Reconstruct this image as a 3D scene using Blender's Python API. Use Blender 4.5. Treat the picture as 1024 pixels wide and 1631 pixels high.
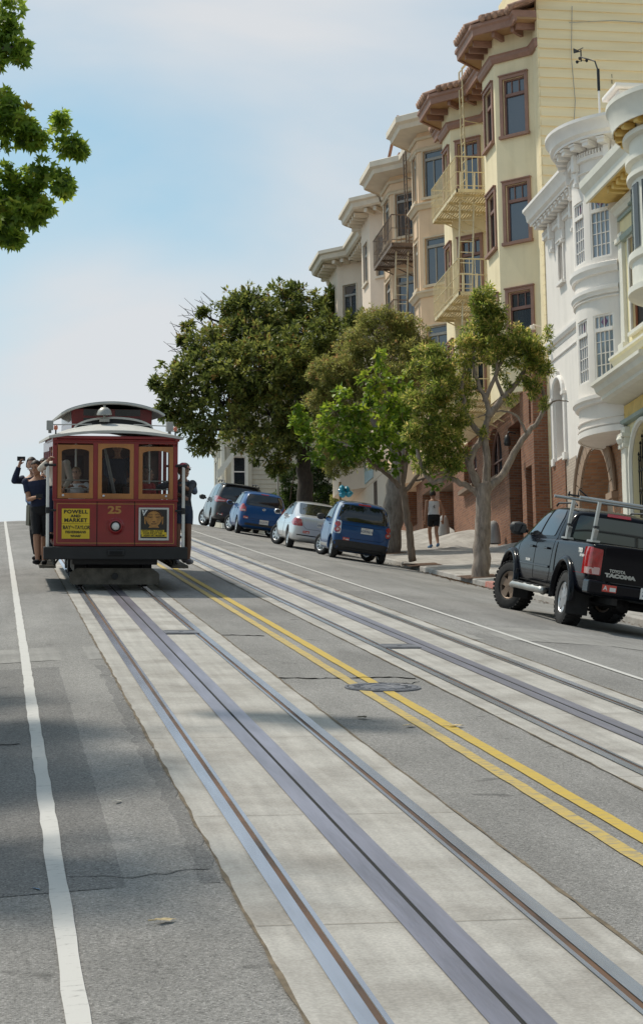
import bpy, bmesh, math, random
import numpy as np
from mathutils import Vector, Matrix, Euler
from mathutils.bvhtree import BVHTree
R = math.radians
for o in list(bpy.data.objects): bpy.data.objects.remove(o)
SC = bpy.context.scene
COL = SC.collection
random.seed(7)
# ------------------------------------------------------------------ camera
FPX, IW, IH = 3300.0, 1024.0, 1631.0
G = 0.16456                       # street grade
ZC = 2.0877                       # camera height over the street below it
def cam_basis(a, p, r):
    F = Vector((math.sin(a)*math.cos(p), math.cos(a)*math.cos(p), math.sin(p)))
    R0 = Vector((math.cos(a), -math.sin(a), 0)); U0 = R0.cross(F)
    return F, R0*math.cos(r)-U0*math.sin(r), U0*math.cos(r)+R0*math.sin(r)
CF, CR, CU = cam_basis(R(8.9839), R(8.0425), R(0.9))
cam_d = bpy.data.cameras.new('camera'); cam = bpy.data.objects.new('camera', cam_d); COL.objects.link(cam)
cam.matrix_world = Matrix(((CR.x, CU.x, -CF.x, 0), (CR.y, CU.y, -CF.y, 0), (CR.z, CU.z, -CF.z, ZC), (0, 0, 0, 1)))
cam_d.sensor_fit = 'VERTICAL'; cam_d.sensor_height = 36.0; cam_d.lens = FPX/IH*36.0
cam_d.clip_start = 0.1; cam_d.clip_end = 3000
SC.camera = cam
# ------------------------------------------------------------------ world, sun, exposure
SUN_EL, SUN_DIR = R(59), Vector((-0.74, 0.67, 0))
SC.view_settings.view_transform = 'Standard'; SC.view_settings.look = 'None'
SC.view_settings.exposure = 0.14; SC.view_settings.gamma = 1.0
w = bpy.data.worlds.new('World'); SC.world = w; w.use_nodes = True
nt = w.node_tree; nt.nodes.clear()
out = nt.nodes.new('ShaderNodeOutputWorld'); bg = nt.nodes.new('ShaderNodeBackground')
sky = nt.nodes.new('ShaderNodeTexSky'); sky.sky_type = 'NISHITA'; sky.sun_disc = False
sky.sun_elevation = SUN_EL; sky.sun_rotation = math.atan2(SUN_DIR.x, SUN_DIR.y)
sky.air_density = 1.0; sky.dust_density = 1.5; sky.ozone_density = 1.0
tc = nt.nodes.new('ShaderNodeTexCoord')
mp = nt.nodes.new('ShaderNodeMapping'); mp.inputs['Scale'].default_value = (1.6, 1.6, 3.4); mp.inputs['Location'].default_value = (0.32, 0.1, 0.25)
nz = nt.nodes.new('ShaderNodeTexNoise'); nz.inputs['Scale'].default_value = 2.2; nz.inputs['Detail'].default_value = 6; nz.inputs['Roughness'].default_value = 0.5; nz.inputs['Distortion'].default_value = 0.4
rmp = nt.nodes.new('ShaderNodeValToRGB'); rmp.color_ramp.elements[0].position = 0.42; rmp.color_ramp.elements[1].position = 0.78
rmp.color_ramp.elements[0].color = (0.14, 0.14, 0.14, 1); rmp.color_ramp.elements[1].color = (0.95, 0.95, 0.95, 1)
mx = nt.nodes.new('ShaderNodeMix'); mx.data_type = 'RGBA'
cl = nt.nodes.new('ShaderNodeRGB'); cl.outputs[0].default_value = (6.2, 6.35, 6.55, 1)
tint = nt.nodes.new('ShaderNodeMix'); tint.data_type = 'RGBA'; tint.blend_type = 'MULTIPLY'; tint.inputs[0].default_value = 1.0
tint.inputs[7].default_value = (1.10, 1.36, 1.20, 1)
L = nt.links.new
sx = nt.nodes.new('ShaderNodeSeparateXYZ'); L(tc.outputs['Generated'], sx.inputs[0])
hz = nt.nodes.new('ShaderNodeMapRange'); hz.inputs['From Min'].default_value = 0.27; hz.inputs['From Max'].default_value = 0.13; hz.inputs['To Min'].default_value = 0.0; hz.inputs['To Max'].default_value = 0.10; L(sx.outputs[2], hz.inputs[0])
had = nt.nodes.new('ShaderNodeMath'); had.operation = 'ADD'; L(nz.outputs[0], had.inputs[0]); L(hz.outputs[0], had.inputs[1])
acc = had
for (az, el, rad, amt) in ((0.205, 0.335, 0.17, 0.26), (0.10, 0.36, 0.10, 0.12), (0.055, 0.225, 0.05, 0.20), (0.02, 0.165, 0.085, 0.16), (0.0, 0.375, 0.05, 0.14), (0.13, 0.29, 0.05, -0.06), (0.07, 0.29, 0.055, -0.14)):
    ds = nt.nodes.new('ShaderNodeVectorMath'); ds.operation = 'DISTANCE'; ds.inputs[1].default_value = (math.sin(az)*math.cos(el), math.cos(az)*math.cos(el), math.sin(el)); L(tc.outputs['Generated'], ds.inputs[0])
    mr_ = nt.nodes.new('ShaderNodeMapRange'); mr_.interpolation_type = 'SMOOTHSTEP'; mr_.inputs['From Min'].default_value = rad*1.5; mr_.inputs['From Max'].default_value = 0.0; mr_.inputs['To Max'].default_value = amt; L(ds.outputs['Value'], mr_.inputs[0])
    ad_ = nt.nodes.new('ShaderNodeMath'); ad_.operation = 'ADD'; L(acc.outputs[0], ad_.inputs[0]); L(mr_.outputs[0], ad_.inputs[1]); acc = ad_
L(tc.outputs['Generated'], mp.inputs[0]); L(mp.outputs[0], nz.inputs['Vector']); L(acc.outputs[0], rmp.inputs[0])
L(sky.outputs[0], tint.inputs[6]); L(rmp.outputs[0], mx.inputs[0]); L(tint.outputs[2], mx.inputs[6]); L(cl.outputs[0], mx.inputs[7])
L(mx.outputs[2], bg.inputs[0]); bg.inputs[1].default_value = 0.106; L(bg.outputs[0], out.inputs[0])
sun_d = bpy.data.lights.new('sun', 'SUN'); sun_d.energy = 3.2; sun_d.angle = R(3.5); sun_d.color = (1.0, 0.93, 0.81)
sun = bpy.data.objects.new('sun', sun_d); COL.objects.link(sun)
sd = Vector((SUN_DIR.x*math.cos(SUN_EL), SUN_DIR.y*math.cos(SUN_EL), math.sin(SUN_EL)))
sun.rotation_euler = sd.to_track_quat('Z', 'Y').to_euler(); sun.location = (0, 0, 60)
SC.cycles.max_bounces = 8; SC.cycles.transparent_max_bounces = 12; SC.cycles.use_denoising = True

# ------------------------------------------------------------------ helpers
def tag(o, label=None, cat=None, group=None, kind=None):
    for k, v in (('label', label), ('category', cat), ('group', group), ('kind', kind)):
        if v: o[k] = v
    return o
def empty(name, loc=(0, 0, 0), rot=(0, 0, 0)):
    o = bpy.data.objects.new(name, None); COL.objects.link(o); o.location = loc; o.rotation_euler = rot
    o.empty_display_size = 0.2
    return o
def thing(name, label, cat, loc=(0, 0, 0), rot=(0, 0, 0), group=None):
    return tag(empty(name, loc, rot), label, cat, group)
def link_mesh(name, me, parent=None, smooth=False):
    o = bpy.data.objects.new(name, me); COL.objects.link(o)
    if parent is not None: o.parent = parent
    if smooth:
        me.polygons.foreach_set('use_smooth', [True]*len(me.polygons))
    return o
def copy_tree(o, parent=None):
    c = o.copy(); COL.objects.link(c); c.parent = parent
    for ch in list(o.children): copy_tree(ch, c)
    return c
class MB:
    """collects shapes, builds ONE mesh object"""
    def __init__(s): s.v = []; s.f = []; s.m = []; s.uv = []
    def vert(s, p): s.v.append(tuple(p)); return len(s.v)-1
    def face(s, pts, mi=0, uv=None):
        idx = [s.vert(p) for p in pts]; s.f.append(idx); s.m.append(mi)
        s.uv.append(uv if uv else [(0.0, 0.0)]*len(idx))
    def idxface(s, idx, mi=0): s.f.append(list(idx)); s.m.append(mi); s.uv.append([(0., 0.)]*len(idx))
    def box(s, c, size, mi=0, rot=None, M=None):
        x, y, z = (q/2 for q in size); c = Vector(c)
        P = [Vector((a*x, b*y, d*z)) for a in (-1, 1) for b in (-1, 1) for d in (-1, 1)]
        if rot is not None:
            E = rot if isinstance(rot, Matrix) else Euler(rot).to_matrix()
            P = [E @ p for p in P]
        P = [p+c for p in P]
        if M is not None: P = [M @ p for p in P]
        b0 = len(s.v); s.v += [tuple(p) for p in P]
        for q in ((0, 1, 3, 2), (4, 6, 7, 5), (0, 4, 5, 1), (2, 3, 7, 6), (0, 2, 6, 4), (1, 5, 7, 3)):
            s.idxface([b0+i for i in q], mi)
        return s
    def prism(s, pts, ext, mi=0, cap=True):
        """pts: list of 3D points (planar polygon), ext: Vector"""
        n = len(pts); b = len(s.v); e = Vector(ext)
        s.v += [tuple(p) for p in pts] + [tuple(Vector(p)+e) for p in pts]
        for i in range(n):
            j = (i+1) % n; s.idxface((b+i, b+j, b+n+j, b+n+i), mi)
        if cap:
            s.idxface([b+i for i in range(n)][::-1], mi); s.idxface([b+n+i for i in range(n)], mi)
        return s
    def tube(s, pts, r, n=8, mi=0, cap=True, closed=False):
        pts = [Vector(p) for p in pts]; m = len(pts); b = len(s.v)
        rr = r if isinstance(r, (list, tuple)) else [r]*m
        up = Vector((0, 0, 1)); prevx = None
        for i, p in enumerate(pts):
            if closed: t = pts[(i+1) % m]-pts[i-1]
            else: t = pts[min(i+1, m-1)]-pts[max(i-1, 0)]
            t.normalize()
            if prevx is None:
                x = t.cross(up)
                if x.length < 1e-3: x = t.cross(Vector((1, 0, 0)))
            else:
                x = prevx - t*prevx.dot(t)
                if x.length < 1e-4: x = t.cross(up)
            x.normalize(); y = t.cross(x); prevx = x
            for k in range(n):
                a = 2*math.pi*k/n; s.v.append(tuple(p+(x*math.cos(a)+y*math.sin(a))*rr[i]))
        for i in range(m if closed else m-1):
            i2 = (i+1) % m
            for k in range(n):
                k2 = (k+1) % n; s.idxface((b+i*n+k, b+i*n+k2, b+i2*n+k2, b+i2*n+k), mi)
        if cap and not closed:
            s.idxface([b+k for k in range(n)][::-1], mi); s.idxface([b+(m-1)*n+k for k in range(n)], mi)
        return s
    def lathe(s, prof, c, axis='z', n=20, mi=0, a0=0.0, a1=2*math.pi, M=None):
        """prof: (radius, height) list"""
        full = abs(a1-a0-2*math.pi) < 1e-6; k = n if full else n+1; b = len(s.v); c = Vector(c)
        for (r_, h) in prof:
            for i in range(k):
                a = a0+(a1-a0)*i/n; x, y = r_*math.cos(a), r_*math.sin(a)
                p = Vector((x, y, h)) if axis == 'z' else (Vector((h, x, y)) if axis == 'x' else Vector((y, h, x)))
                p = p+c
                if M is not None: p = M @ p
                s.v.append(tuple(p))
        for j in range(len(prof)-1):
            for i in range(n):
                i2 = (i+1) % k; s.idxface((b+j*k+i, b+j*k+i2, b+(j+1)*k+i2, b+(j+1)*k+i), mi)
        return s
    def sweep(s, path, prof, mi=0, closed=False, cap=True):
        """sweep a profile (out, z) along a plan path of (x, y) points; 'out' is to the left of travel, mitred corners"""
        m = len(path); b = len(s.v); n = len(prof)
        for i, p in enumerate(path):
            p = Vector((p[0], p[1])); d0 = d1 = None
            if i > 0 or closed: d0 = (p-Vector(path[i-1][:2])).normalized()
            if i < m-1 or closed: d1 = (Vector(path[(i+1) % m][:2])-p).normalized()
            if d0 is None: d0 = d1
            if d1 is None: d1 = d0
            n0 = Vector((-d0.y, d0.x)); n1 = Vector((-d1.y, d1.x)); mid = (n0+n1)
            mid = mid.normalized() if mid.length > 1e-5 else n0
            k = 1.0/max(0.35, mid.dot(n0))
            for (o_, z) in prof: s.v.append((p.x+mid.x*o_*k, p.y+mid.y*o_*k, z))
        for i in range(m if closed else m-1):
            i2 = (i+1) % m
            for j in range(n):
                j2 = (j+1) % n; s.idxface((b+i*n+j, b+i2*n+j, b+i2*n+j2, b+i*n+j2), mi)
        if cap and not closed:
            s.idxface([b+j for j in range(n)], mi); s.idxface([b+(m-1)*n+j for j in range(n)][::-1], mi)
        return s
    def mesh(s, name):
        me = bpy.data.meshes.new(name); me.from_pydata(s.v, [], s.f)
        return me
    def build(s, name, mats, parent=None, smooth=False, bevel=0.0, weld=False, uv=False, autosmooth=None):
        me = s.mesh(name)
        for m in (mats if isinstance(mats, (list, tuple)) else [mats]): me.materials.append(m)
        if any(s.m): me.polygons.foreach_set('material_index', s.m)
        if uv:
            ul = me.uv_layers.new(name='UVMap'); flat = [c for f in s.uv for q in f for c in q]
            ul.data.foreach_set('uv', flat)
        bm = bmesh.new(); bm.from_mesh(me)
        if weld: bmesh.ops.remove_doubles(bm, verts=bm.verts, dist=1e-4)
        if not uv: bmesh.ops.recalc_face_normals(bm, faces=bm.faces)
        bm.to_mesh(me); bm.free()
        o = link_mesh(name, me, parent, smooth)
        if autosmooth is not None:
            me.polygons.foreach_set('use_smooth', [True]*len(me.polygons)); me.set_sharp_from_angle(angle=R(autosmooth))
        if bevel > 0:
            md = o.modifiers.new('b', 'BEVEL'); md.width = bevel; md.segments = 2; md.limit_method = 'ANGLE'; md.angle_limit = R(40)
        return o
# ------------------------------------------------------------------ materials
def newmat(name):
    m = bpy.data.materials.new(name); m.use_nodes = True; n = m.node_tree; n.nodes.clear()
    o = n.nodes.new('ShaderNodeOutputMaterial'); b = n.nodes.new('ShaderNodeBsdfPrincipled'); n.links.new(b.outputs[0], o.inputs[0])
    return m, n, b
def rgba(c): return (c[0], c[1], c[2], 1.0)
def mat(name, col, rough=0.7, metal=0.0, var=0.12, scale=3.0, bump=0.0, bscale=None, coat=0.0, spec=0.5, col2=None, detail=5, coord='Object', stretch=(1, 1, 1)):
    """principled surface whose colour wanders between two tones by noise, with an optional bump"""
    m, n, b = newmat(name); K = n.nodes.new; Lk = n.links.new
    c2 = col2 if col2 else tuple(min(1, q*(1+var)) for q in col); c1 = col if col2 else tuple(q*(1-var) for q in col)
    t = K('ShaderNodeTexCoord'); mpn = K('ShaderNodeMapping'); mpn.inputs['Scale'].default_value = stretch; Lk(t.outputs[coord], mpn.inputs[0])
    z = K('ShaderNodeTexNoise'); z.inputs['Scale'].default_value = scale; z.inputs['Detail'].default_value = detail; z.inputs['Roughness'].default_value = 0.6
    Lk(mpn.outputs[0], z.inputs['Vector'])
    r = K('ShaderNodeValToRGB'); r.color_ramp.elements[0].position = 0.3; r.color_ramp.elements[1].position = 0.7
    r.color_ramp.elements[0].color = rgba(c1); r.color_ramp.elements[1].color = rgba(c2)
    Lk(z.outputs[0], r.inputs[0]); Lk(r.outputs[0], b.inputs['Base Color'])
    b.inputs['Roughness'].default_value = rough; b.inputs['Metallic'].default_value = metal
    b.inputs['Coat Weight'].default_value = coat; b.inputs['Coat Roughness'].default_value = 0.04; b.inputs['Specular IOR Level'].default_value = spec
    if bump > 0:
        z2 = K('ShaderNodeTexNoise'); z2.inputs['Scale'].default_value = bscale or scale*6; z2.inputs['Detail'].default_value = 4
        Lk(mpn.outputs[0], z2.inputs['Vector'])
        bp = K('ShaderNodeBump'); bp.inputs['Strength'].default_value = min(1, bump); bp.inputs['Distance'].default_value = 0.02
        Lk(z2.outputs[0], bp.inputs['Height']); Lk(bp.outputs[0], b.inputs['Normal'])
    return m
def stained(name, col, stain, rough=0.85, amount=0.45, scale=0.6, vscale=(6, 6, 0.5), bump=0.15):
    """painted plaster with soft rain streaks and patches"""
    m, n, b = newmat(name); K = n.nodes.new; Lk = n.links.new
    t = K('ShaderNodeTexCoord'); mpn = K('ShaderNodeMapping'); mpn.inputs['Scale'].default_value = vscale; Lk(t.outputs['Object'], mpn.inputs[0])
    z = K('ShaderNodeTexNoise'); z.inputs['Scale'].default_value = scale; z.inputs['Detail'].default_value = 6; Lk(mpn.outputs[0], z.inputs['Vector'])
    z2 = K('ShaderNodeTexNoise'); z2.inputs['Scale'].default_value = 1.3; z2.inputs['Detail'].default_value = 8; Lk(t.outputs['Object'], z2.inputs['Vector'])
    ad = K('ShaderNodeMath'); ad.operation = 'MULTIPLY'; Lk(z.outputs[0], ad.inputs[0]); Lk(z2.outputs[0], ad.inputs[1])
    mr = K('ShaderNodeMapRange'); mr.inputs['From Min'].default_value = 0.22; mr.inputs['From Max'].default_value = 0.42; mr.inputs['To Max'].default_value = amount; Lk(ad.outputs[0], mr.inputs[0])
    mxn = K('ShaderNodeMix'); mxn.data_type = 'RGBA'; mxn.inputs[6].default_value = rgba(col); mxn.inputs[7].default_value = rgba(stain)
    Lk(mr.outputs[0], mxn.inputs[0]); Lk(mxn.outputs[2], b.inputs['Base Color']); b.inputs['Roughness'].default_value = rough
    z3 = K('ShaderNodeTexNoise'); z3.inputs['Scale'].default_value = 18; z3.inputs['Detail'].default_value = 4; Lk(t.outputs['Object'], z3.inputs['Vector'])
    bp = K('ShaderNodeBump'); bp.inputs['Strength'].default_value = bump; bp.inputs['Distance'].default_value = 0.02; Lk(z3.outputs[0], bp.inputs['Height']); Lk(bp.outputs[0], b.inputs['Normal'])
    return m
def brickmat(name, c1, c2, mortar, bw=0.22, bh=0.075, rough=0.85):
    m, n, b = newmat(name); K = n.nodes.new; Lk = n.links.new
    t = K('ShaderNodeTexCoord'); br = K('ShaderNodeTexBrick'); br.inputs['Scale'].default_value = 1.0
    br.inputs['Brick Width'].default_value = bw; br.inputs['Row Height'].default_value = bh; br.inputs['Mortar Size'].default_value = 0.011
    br.inputs['Color1'].default_value = rgba(c1); br.inputs['Color2'].default_value = rgba(c2); br.inputs['Mortar'].default_value = rgba(mortar); br.inputs['Bias'].default_value = 0.1
    Lk(t.outputs['UV'], br.inputs['Vector'])
    z = K('ShaderNodeTexNoise'); z.inputs['Scale'].default_value = 1.5; z.inputs['Detail'].default_value = 8; Lk(t.outputs['Object'], z.inputs['Vector'])
    hs = K('ShaderNodeHueSaturation'); mr = K('ShaderNodeMapRange'); mr.inputs['To Min'].default_value = 0.65; mr.inputs['To Max'].default_value = 1.35; Lk(z.outputs[0], mr.inputs[0]); Lk(mr.outputs[0], hs.inputs['Value'])
    Lk(br.outputs['Color'], hs.inputs['Color']); Lk(hs.outputs[0], b.inputs['Base Color']); b.inputs['Roughness'].default_value = rough
    bp = K('ShaderNodeBump'); bp.inputs['Strength'].default_value = 0.6; bp.inputs['Distance'].default_value = 0.01; bp.invert = True
    Lk(br.outputs['Fac'], bp.inputs['Height']); Lk(bp.outputs[0], b.inputs['Normal'])
    return m
def glassmat(name, tint=(0.02, 0.025, 0.03), rough=0.03, alpha=0.35):
    """window glass: mirror by Fresnel over a tinted, partly clear pane"""
    m, n, b = newmat(name); K = n.nodes.new; Lk = n.links.new
    b.inputs['Base Color'].default_value = rgba(tint); b.inputs['Roughness'].default_value = rough; b.inputs['IOR'].default_value = 2.0
    tr = K('ShaderNodeBsdfTransparent'); tr.inputs[0].default_value = (0.88, 0.92, 0.92, 1)
    fr = K('ShaderNodeFresnel'); fr.inputs[0].default_value = 1.9
    mr = K('ShaderNodeMapRange'); mr.inputs['To Min'].default_value = alpha; mr.inputs['To Max'].default_value = 1.0; Lk(fr.outputs[0], mr.inputs[0])
    ms = K('ShaderNodeMixShader'); Lk(mr.outputs[0], ms.inputs[0]); Lk(tr.outputs[0], ms.inputs[1]); Lk(b.outputs[0], ms.inputs[2])
    Lk(ms.outputs[0], n.nodes['Material Output'].inputs[0])
    return m
def text_mesh(body, size, mat_, name, parent=None, M=None, ext=0.002, align='CENTER', sx=1.0, bold=0.0, space=1.0):
    cu = bpy.data.curves.new('txt', 'FONT'); cu.body = body; cu.size = size; cu.extrude = ext; cu.align_x = align; cu.align_y = 'CENTER'
    cu.offset = bold; cu.resolution_u = 3; cu.space_character = space
    o = bpy.data.objects.new('txt', cu); COL.objects.link(o)
    dg = bpy.context.evaluated_depsgraph_get(); me = bpy.data.meshes.new_from_object(o.evaluated_get(dg))
    bpy.data.objects.remove(o); bpy.data.curves.remove(cu)
    T = Matrix.Diagonal((sx, 1, 1, 1)); me.transform(T)
    if M is not None: me.transform(M)
    me.materials.clear(); me.materials.append(mat_)
    return link_mesh(name, me, parent)
# street height: straight grade, rounding off over the crest; cross fall to the gutters
Y0C, LC = 77.0, 15.0
def prof(y):
    if y <= Y0C: return G*y
    t = min(y-Y0C, LC); z = G*Y0C + G*t - G*t*t/(2*LC)
    if y > Y0C+LC+14: z -= 0.12*(y-Y0C-LC-14)
    return z
XC = 3.43
def cross(x):
    d = abs(x-XC)
    return 0.0 if d < 2.6 else -0.06*(d-2.6) if d < 4 else -0.084-0.14*(d-4)
def rz(x, y): return prof(y)+cross(x)
XK = 7.3                                    # kerb distance from the centre line
def walk(x, y):                              # pavement surface
    d = abs(x-XC)
    return prof(y)+cross(XC+XK)+0.13+0.055*(d-XK)
# ================================================================== STREET
def asphalt_mat(name, base, dark, light):
    m, n, b = newmat(name); K = n.nodes.new; Lk = n.links.new
    t = K('ShaderNodeTexCoord')
    v = K('ShaderNodeTexVoronoi'); v.inputs['Scale'].default_value = 110; Lk(t.outputs['Object'], v.inputs['Vector'])
    r = K('ShaderNodeValToRGB'); e = r.color_ramp.elements
    e[0].position = 0.0; e[0].color = rgba(dark); e[1].position = 1.0; e[1].color = rgba(light)
    x = e.new(0.35); x.color = rgba(base); x2 = e.new(0.75); x2.color = rgba(tuple(q*1.12 for q in base))
    sp = K('ShaderNodeSeparateColor'); Lk(v.outputs['Color'], sp.inputs[0]); Lk(sp.outputs[0], r.inputs[0])
    # large worn areas, streaks along the wheel paths, oil drips
    mp1 = K('ShaderNodeMapping'); mp1.inputs['Scale'].default_value = (1.1, 0.12, 0.12); Lk(t.outputs['Object'], mp1.inputs[0])
    z = K('ShaderNodeTexNoise'); z.inputs['Scale'].default_value = 1.6; z.inputs['Detail'].default_value = 7; z.inputs['Roughness'].default_value = 0.62; Lk(mp1.outputs[0], z.inputs['Vector'])
    z2 = K('ShaderNodeTexNoise'); z2.inputs['Scale'].default_value = 0.45; z2.inputs['Detail'].default_value = 6; Lk(t.outputs['Object'], z2.inputs['Vector'])
    ad = K('ShaderNodeMath'); ad.operation = 'ADD'; Lk(z.outputs[0], ad.inputs[0]); Lk(z2.outputs[0], ad.inputs[1])
    mr = K('ShaderNodeMapRange'); mr.inputs['From Min'].default_value = 0.65; mr.inputs['From Max'].default_value = 1.35; mr.inputs['To Min'].default_value = 0.72; mr.inputs['To Max'].default_value = 1.3; Lk(ad.outputs[0], mr.inputs[0])
    hs = K('ShaderNodeHueSaturation'); Lk(mr.outputs[0], hs.inputs['Value']); Lk(r.outputs[0], hs.inputs['Color'])
    z4 = K('ShaderNodeTexNoise'); z4.inputs['Scale'].default_value = 2.6; z4.inputs['Detail'].default_value = 3; Lk(t.outputs['Object'], z4.inputs['Vector'])
    mr4 = K('ShaderNodeMapRange'); mr4.inputs['From Min'].default_value = 0.68; mr4.inputs['From Max'].default_value = 0.74; mr4.inputs['To Max'].default_value = 0.5; Lk(z4.outputs[0], mr4.inputs[0])
    mx4 = K('ShaderNodeMix'); mx4.data_type = 'RGBA'; mx4.inputs[7].default_value = (0.035, 0.033, 0.03, 1); Lk(mr4.outputs[0], mx4.inputs[0]); Lk(hs.outputs[0], mx4.inputs[6])
    Lk(mx4.outputs[2], b.inputs['Base Color']); b.inputs['Roughness'].default_value = 0.9; b.inputs['Specular IOR Level'].default_value = 0.3
    bp = K('ShaderNodeBump'); bp.inputs['Strength'].default_value = 0.7; bp.inputs['Distance'].default_value = 0.006; Lk(v.outputs['Distance'], bp.inputs['Height']); Lk(bp.outputs[0], b.inputs['Normal'])
    return m
def concrete_mat(name, c, stainc):
    m, n, b = newmat(name); K = n.nodes.new; Lk = n.links.new
    t = K('ShaderNodeTexCoord')
    z = K('ShaderNodeTexNoise'); z.inputs['Scale'].default_value = 1.4; z.inputs['Detail'].default_value = 9; z.inputs['Roughness'].default_value = 0.66; Lk(t.outputs['Object'], z.inputs['Vector'])
    r = K('ShaderNodeValToRGB'); e = r.color_ramp.elements; e[0].position = 0.3; e[0].color = rgba(stainc); e[1].position = 0.56; e[1].color = rgba(c)
    x = e.new(0.8); x.color = rgba(tuple(q*1.1 for q in c)); Lk(z.outputs[0], r.inputs[0])
    mp1 = K('ShaderNodeMapping'); mp1.inputs['Scale'].default_value = (9, 0.35, 0.35); Lk(t.outputs['Object'], mp1.inputs[0])
    z2 = K('ShaderNodeTexNoise'); z2.inputs['Scale'].default_value = 1.5; z2.inputs['Detail'].default_value = 4; Lk(mp1.outputs[0], z2.inputs['Vector'])
    mr = K('ShaderNodeMapRange'); mr.inputs['From Min'].default_value = 0.3; mr.inputs['From Max'].default_value = 0.7; mr.inputs['To Min'].default_value = 0.86; mr.inputs['To Max'].default_value = 1.1; Lk(z2.outputs[0], mr.inputs[0])
    z3 = K('ShaderNodeTexNoise'); z3.inputs['Scale'].default_value = 60; z3.inputs['Detail'].default_value = 3; Lk(t.outputs['Object'], z3.inputs['Vector'])
    mr3 = K('ShaderNodeMapRange'); mr3.inputs['From Min'].default_value = 0.3; mr3.inputs['From Max'].default_value = 0.7; mr3.inputs['To Min'].default_value = 0.85; mr3.inputs['To Max'].default_value = 1.15; Lk(z3.outputs[0], mr3.inputs[0])
    mm = K('ShaderNodeMath'); mm.operation = 'MULTIPLY'; Lk(mr.outputs[0], mm.inputs[0]); Lk(mr3.outputs[0], mm.inputs[1])
    hs = K('ShaderNodeHueSaturation'); Lk(mm.outputs[0], hs.inputs['Value']); Lk(r.outputs[0], hs.inputs['Color']); Lk(hs.outputs[0], b.inputs['Base Color'])
    b.inputs['Roughness'].default_value = 0.88
    bp = K('ShaderNodeBump'); bp.inputs['Strength'].default_value = 0.35; bp.inputs['Distance'].default_value = 0.006; Lk(z3.outputs[0], bp.inputs['Height']); Lk(bp.outputs[0], b.inputs['Normal'])
    return m
def worn_paint(name, c, under, lo, hi):
    m, n, b = newmat(name); K = n.nodes.new; Lk = n.links.new
    t = K('ShaderNodeTexCoord'); mp1 = K('ShaderNodeMapping'); mp1.inputs['Scale'].default_value = (1, 2.5, 2.5); Lk(t.outputs['Object'], mp1.inputs[0])
    z = K('ShaderNodeTexNoise'); z.inputs['Scale'].default_value = 9; z.inputs['Detail'].default_value = 9; z.inputs['Roughness'].default_value = 0.75; Lk(mp1.outputs[0], z.inputs['Vector'])
    mr = K('ShaderNodeMapRange'); mr.inputs['From Min'].default_value = lo; mr.inputs['From Max'].default_value = hi; Lk(z.outputs[0], mr.inputs[0])
    mxn = K('ShaderNodeMix'); mxn.data_type = 'RGBA'; mxn.inputs[6].default_value = rgba(c); mxn.inputs[7].default_value = rgba(under); Lk(mr.outputs[0], mxn.inputs[0])
    Lk(mxn.outputs[2], b.inputs['Base Color']); b.inputs['Roughness'].default_value = 0.8
    return m
M_ASPH = asphalt_mat('asphalt', (0.208, 0.20, 0.19), (0.11, 0.106, 0.10), (0.34, 0.325, 0.31))
M_CONC = concrete_mat('track_concrete', (0.375, 0.355, 0.325), (0.25, 0.23, 0.205))
M_WALK = concrete_mat('pavement_concrete', (0.36, 0.34, 0.315), (0.22, 0.2, 0.18))
M_WHITE = worn_paint('white_road_paint', (0.50, 0.485, 0.46), (0.22, 0.21, 0.2), 0.56, 0.68)
M_YEL = worn_paint('yellow_road_paint', (0.47, 0.325, 0.05), (0.24, 0.2, 0.13), 0.50, 0.70)
M_YEL2 = worn_paint('worn_yellow_road_paint', (0.46, 0.33, 0.085), (0.22, 0.195, 0.15), 0.47, 0.62)
M_STEEL = mat('rail_steel', (0.50, 0.53, 0.60), rough=0.27, metal=0.9, var=0.2, scale=1.2, stretch=(6, 0.5, 0.5))
M_PLATE = mat('slot_plate_steel', (0.31, 0.30, 0.355), rough=0.36, metal=0.8, var=0.25, scale=1.5, stretch=(4, 0.4, 0.4), bump=0.1)
M_GROOVE = mat('rusty_groove', (0.035, 0.025, 0.02), rough=0.65, metal=0.3, scale=1.2, col2=(0.17, 0.085, 0.04))
M_BLACKGAP = mat('dark_slot', (0.008, 0.008, 0.008), rough=0.9)
M_CRACK = mat('crack_dirt', (0.035, 0.032, 0.028), rough=0.95)
M_JOINT = mat('joint_dirt', (0.13, 0.1, 0.065), rough=0.95, scale=6, var=0.5)
M_JOINT2 = mat('slab_joint_dirt', (0.2, 0.17, 0.135), rough=.95, scale=5, var=.5)
def ys(a, b, step=1.0):
    n = max(1, int(round((b-a)/step))); return [a+(b-a)*i/n for i in range(n+1)]
def strip(name, x0, x1, y0, y1, lift, m, step=1.0, parent=None, edge=0.0, seed=0, hf=rz, nx=1, skirt=0.0):
    rnd = random.Random(seed); mb = MB(); Y = ys(y0, y1, step); rows = []
    ofs0 = [edge*rnd.uniform(-1, 1) for _ in Y]; ofs1 = [edge*rnd.uniform(-1, 1) for _ in Y]
    for i, y in enumerate(Y):
        row = []
        for j in range(nx+1):
            x = x0+(x1-x0)*j/nx + (ofs0[i] if j == 0 else ofs1[i] if j == nx else 0)
            row.append(mb.vert((x, y, hf(x, y)+lift)))
        rows.append(row)
    for i in range(len(Y)-1):
        for j in range(nx): mb.idxface((rows[i][j], rows[i][j+1], rows[i+1][j+1], rows[i+1][j]))
    return mb.build(name, m, parent)
def S(o): o['kind'] = 'structure'; return o
YN, YF = -8.0, 190.0
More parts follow.
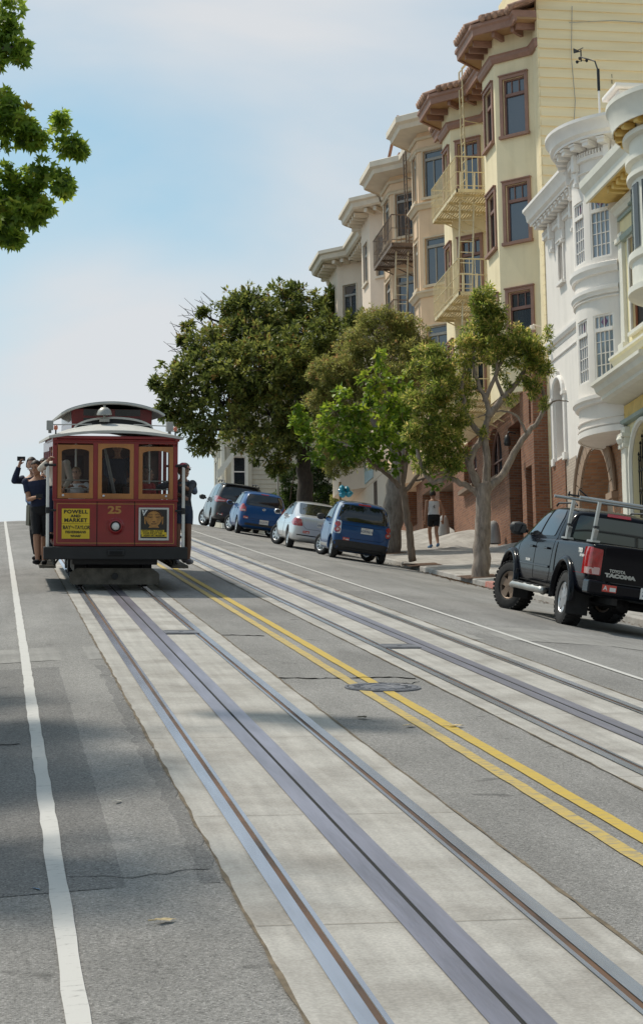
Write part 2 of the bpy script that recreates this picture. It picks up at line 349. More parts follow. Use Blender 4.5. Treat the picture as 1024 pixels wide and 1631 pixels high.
# terrain below everything, out to the distance
mb = MB(); gx = [-900, -300, -80, -10, XC-7.2, XC+7.2, 18, 60, 300, 900]; gy = ys(-300, -8, 20)+ys(-4, 120, 2)+ys(130, 1200, 60)
rows = []
for y in gy:
    rows.append([mb.vert((x, y, prof(max(y, -300))-0.75 if y < 200 else prof(200)-0.75)) for x in gx])
for i in range(len(gy)-1):
    for j in range(len(gx)-1): mb.idxface((rows[i][j], rows[i][j+1], rows[i+1][j+1], rows[i+1][j]))
S(mb.build('terrain', mat('terrain_soil', (0.12, 0.1, 0.08), rough=0.95, scale=0.2)))
# carriageway
mb = MB(); xs = [XC+d for d in (-7.3, -6, -5, -4, -3.3, -2.6, -1.3, 0, 1.3, 2.6, 3.3, 4, 5, 6, 7.3)]; Y = ys(YN, YF)
rows = [[mb.vert((x, y, rz(x, y))) for x in xs] for y in Y]
for i in range(len(Y)-1):
    for j in range(len(xs)-1): mb.idxface((rows[i][j], rows[i][j+1], rows[i+1][j+1], rows[i+1][j]))
S(mb.build('road', M_ASPH, smooth=True))
TRK = (1.94, 4.93)                            # centre lines of the two tracks
for k, c in enumerate(TRK):
    S(strip('track_concrete_strip', c-0.79, c+0.79, YN, YF, 0.004, M_CONC, 0.5, edge=0.007, seed=k))
    for sx in (-1, 1):                        # broken joint along the slab edge
        S(strip('track_joint', c+sx*0.795-0.009, c+sx*0.795+0.009, YN, 96, 0.008, M_JOINT, 0.25, edge=0.008, seed=5+k+sx))
    for sx in (-1, 1):
        e = c+sx*0.61
        o = S(strip('street_rail', min(e, e-sx*0.075), max(e, e-sx*0.075), YN, YF, 0.013, M_STEEL))
        S(strip('rail_groove', min(e-sx*0.075, e-sx*0.108), max(e-sx*0.075, e-sx*0.108), YN, YF, 0.008, M_GROOVE))
        S(strip('rail_guard', min(e-sx*0.108, e-sx*0.132), max(e-sx*0.108, e-sx*0.132), YN, YF, 0.013, M_STEEL))
    for a, b2 in ((-0.125, -0.011), (0.011, 0.125)): S(strip('slot_plate', c+a, c+b2, YN, YF, 0.012, M_PLATE))
    S(strip('cable_slot', c-0.011, c+0.011, YN, YF, 0.008, M_BLACKGAP))
    for y in (6.1, 9.4, 12.3, 15.8, 19.0, 22.6, 26.3, 30.1, 34.0):   # transverse joints in the slab
        for x0, x1 in ((c-.78, c-.615), (c-.475, c-.13), (c+.13, c+.475), (c+.615, c+.78)):
            mbj = MB(); yy = y+(.0 if k == 0 else 1.3); mbj.face([(x0, yy, rz(x0, yy)+.007), (x1, yy+.01, rz(x1, yy+.01)+.007), (x1, yy+.016, rz(x1, yy+.016)+.007), (x0, yy+.006, rz(x0, yy+.006)+.007)]); S(mbj.build('slab_joint', M_JOINT2))
S(strip('white_lane_line', 0.265, 0.36, YN, 94, 0.0085, M_WHITE, 0.3, edge=0.005, seed=3, nx=1))
S(strip('white_lane_line', 6.345, 6.42, YN, 94, 0.0085, M_WHITE, 0.3, edge=0.004, seed=4))
S(strip('yellow_centre_line', 3.33, 3.43, YN, 92, 0.0085, M_YEL2, 0.3, edge=0.005, seed=6))
S(strip('yellow_centre_line', 3.535, 3.64, YN, 92, 0.0085, M_YEL, 0.3, edge=0.004, seed=7))
M_TRENCH = concrete_mat('trench_patch', (0.24, 0.23, 0.215), (0.17, 0.16, 0.15))
S(strip('trench_patch', XC-7.0, 1.14, 22.3, 23.9, 0.0045, M_TRENCH, 0.2, edge=0.02, seed=8, nx=8))
S(strip('trench_patch', 5.73, XC+7, 24.6, 27.0, 0.0045, M_TRENCH, 0.2, edge=0.03, seed=9, nx=8))
M_SHADEASPH = asphalt_mat('tree_shade_asphalt', (0.155, 0.149, 0.143), (0.075, 0.072, 0.07), (0.27, 0.26, 0.25))  # darker asphalt with the left tree's shade mixed into its colour
M_LITTER = mat('leaf_litter', (0.22, 0.13, 0.06), rough=.9, scale=60, var=.6)
S(strip('asphalt_shade_patch', XC-7.0, 1.13, 10.4, 21.6, 0.003, M_SHADEASPH, 0.2, edge=0.03, seed=18, nx=8))  # painted strip that deepens the tree shade across the left lane
def ribbon(name, pts, wd, lift, m, seed=0):
    rnd = random.Random(seed); mb = MB(); prev = None
    for i in range(len(pts)-1):
        n = max(2, int((Vector(pts[i+1])-Vector(pts[i])).length/0.06))
        for k in range(n):
            t = k/n; x = pts[i][0]+(pts[i+1][0]-pts[i][0])*t+rnd.uniform(-.012, .012); y = pts[i][1]+(pts[i+1][1]-pts[i][1])*t+rnd.uniform(-.04, .04)
            w2 = wd*rnd.uniform(0.35, 1.2)
            cur = (mb.vert((x, y-w2, rz(x, y)+lift)), mb.vert((x, y+w2, rz(x, y)+lift)))
            if prev: mb.idxface((prev[0], cur[0], cur[1], prev[1]))
            prev = cur
    return S(mb.build(name, m))
ribbon('road_crack', [(2.75, 20.2), (3.2, 20.15), (3.9, 20.2), (4.13, 20.0)], 0.045, 0.006, M_CRACK, 1)
ribbon('road_crack', [(3.6, 19.7), (3.95, 19.6), (4.1, 19.9)], 0.03, 0.006, M_CRACK, 2)
ribbon('road_crack', [(0.38, 10.75), (0.7, 10.6), (1.14, 10.8)], 0.010, 0.006, M_CRACK, 3)
ribbon('road_crack', [(2.75, 25.4), (3.3, 25.2)], 0.035, 0.006, M_CRACK, 4)
ribbon('road_crack', [(5.75, 16.6), (6.6, 16.2), (8.5, 16.6)], 0.012, 0.006, M_CRACK, 5)
ribbon('road_crack', [(-2.6, 16.1), (-1, 15.7), (0.24, 15.9)], 0.02, 0.0075, M_CRACK, 6)
# kerbs and pavements
def paved(sgn):
    xk = XC+sgn*XK; xw = 15.6 if sgn > 0 else -8.6
    mb = MB(); Y = ys(YN, 91, 0.5)
    rows = []
    for y in Y: rows.append([mb.vert((xk+sgn*0.15, y, walk(xk+sgn*.15, y))), mb.vert((xk+sgn*2.2, y, walk(xk+sgn*2.2, y))), mb.vert((xw, y, walk(xw, y)))])
    for i in range(len(Y)-1):
        for j in range(2): mb.idxface((rows[i][j], rows[i][j+1], rows[i+1][j+1], rows[i+1][j]))
    S(mb.build('sidewalk', M_WALK))
    mb = MB(); rows = []
    for y in Y:
        z0, z1 = rz(xk, y)-0.05, walk(xk, y)
        rows.append([mb.vert((xk-sgn*0.015, y, z0)), mb.vert((xk, y, z1-0.02)), mb.vert((xk+sgn*0.02, y, z1)), mb.vert((xk+sgn*0.15, y, z1+0.006))])
    for i in range(len(Y)-1):
        for j in range(3): mb.idxface((rows[i][j], rows[i][j+1], rows[i+1][j+1], rows[i+1][j]))
    S(mb.build('kerb', M_WALK))
    mb = MB()
    for y in ys(4, 90, 1.52):                 # scored joints of the flags
        mb.face([(xk+sgn*.16, y, walk(xk+sgn*.16, y)+.004), (xk+sgn*.16, y+.018, walk(xk+sgn*.16, y+.018)+.004), (xw, y+.018, walk(xw, y+.018)+.004), (xw, y, walk(xw, y)+.004)])
    S(mb.build('sidewalk_joint', M_CRACK))
paved(1); paved(-1)
# cross street pavements beyond the crest are hidden; driveway aprons at the foot of the houses
def apron(y0, y1, depth, h):
    mb = MB(); n = 10; a = []; b2 = []; c = []
    for i in range(n+1):
        y = y0+(y1-y0)*i/n; k = math.sin(math.pi*i/n)**0.6
        a.append(mb.vert((15.1-depth, y, walk(15.1-depth, y)-0.02))); b2.append(mb.vert((15.1-depth*.35, y, walk(15.1-depth*.35, y)+h*k*.75+.004))); c.append(mb.vert((15.12, y, walk(15.1, y)+h*k+.004)))
    for i in range(n): mb.idxface((a[i], b2[i], b2[i+1], a[i+1])); mb.idxface((b2[i], c[i], c[i+1], b2[i+1]))
    S(mb.build('driveway_apron', M_WALK, smooth=True))
apron(60.2, 66.0, 1.9, 0.42); apron(66.6, 71.0, 1.6, 0.34); apron(56.4, 59.0, 1.2, 0.2)
# manhole and small covers
M_IRON = mat('cast_iron', (0.16, 0.16, 0.175), rough=0.5, metal=0.6, var=0.3, scale=8, bump=0.3, bscale=40)
def manhole(x, y, r, label):
    mb = MB(); a = math.atan(G)
    mb.lathe([(0, .010), (r*.30, .010), (r*.31, .014), (r*.55, .014), (r*.56, .009), (r*.8, .009), (r*.81, .014), (r*.9, .014), (r*.905, .004), (r*.93, .004), (r*.935, .012), (r, .012), (r, -.03)], (0, 0, 0), n=40)
    for k in range(16):
        an = k*math.pi/8; mb.box((r*.68*math.cos(an), r*.68*math.sin(an), .012), (r*.16, .03, .006), rot=(0, 0, an))
    o = mb.build('manhole_cover', M_IRON); o.location = (x, y, rz(x, y)+0.002); o.rotation_euler = (a, 0, 0); tag(o, label, 'manhole cover')
manhole(3.6, 19.25, 0.36, 'round iron manhole cover set in the yellow centre lines')
def lid(x, y, sx, sy, label):
    mb = MB(); mb.box((0, 0, .006), (sx, sy, .02)); mb.box((0, 0, .018), (.05, .05, .006)); mb.box((0, -sy*.4, .017), (sx*.9, .012, .005)); mb.box((0, sy*.4, .017), (sx*.9, .012, .005))
    o = mb.build('access_lid', M_IRON); o.location = (x, y, rz(x, y)+.004); o.rotation_euler = (math.atan(G), 0, 0); tag(o, label, 'access lid')
lid(2.27, 25.7, 0.42, 0.5, 'small steel access lid in the concrete beside the slot of the tram track')
lid(4.62, 23.6, 0.42, 0.5, 'flat steel access lid between the rails of the empty far track')
# fallen leaves on the carriageway
M_DRY = mat('dry_leaf', (0.48, 0.37, 0.2), rough=0.8, scale=30, var=0.3); M_PALE = mat('pale_leaf', (0.55, 0.52, 0.44), rough=0.8, scale=30)
def fallen(x, y, s, m, label, rot):
    mb = MB(); pts = []; n = 14
    for k in range(n):
        a = 2*math.pi*k/n; r_ = s*(0.55+0.45*abs(math.cos(2.5*a)))*(1.3 if k == 0 else 1); pts.append((r_*math.cos(a)*1.25, r_*math.sin(a)*.8, 0.004+0.35*s*abs(math.sin(a))+.15*s*math.cos(2*a)))
    c = (0, 0, .01)
    for k in range(n): mb.face([c, pts[k], pts[(k+1) % n]])
    mb.tube([(-s*.9, 0, .012), (-s*1.7, .02, .006)], .003, 5)
    o = mb.build('fallen_leaf', m, weld=True); o.location = (x, y, rz(x, y)+.006); o.rotation_euler = (math.atan(G), 0, rot); tag(o, label, 'leaf', 'fallen leaves on the road')
fallen(0.76, 9.55, 0.042, M_DRY, 'tan curled leaf on the asphalt right of the left white line', 0.4)
fallen(0.745, 12.9, 0.03, M_PALE, 'pale oval leaf on shaded asphalt beside the tram track', 1.2)
fallen(2.99, 16.9, 0.055, M_PALE, 'pale leaf lying left of the yellow lines below the manhole', 2.2)
fallen(3.27, 16.35, 0.05, M_DRY, 'brown leaf lying beside the worn yellow line', 0.9)
fallen(3.63, 16.3, 0.06, M_DRY, 'orange brown leaf against the bright yellow line', 0.2)
S(ribbon('blue_paint_mark', [(0.19, 10.55), (0.235, 10.5)], 0.03, 0.008, mat('blue_mark', (0.1, 0.35, 0.7)), 9))

# leaf litter in the right gutter
rl = random.Random(77); mb = MB()
for k in range(900):
    y = rl.choice((rl.gauss(45.5, 2.2), rl.gauss(47.5, 1.2), rl.uniform(28, 56))); d = abs(rl.gauss(0, .16)); x = XC+XK-.03-d; s_ = rl.uniform(.012, .035); a = rl.uniform(0, 6.28); z = rz(x, y)+.006+rl.uniform(0, .012)
    c, q = math.cos(a)*s_, math.sin(a)*s_
    mb.face([(x-c, y-q*1.3, z), (x+q*.6, y-c*.6, z+.3*s_), (x+c, y+q*1.3, z+.002), (x-q*.6, y+c*.6, z+.4*s_)])
o = mb.build('leaf_litter', M_LITTER); o['kind'] = 'stuff'
mb = MB(); yk = 43.6
mb.face([(XC+XK-.02, yk, rz(XC+XK, yk)+.02), (XC+XK-.02, yk+1.1, rz(XC+XK, yk+1.1)+.02), (XC+XK-.004, yk+1.1, walk(XC+XK, yk+1.1)+.004), (XC+XK-.004, yk, walk(XC+XK, yk)+.004)]); mb.face([(XC+XK-.004, yk, walk(XC+XK, yk)+.006), (XC+XK-.004, yk+1.1, walk(XC+XK, yk+1.1)+.006), (XC+XK+.14, yk+1.1, walk(XC+XK+.14, yk+1.1)+.012), (XC+XK+.14, yk, walk(XC+XK+.14, yk)+.012)])
S(mb.build('red_kerb_paint', worn_paint('faded_red_paint', (.42, .12, .09), (.3, .27, .24), .45, .65)))
# ================================================================== BUILDINGS
class Seg:
    """a flat wall face between two plan points; outward is to the left of travel"""
    def __init__(s, p0, p1):
        s.p0 = Vector((p0[0], p0[1], 0)); d = Vector((p1[0]-p0[0], p1[1]-p0[1], 0)); s.L = d.length; s.e = d.normalized(); s.n = Vector((-s.e.y, s.e.x, 0))
    def F(s, u, z, d=0.0): q = s.p0+s.e*u+s.n*d; return Vector((q.x, q.y, z))
    def box(s, mb, u0, u1, z0, z1, d0, d1, mi=0):
        b = len(mb.v)
        for d in (d0, d1):
            for (u, z) in ((u0, z0), (u1, z0), (u1, z1), (u0, z1)): mb.v.append(tuple(s.F(u, z, d)))
        for q in ((0, 1, 2, 3), (7, 6, 5, 4), (0, 4, 5, 1), (1, 5, 6, 2), (2, 6, 7, 3), (3, 7, 4, 0)): mb.idxface([b+i for i in q], mi)
    def wall(s, mb, z0, z1, holes=(), mi=0, depth=0.14, uofs=0.0):
        us = sorted(set([0.0, s.L]+[h[0] for h in holes]+[h[1] for h in holes])); zs = sorted(set([z0, z1]+[h[2] for h in holes]+[h[3] for h in holes]))
        us = [u for u in us if -1e-6 <= u <= s.L+1e-6]; zs = [z for z in zs if z0-1e-6 <= z <= z1+1e-6]
        for i in range(len(us)-1):
            for j in range(len(zs)-1):
                uc, zc = (us[i]+us[i+1])/2, (zs[j]+zs[j+1])/2
                if any(h[0] < uc < h[1] and h[2] < zc < h[3] for h in holes): continue
                q = ((us[i], zs[j]), (us[i+1], zs[j]), (us[i+1], zs[j+1]), (us[i], zs[j+1]))
                mb.face([s.F(u, z) for u, z in q], mi, [(u+uofs, z) for u, z in q])
        for h in holes:
            u0, u1, a, b = h[:4]; dp = h[4] if len(h) > 4 else depth; sd_ = h[5] if len(h) > 5 else 'brtl'
            for kk, (A, B) in zip('brtl', (((u0, a), (u1, a)), ((u1, a), (u1, b)), ((u1, b), (u0, b)), ((u0, b), (u0, a)))):
                if kk not in sd_: continue
                mb.face([s.F(A[0], A[1]), s.F(B[0], B[1]), s.F(B[0], B[1], -dp), s.F(A[0], A[1], -dp)], mi, [(A[0]+uofs, A[1]), (B[0]+uofs, B[1]), (B[0]+uofs+.01, B[1]+.1), (A[0]+uofs+.01, A[1]+.1)])
M_GLASS = glassmat('window_glass', (0.05, 0.06, 0.08), alpha=0.16)
M_CURT = mat('lace_curtain', (0.62, 0.62, 0.6), rough=0.9, scale=14, stretch=(6, 6, 0.4), var=0.25)
WR = random.Random(12); M_BLIND = mat('roller_blind', (0.5, 0.47, 0.4), rough=.9)
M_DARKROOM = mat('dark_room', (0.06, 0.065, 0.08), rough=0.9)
def window(parent, s, u0, u1, z0, z1, trim, sash, trim_w=0.1, transom=None, top_n=0, low=(), rails=(), sill=True, curtain=None, depth=0.1, head=True, bar=0.025, proud=0.05, grid=None, name='window'):
    """frame (part) with pane and curtain (sub-parts) set into the hole u0..u1, z0..z1 of wall face s"""
    mb = MB()
    if trim_w > 0:
        t = trim_w
        s.box(mb, u0-t, u0, z0-t*.2, z1+t, -0.01, proud); s.box(mb, u1, u1+t, z0-t*.2, z1+t, -0.01, proud)
        s.box(mb, u0, u1, z1, z1+t, -0.012, proud*1.05)
        if head: s.box(mb, u0-t*1.2, u1+t*1.2, z1+t, z1+t+0.035, -0.01, proud+0.04)
    f = MB(); sw = 0.05; d0, d1 = -depth-.02, -depth+0.035
    s.box(f, u0, u0+sw, z0, z1, d0, d1); s.box(f, u1-sw, u1, z0, z1, d0, d1); s.box(f, u0+sw, u1-sw, z0, z0+sw, d0, d1); s.box(f, u0+sw, u1-sw, z1-sw, z1, d0, d1)
    H = z1-z0; zt = z1
    if transom:
        zt = z0+H*transom; s.box(f, u0+sw, u1-sw, zt-.045, zt+.045, d0, d1+.025)
        for k in range(1, top_n+1): u = u0+(u1-u0)*k/(top_n+1); s.box(f, u-bar/2, u+bar/2, zt+.045, z1-sw, d0, d1-.01)
    for q in low: u = u0+(u1-u0)*q; s.box(f, u-bar*.8, u+bar*.8, z0+sw, zt-.045, d0, d1-.008)
    for q in rails: z = z0+H*q; s.box(f, u0+sw, u1-sw, z-.03, z+.03, d0, d1-.004)
    if grid:
        nu, nv = grid
        for k in range(1, nu): u = u0+sw+(u1-u0-2*sw)*k/nu; s.box(f, u-bar/2, u+bar/2, z0+sw, zt-.045 if transom else z1-sw, d0, d1-.012)
        for k in range(1, nv): z = z0+sw+((zt if transom else z1)-z0-sw)*k/nv; s.box(f, u0+sw, u1-sw, z-bar/2, z+bar/2, d0, d1-.016)
    fo = f.build(name, sash, parent)
    if trim_w > 0: mb.build('window_trim', trim, fo)
    if sill:
        mb = MB(); s.box(mb, u0-trim_w*1.3, u1+trim_w*1.3, z0-0.09, z0-.003, -depth, proud+0.06); mb.build('sill', trim, fo)
    g = MB(); a = [s.F(u0, z0, -depth-.006), s.F(u1, z0, -depth-.006), s.F(u1, z1, -depth-.006), s.F(u0, z1, -depth-.006)]; g.face(a); g.build('pane', M_GLASS, fo)
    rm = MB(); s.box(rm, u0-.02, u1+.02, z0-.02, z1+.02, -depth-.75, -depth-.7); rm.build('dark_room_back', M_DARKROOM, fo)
    if not curtain and grid is None and WR.random() < .55:
        c = MB(); zb_ = z1-(z1-z0)*WR.choice((.22, .35, .5)); c.face([s.F(u0+.02, zb_, -depth-.06), s.F(u1-.02, zb_, -depth-.06), s.F(u1-.02, z1-.01, -depth-.06), s.F(u0+.02, z1-.01, -depth-.06)]); c.build('roller_blind', M_BLIND, fo)
    if curtain:
        c = MB(); c0, c1 = curtain; n = 26; prev = None
        for k in range(n+1):
            u = u0+(u1-u0)*(c0+(c1-c0)*k/n); d = -depth-.09+.02*math.sin(k*2.1)
            cur = (c.vert(s.F(u, z0+.02, d)), c.vert(s.F(u, z1-.02, d)))
            if prev: c.idxface((prev[0], cur[0], cur[1], prev[1]))
            prev = cur
        c.build('curtain', M_CURT, fo)
    return fo
def poly_face(mb, pts, z, mi=0): mb.face([(p[0], p[1], z) for p in pts], mi)
def soffit(mb, path, out, z, mi=0): pass
# --- colours
M_YWALL = stained('cream_yellow_stucco', (0.84, 0.72, 0.48), (0.64, 0.54, 0.34), amount=0.5)
M_YSIDE = mat('yellow_siding_paint', (0.84, 0.70, 0.44), rough=0.75, var=0.08, scale=0.8, stretch=(0.4, 1, 5))
M_BROWN = mat('red_brown_trim', (0.30, 0.165, 0.12), rough=0.6, var=0.15, scale=4)
M_BROWN2 = mat('brown_sash', (0.23, 0.125, 0.10), rough=0.55, var=0.1)
M_BRICK = brickmat('red_brick', (0.285, 0.115, 0.055), (0.185, 0.068, 0.034), (0.20, 0.14, 0.10))
M_BRICKL = brickmat('orange_brick', (0.44, 0.235, 0.13), (0.34, 0.16, 0.085), (0.3, 0.21, 0.15))
M_BRICKP = brickmat('pale_painted_brick', (0.5, 0.42, 0.34), (0.42, 0.34, 0.27), (0.36, 0.29, 0.24))
M_TILE = mat('clay_roof_tile', (0.36, 0.22, 0.16), rough=0.85, scale=5, var=0.45, detail=3)
M_TAN = stained('tan_stucco', (0.76, 0.55, 0.37), (0.57, 0.40, 0.26), amount=0.5)
M_TANL = mat('pale_tan_trim', (0.60, 0.50, 0.37), rough=0.75, var=0.1, scale=2)
M_PALE2 = stained('pale_pink_stucco', (0.78, 0.65, 0.53), (0.62, 0.5, 0.4), amount=0.35)
M_PALET = mat('pale_cornice_paint', (0.70, 0.62, 0.51), rough=0.7, var=0.08)
M_GREYW = mat('grey_window_frame', (0.33, 0.32, 0.3), rough=0.6)
M_WHITEW = stained('white_facade_paint', (0.80, 0.75, 0.70), (0.55, 0.52, 0.48), amount=0.3)
M_WTRIM = mat('white_trim_paint', (0.80, 0.76, 0.72), rough=0.6, var=0.05, scale=3)
M_CREAM = stained('cream_facade_paint', (0.84, 0.74, 0.46), (0.6, 0.52, 0.34), amount=0.3)
M_CTRIM = mat('pale_cream_trim', (0.72, 0.70, 0.62), rough=0.6, var=0.06)
M_GOLD = mat('ochre_soffit_paint', (0.70, 0.49, 0.16), rough=0.65, var=0.15, scale=4)
M_GREEN = mat('grey_green_trim', (0.3, 0.36, 0.33), rough=0.6)
M_YLINE = mat('bright_yellow_band', (0.70, 0.58, 0.15), rough=0.6)
M_ROOF = mat('flat_roof_felt', (0.2, 0.19, 0.18), rough=0.9)
M_FEY = mat('yellow_fire_escape_paint', (0.66, 0.55, 0.33), rough=0.55, var=0.18, scale=5)
M_FEB = mat('brown_fire_escape_paint', (0.16, 0.115, 0.085), rough=0.6, var=0.25, scale=5)
M_WHITEPIPE = mat('white_ladder_paint', (0.66, 0.6, 0.45), rough=0.5)
M_IRONB = mat('black_iron', (0.02, 0.02, 0.022), rough=0.5, metal=0.4)
def ring_wall(mb, path, z0, z1, holes={}, mi=0):
    segs = []; u = 0
    for i in range(len(path)-1):
        s = Seg(path[i], path[i+1]); s.wall(mb, z0, z1, holes.get(i, ()), mi, uofs=u); u += s.L; segs.append(s)
    return segs
def bay_path(x0, xb, y0, ya, yb, y1):
    """wall line, canted bay and wall line again"""
    c = x0-xb
    return [(x0, y0), (x0, ya-c), (xb, ya), (xb, yb), (x0, yb+c), (x0, y1)]
def chain(*paths):
    r = []
    for p in paths:
        for q in p:
            if not r or (Vector(q)-Vector(r[-1])).length > 1e-4: r.append(q)
    return r
def tiles(mb, path, out, z, back, rise, pitch=0.23, r=0.105):
    """barrel tiles running up from the eave; path offset is done per edge"""
    for i in range(len(path)-1):
        s = Seg(path[i], path[i+1]); n = max(1, int(s.L/pitch)); ext = 0.0
        for k in range(n+1):
            u = s.L*(k+0.5)/(n+1)
            a = s.F(u, z, out+.06); b = s.F(u, z+rise, out-back)
            mb.tube([a, b], [r*random.uniform(.95, 1.1), r*.9], 8)
# ------------------------------------------------------------------ yellow apartment house with clay tiles
yb = thing('apartment_building', 'cream yellow apartment house with brown trim, clay tile eaves and brick ground floor', 'building', (15, 54.4, 0), group='houses up the right side')
yb.location = (0, 0, 0)
CA = bay_path(15, 14.1, 54.4, 56.0, 57.5, 59.7); CB = bay_path(15, 14.1, 59.7, 61.9, 63.1, 65.4)
cpath = chain(CA, CB)
ZF = (20.98, 17.84, 14.70); HW = 1.68
holes = {}; wins = []
def addwin(i, u0, u1, z0, z1, **k): holes.setdefault(i, []).append((u0, u1, z0, z1)); wins.append((i, u0, u1, z0, z1, k))
for kf, z in enumerate(ZF):
    for base in (0, 4):
        cu = (0.35, 1.0) if (base == 0 and kf == 1) else ((0.0, .4) if base == 4 and kf == 0 else None)
        addwin(1+base, .27, 1.0, z, z+HW, curtain=cu); addwin(2+base, .3, (1.2 if base == 0 else .95), z, z+HW, curtain=(0, 1) if kf == 0 else None)
    addwin(4, .75, 1.85, z-.1, z+HW)
# cpath indices: 0 wall,1 oblique,2 front,3 oblique,4 wall(58.4..61.0 joined),5 oblique...
cpath = [(15, 54.4), (15, 55.1), (14.1, 56.0), (14.1, 57.5), (15, 58.4), (15, 61.0), (14.1, 61.9), (14.1, 63.1), (15, 64.0), (15, 65.4)]
mb = MB(); csegs = ring_wall(mb, cpath, 13.5, 24.1, holes)
mb.face([(x, y, 13.5) for x, y in [(15.2, 54.4)]+cpath+[(15.2, 65.4)]][::-1])
mb.face([(x, y, 24.1) for x, y in cpath+[(30, 65.4), (30, 54.5)]])
mb.face([(15, 65.4, 13.5), (30, 65.4, 13.5), (30, 65.4, 26), (15, 65.4, 26)])
mb.face([(30, 54.4, 8), (30, 65.4, 8), (30, 65.4, 26), (30, 54.4, 26)])
mb.build('wall', M_YWALL, yb, uv=True)
mb = MB(); nb = 64; zb0 = 8.6
for k in range(nb):                           # side wall of lapped boards
    z = zb0+k*.285
    mb.face([(15.004, 54.352, z), (30, 54.352, z), (30, 54.4, z+.285), (15.004, 54.4, z+.285)]); mb.face([(15.004, 54.4, z), (30, 54.4, z), (30, 54.352, z), (15.004, 54.352, z)]); mb.face([(15.004, 54.352, z), (15.004, 54.4, z+.285), (15.004, 54.43, z+.285), (15.004, 54.43, z)])
for xj, zj in ((17.1, 22.3), (19.2, 20.6), (16.3, 19.2), (18.3, 23.7), (16.9, 16.8), (20.6, 22.0), (17.6, 18.6)): mb.box((xj, 54.375, zj), (.012, .03, .28), 1)
for k in range(nb):
    z = zb0+k*.285
    if z > 10: mb.box((14.985, 54.50, z+.1425), (.035, .22, .277), 0)
o = mb.build('side_siding', [M_YSIDE, M_CRACK], yb)
mb = MB(); mb.face([(15.3, 54.41, 24.0), (15.3, 60, 24.0), (15.3, 60, 26.6), (15.3, 54.41, 26.6)]); mb.build('parapet', M_YSIDE, yb)
for (i, u0, u1, z0, z1, k) in wins:
    window(yb, csegs[i], u0, u1, z0, z1, M_BROWN, M_BROWN2, trim_w=0.1, transom=0.72, top_n=2, **k)
mb = MB(); mb.sweep(cpath, [(0.0, 23.2), (.07, 23.2), (.12, 23.3), (.12, 23.38), (.16, 23.42), (0, 23.46)]); mb.build('frieze_moulding', M_BROWN, yb)
mb = MB(); mb.sweep(cpath, [(-.02, 23.98), (.60, 23.98), (.60, 24.04), (-.02, 24.04)]); mb.build('eave_soffit', mat('brown_soffit', (0.36, 0.21, 0.10), rough=.7), yb)
mb = MB(); mb.sweep(cpath, [(.60, 23.93), (.67, 23.93), (.69, 24.10), (.74, 24.15), (.74, 24.24), (-.3, 24.24), (-.3, 24.045), (.60, 24.045)])
for i in (0, 1, 2, 4, 5, 6, 8):
    s = csegs[i]; n = max(1, int(s.L/.5))
    for k in range(n): u = s.L*(k+.5)/n; s.box(mb, u-.05, u+.05, 23.8, 23.975, -.01, .55)
mb.build('eave_fascia', M_BROWN, yb)
mb = MB(); tiles(mb, cpath, .76, 24.32, .95, .42)
for i in range(len(cpath)-1):
    s = csegs[i]; mb.face([s.F(-.3, 24.27, .72), s.F(s.L+.3, 24.27, .72), s.F(s.L+.3, 24.75, -.4), s.F(-.3, 24.75, -.4)])
mb.build('tile_roof', M_TILE, yb, smooth=True)
# brick ground floor
def arch_hole_pts(yc, hw, z0, zs, n=14): return [(yc-hw, z0), (yc+hw, z0)]+[(yc+hw*math.cos(math.pi*k/n), zs+hw*math.sin(math.pi*k/n)) for k in range(n+1)]
def wall_poly_holes(name, X, y0, y1, z0, z1, hol, m, parent, depth=.25, nrm=-1, thick=0.3):
    """wall in the plane x = X with holes of any outline (tessellated), reveals going inwards"""
    bm = bmesh.new(); uvl = bm.loops.layers.uv.new('UVMap'); es = []
    def ringv(pts):
        vs = [bm.verts.new((X, p[0], p[1])) for p in pts]; return vs, [bm.edges.new((vs[i], vs[(i+1) % len(vs)])) for i in range(len(vs))]
    _, e = ringv([(y0, z0), (y1, z0), (y1, z1), (y0, z1)]); es += e; rings = []
    for h in hol: v, e = ringv(h); es += e; rings.append(v)
    bmesh.ops.triangle_fill(bm, use_beauty=True, use_dissolve=False, edges=es, normal=(-1, 0, 0))
    for v in rings:
        back = [bm.verts.new((X+depth, q.co.y, q.co.z)) for q in v]
        for i in range(len(v)): j = (i+1) % len(v); bm.faces.new((v[i], v[j], back[j], back[i]))
    for f in bm.faces:
        for l in f.loops: c = l.vert.co; l[uvl].uv = (c.y+(c.x-X), c.z)
    me = bpy.data.meshes.new(name); bm.to_mesh(me); bm.free(); me.materials.append(m); return link_mesh(name, me, parent)
XB = 14.86
hl = [arch_hole_pts(60.35, .95, 11.75, 12.35), [(56.4, 8.3), (58.6, 8.3), (58.6, 13.0), (56.4, 13.0)], arch_hole_pts(63.6, .9, 12.0, 12.6)]
wall_poly_holes('brick_base', XB, 55.85, 65.4, 8.2, 13.49, hl, M_BRICK, yb, depth=.35)
mb = MB(); s = Seg((XB, 56.4), (XB, 58.6)); s.wall(mb, 8, 13.2); 
mb2 = MB(); q = Seg((XB+1.0, 56.35), (XB+1.0, 58.65)); q.wall(mb2, 8, 13.2); q2 = Seg((XB+.3, 58.62), (XB+2.3, 58.62)); mb2.face([(XB+.3, 56.36, 8), (XB+2.3, 56.36, 8), (XB+2.3, 56.36, 13.2), (XB+.3, 56.36, 13.2)], 0, [(0, 8), (2, 8), (2, 13), (0, 13)]); mb2.face([(XB+.3, 58.63, 8), (XB+2.3, 58.63, 8), (XB+2.3, 58.63, 13.2), (XB+.3, 58.63, 13.2)], 0, [(0, 8), (2, 8), (2, 13), (0, 13)])
mb2.build('entrance_recess', M_BRICK, yb, uv=True)
mb = MB()
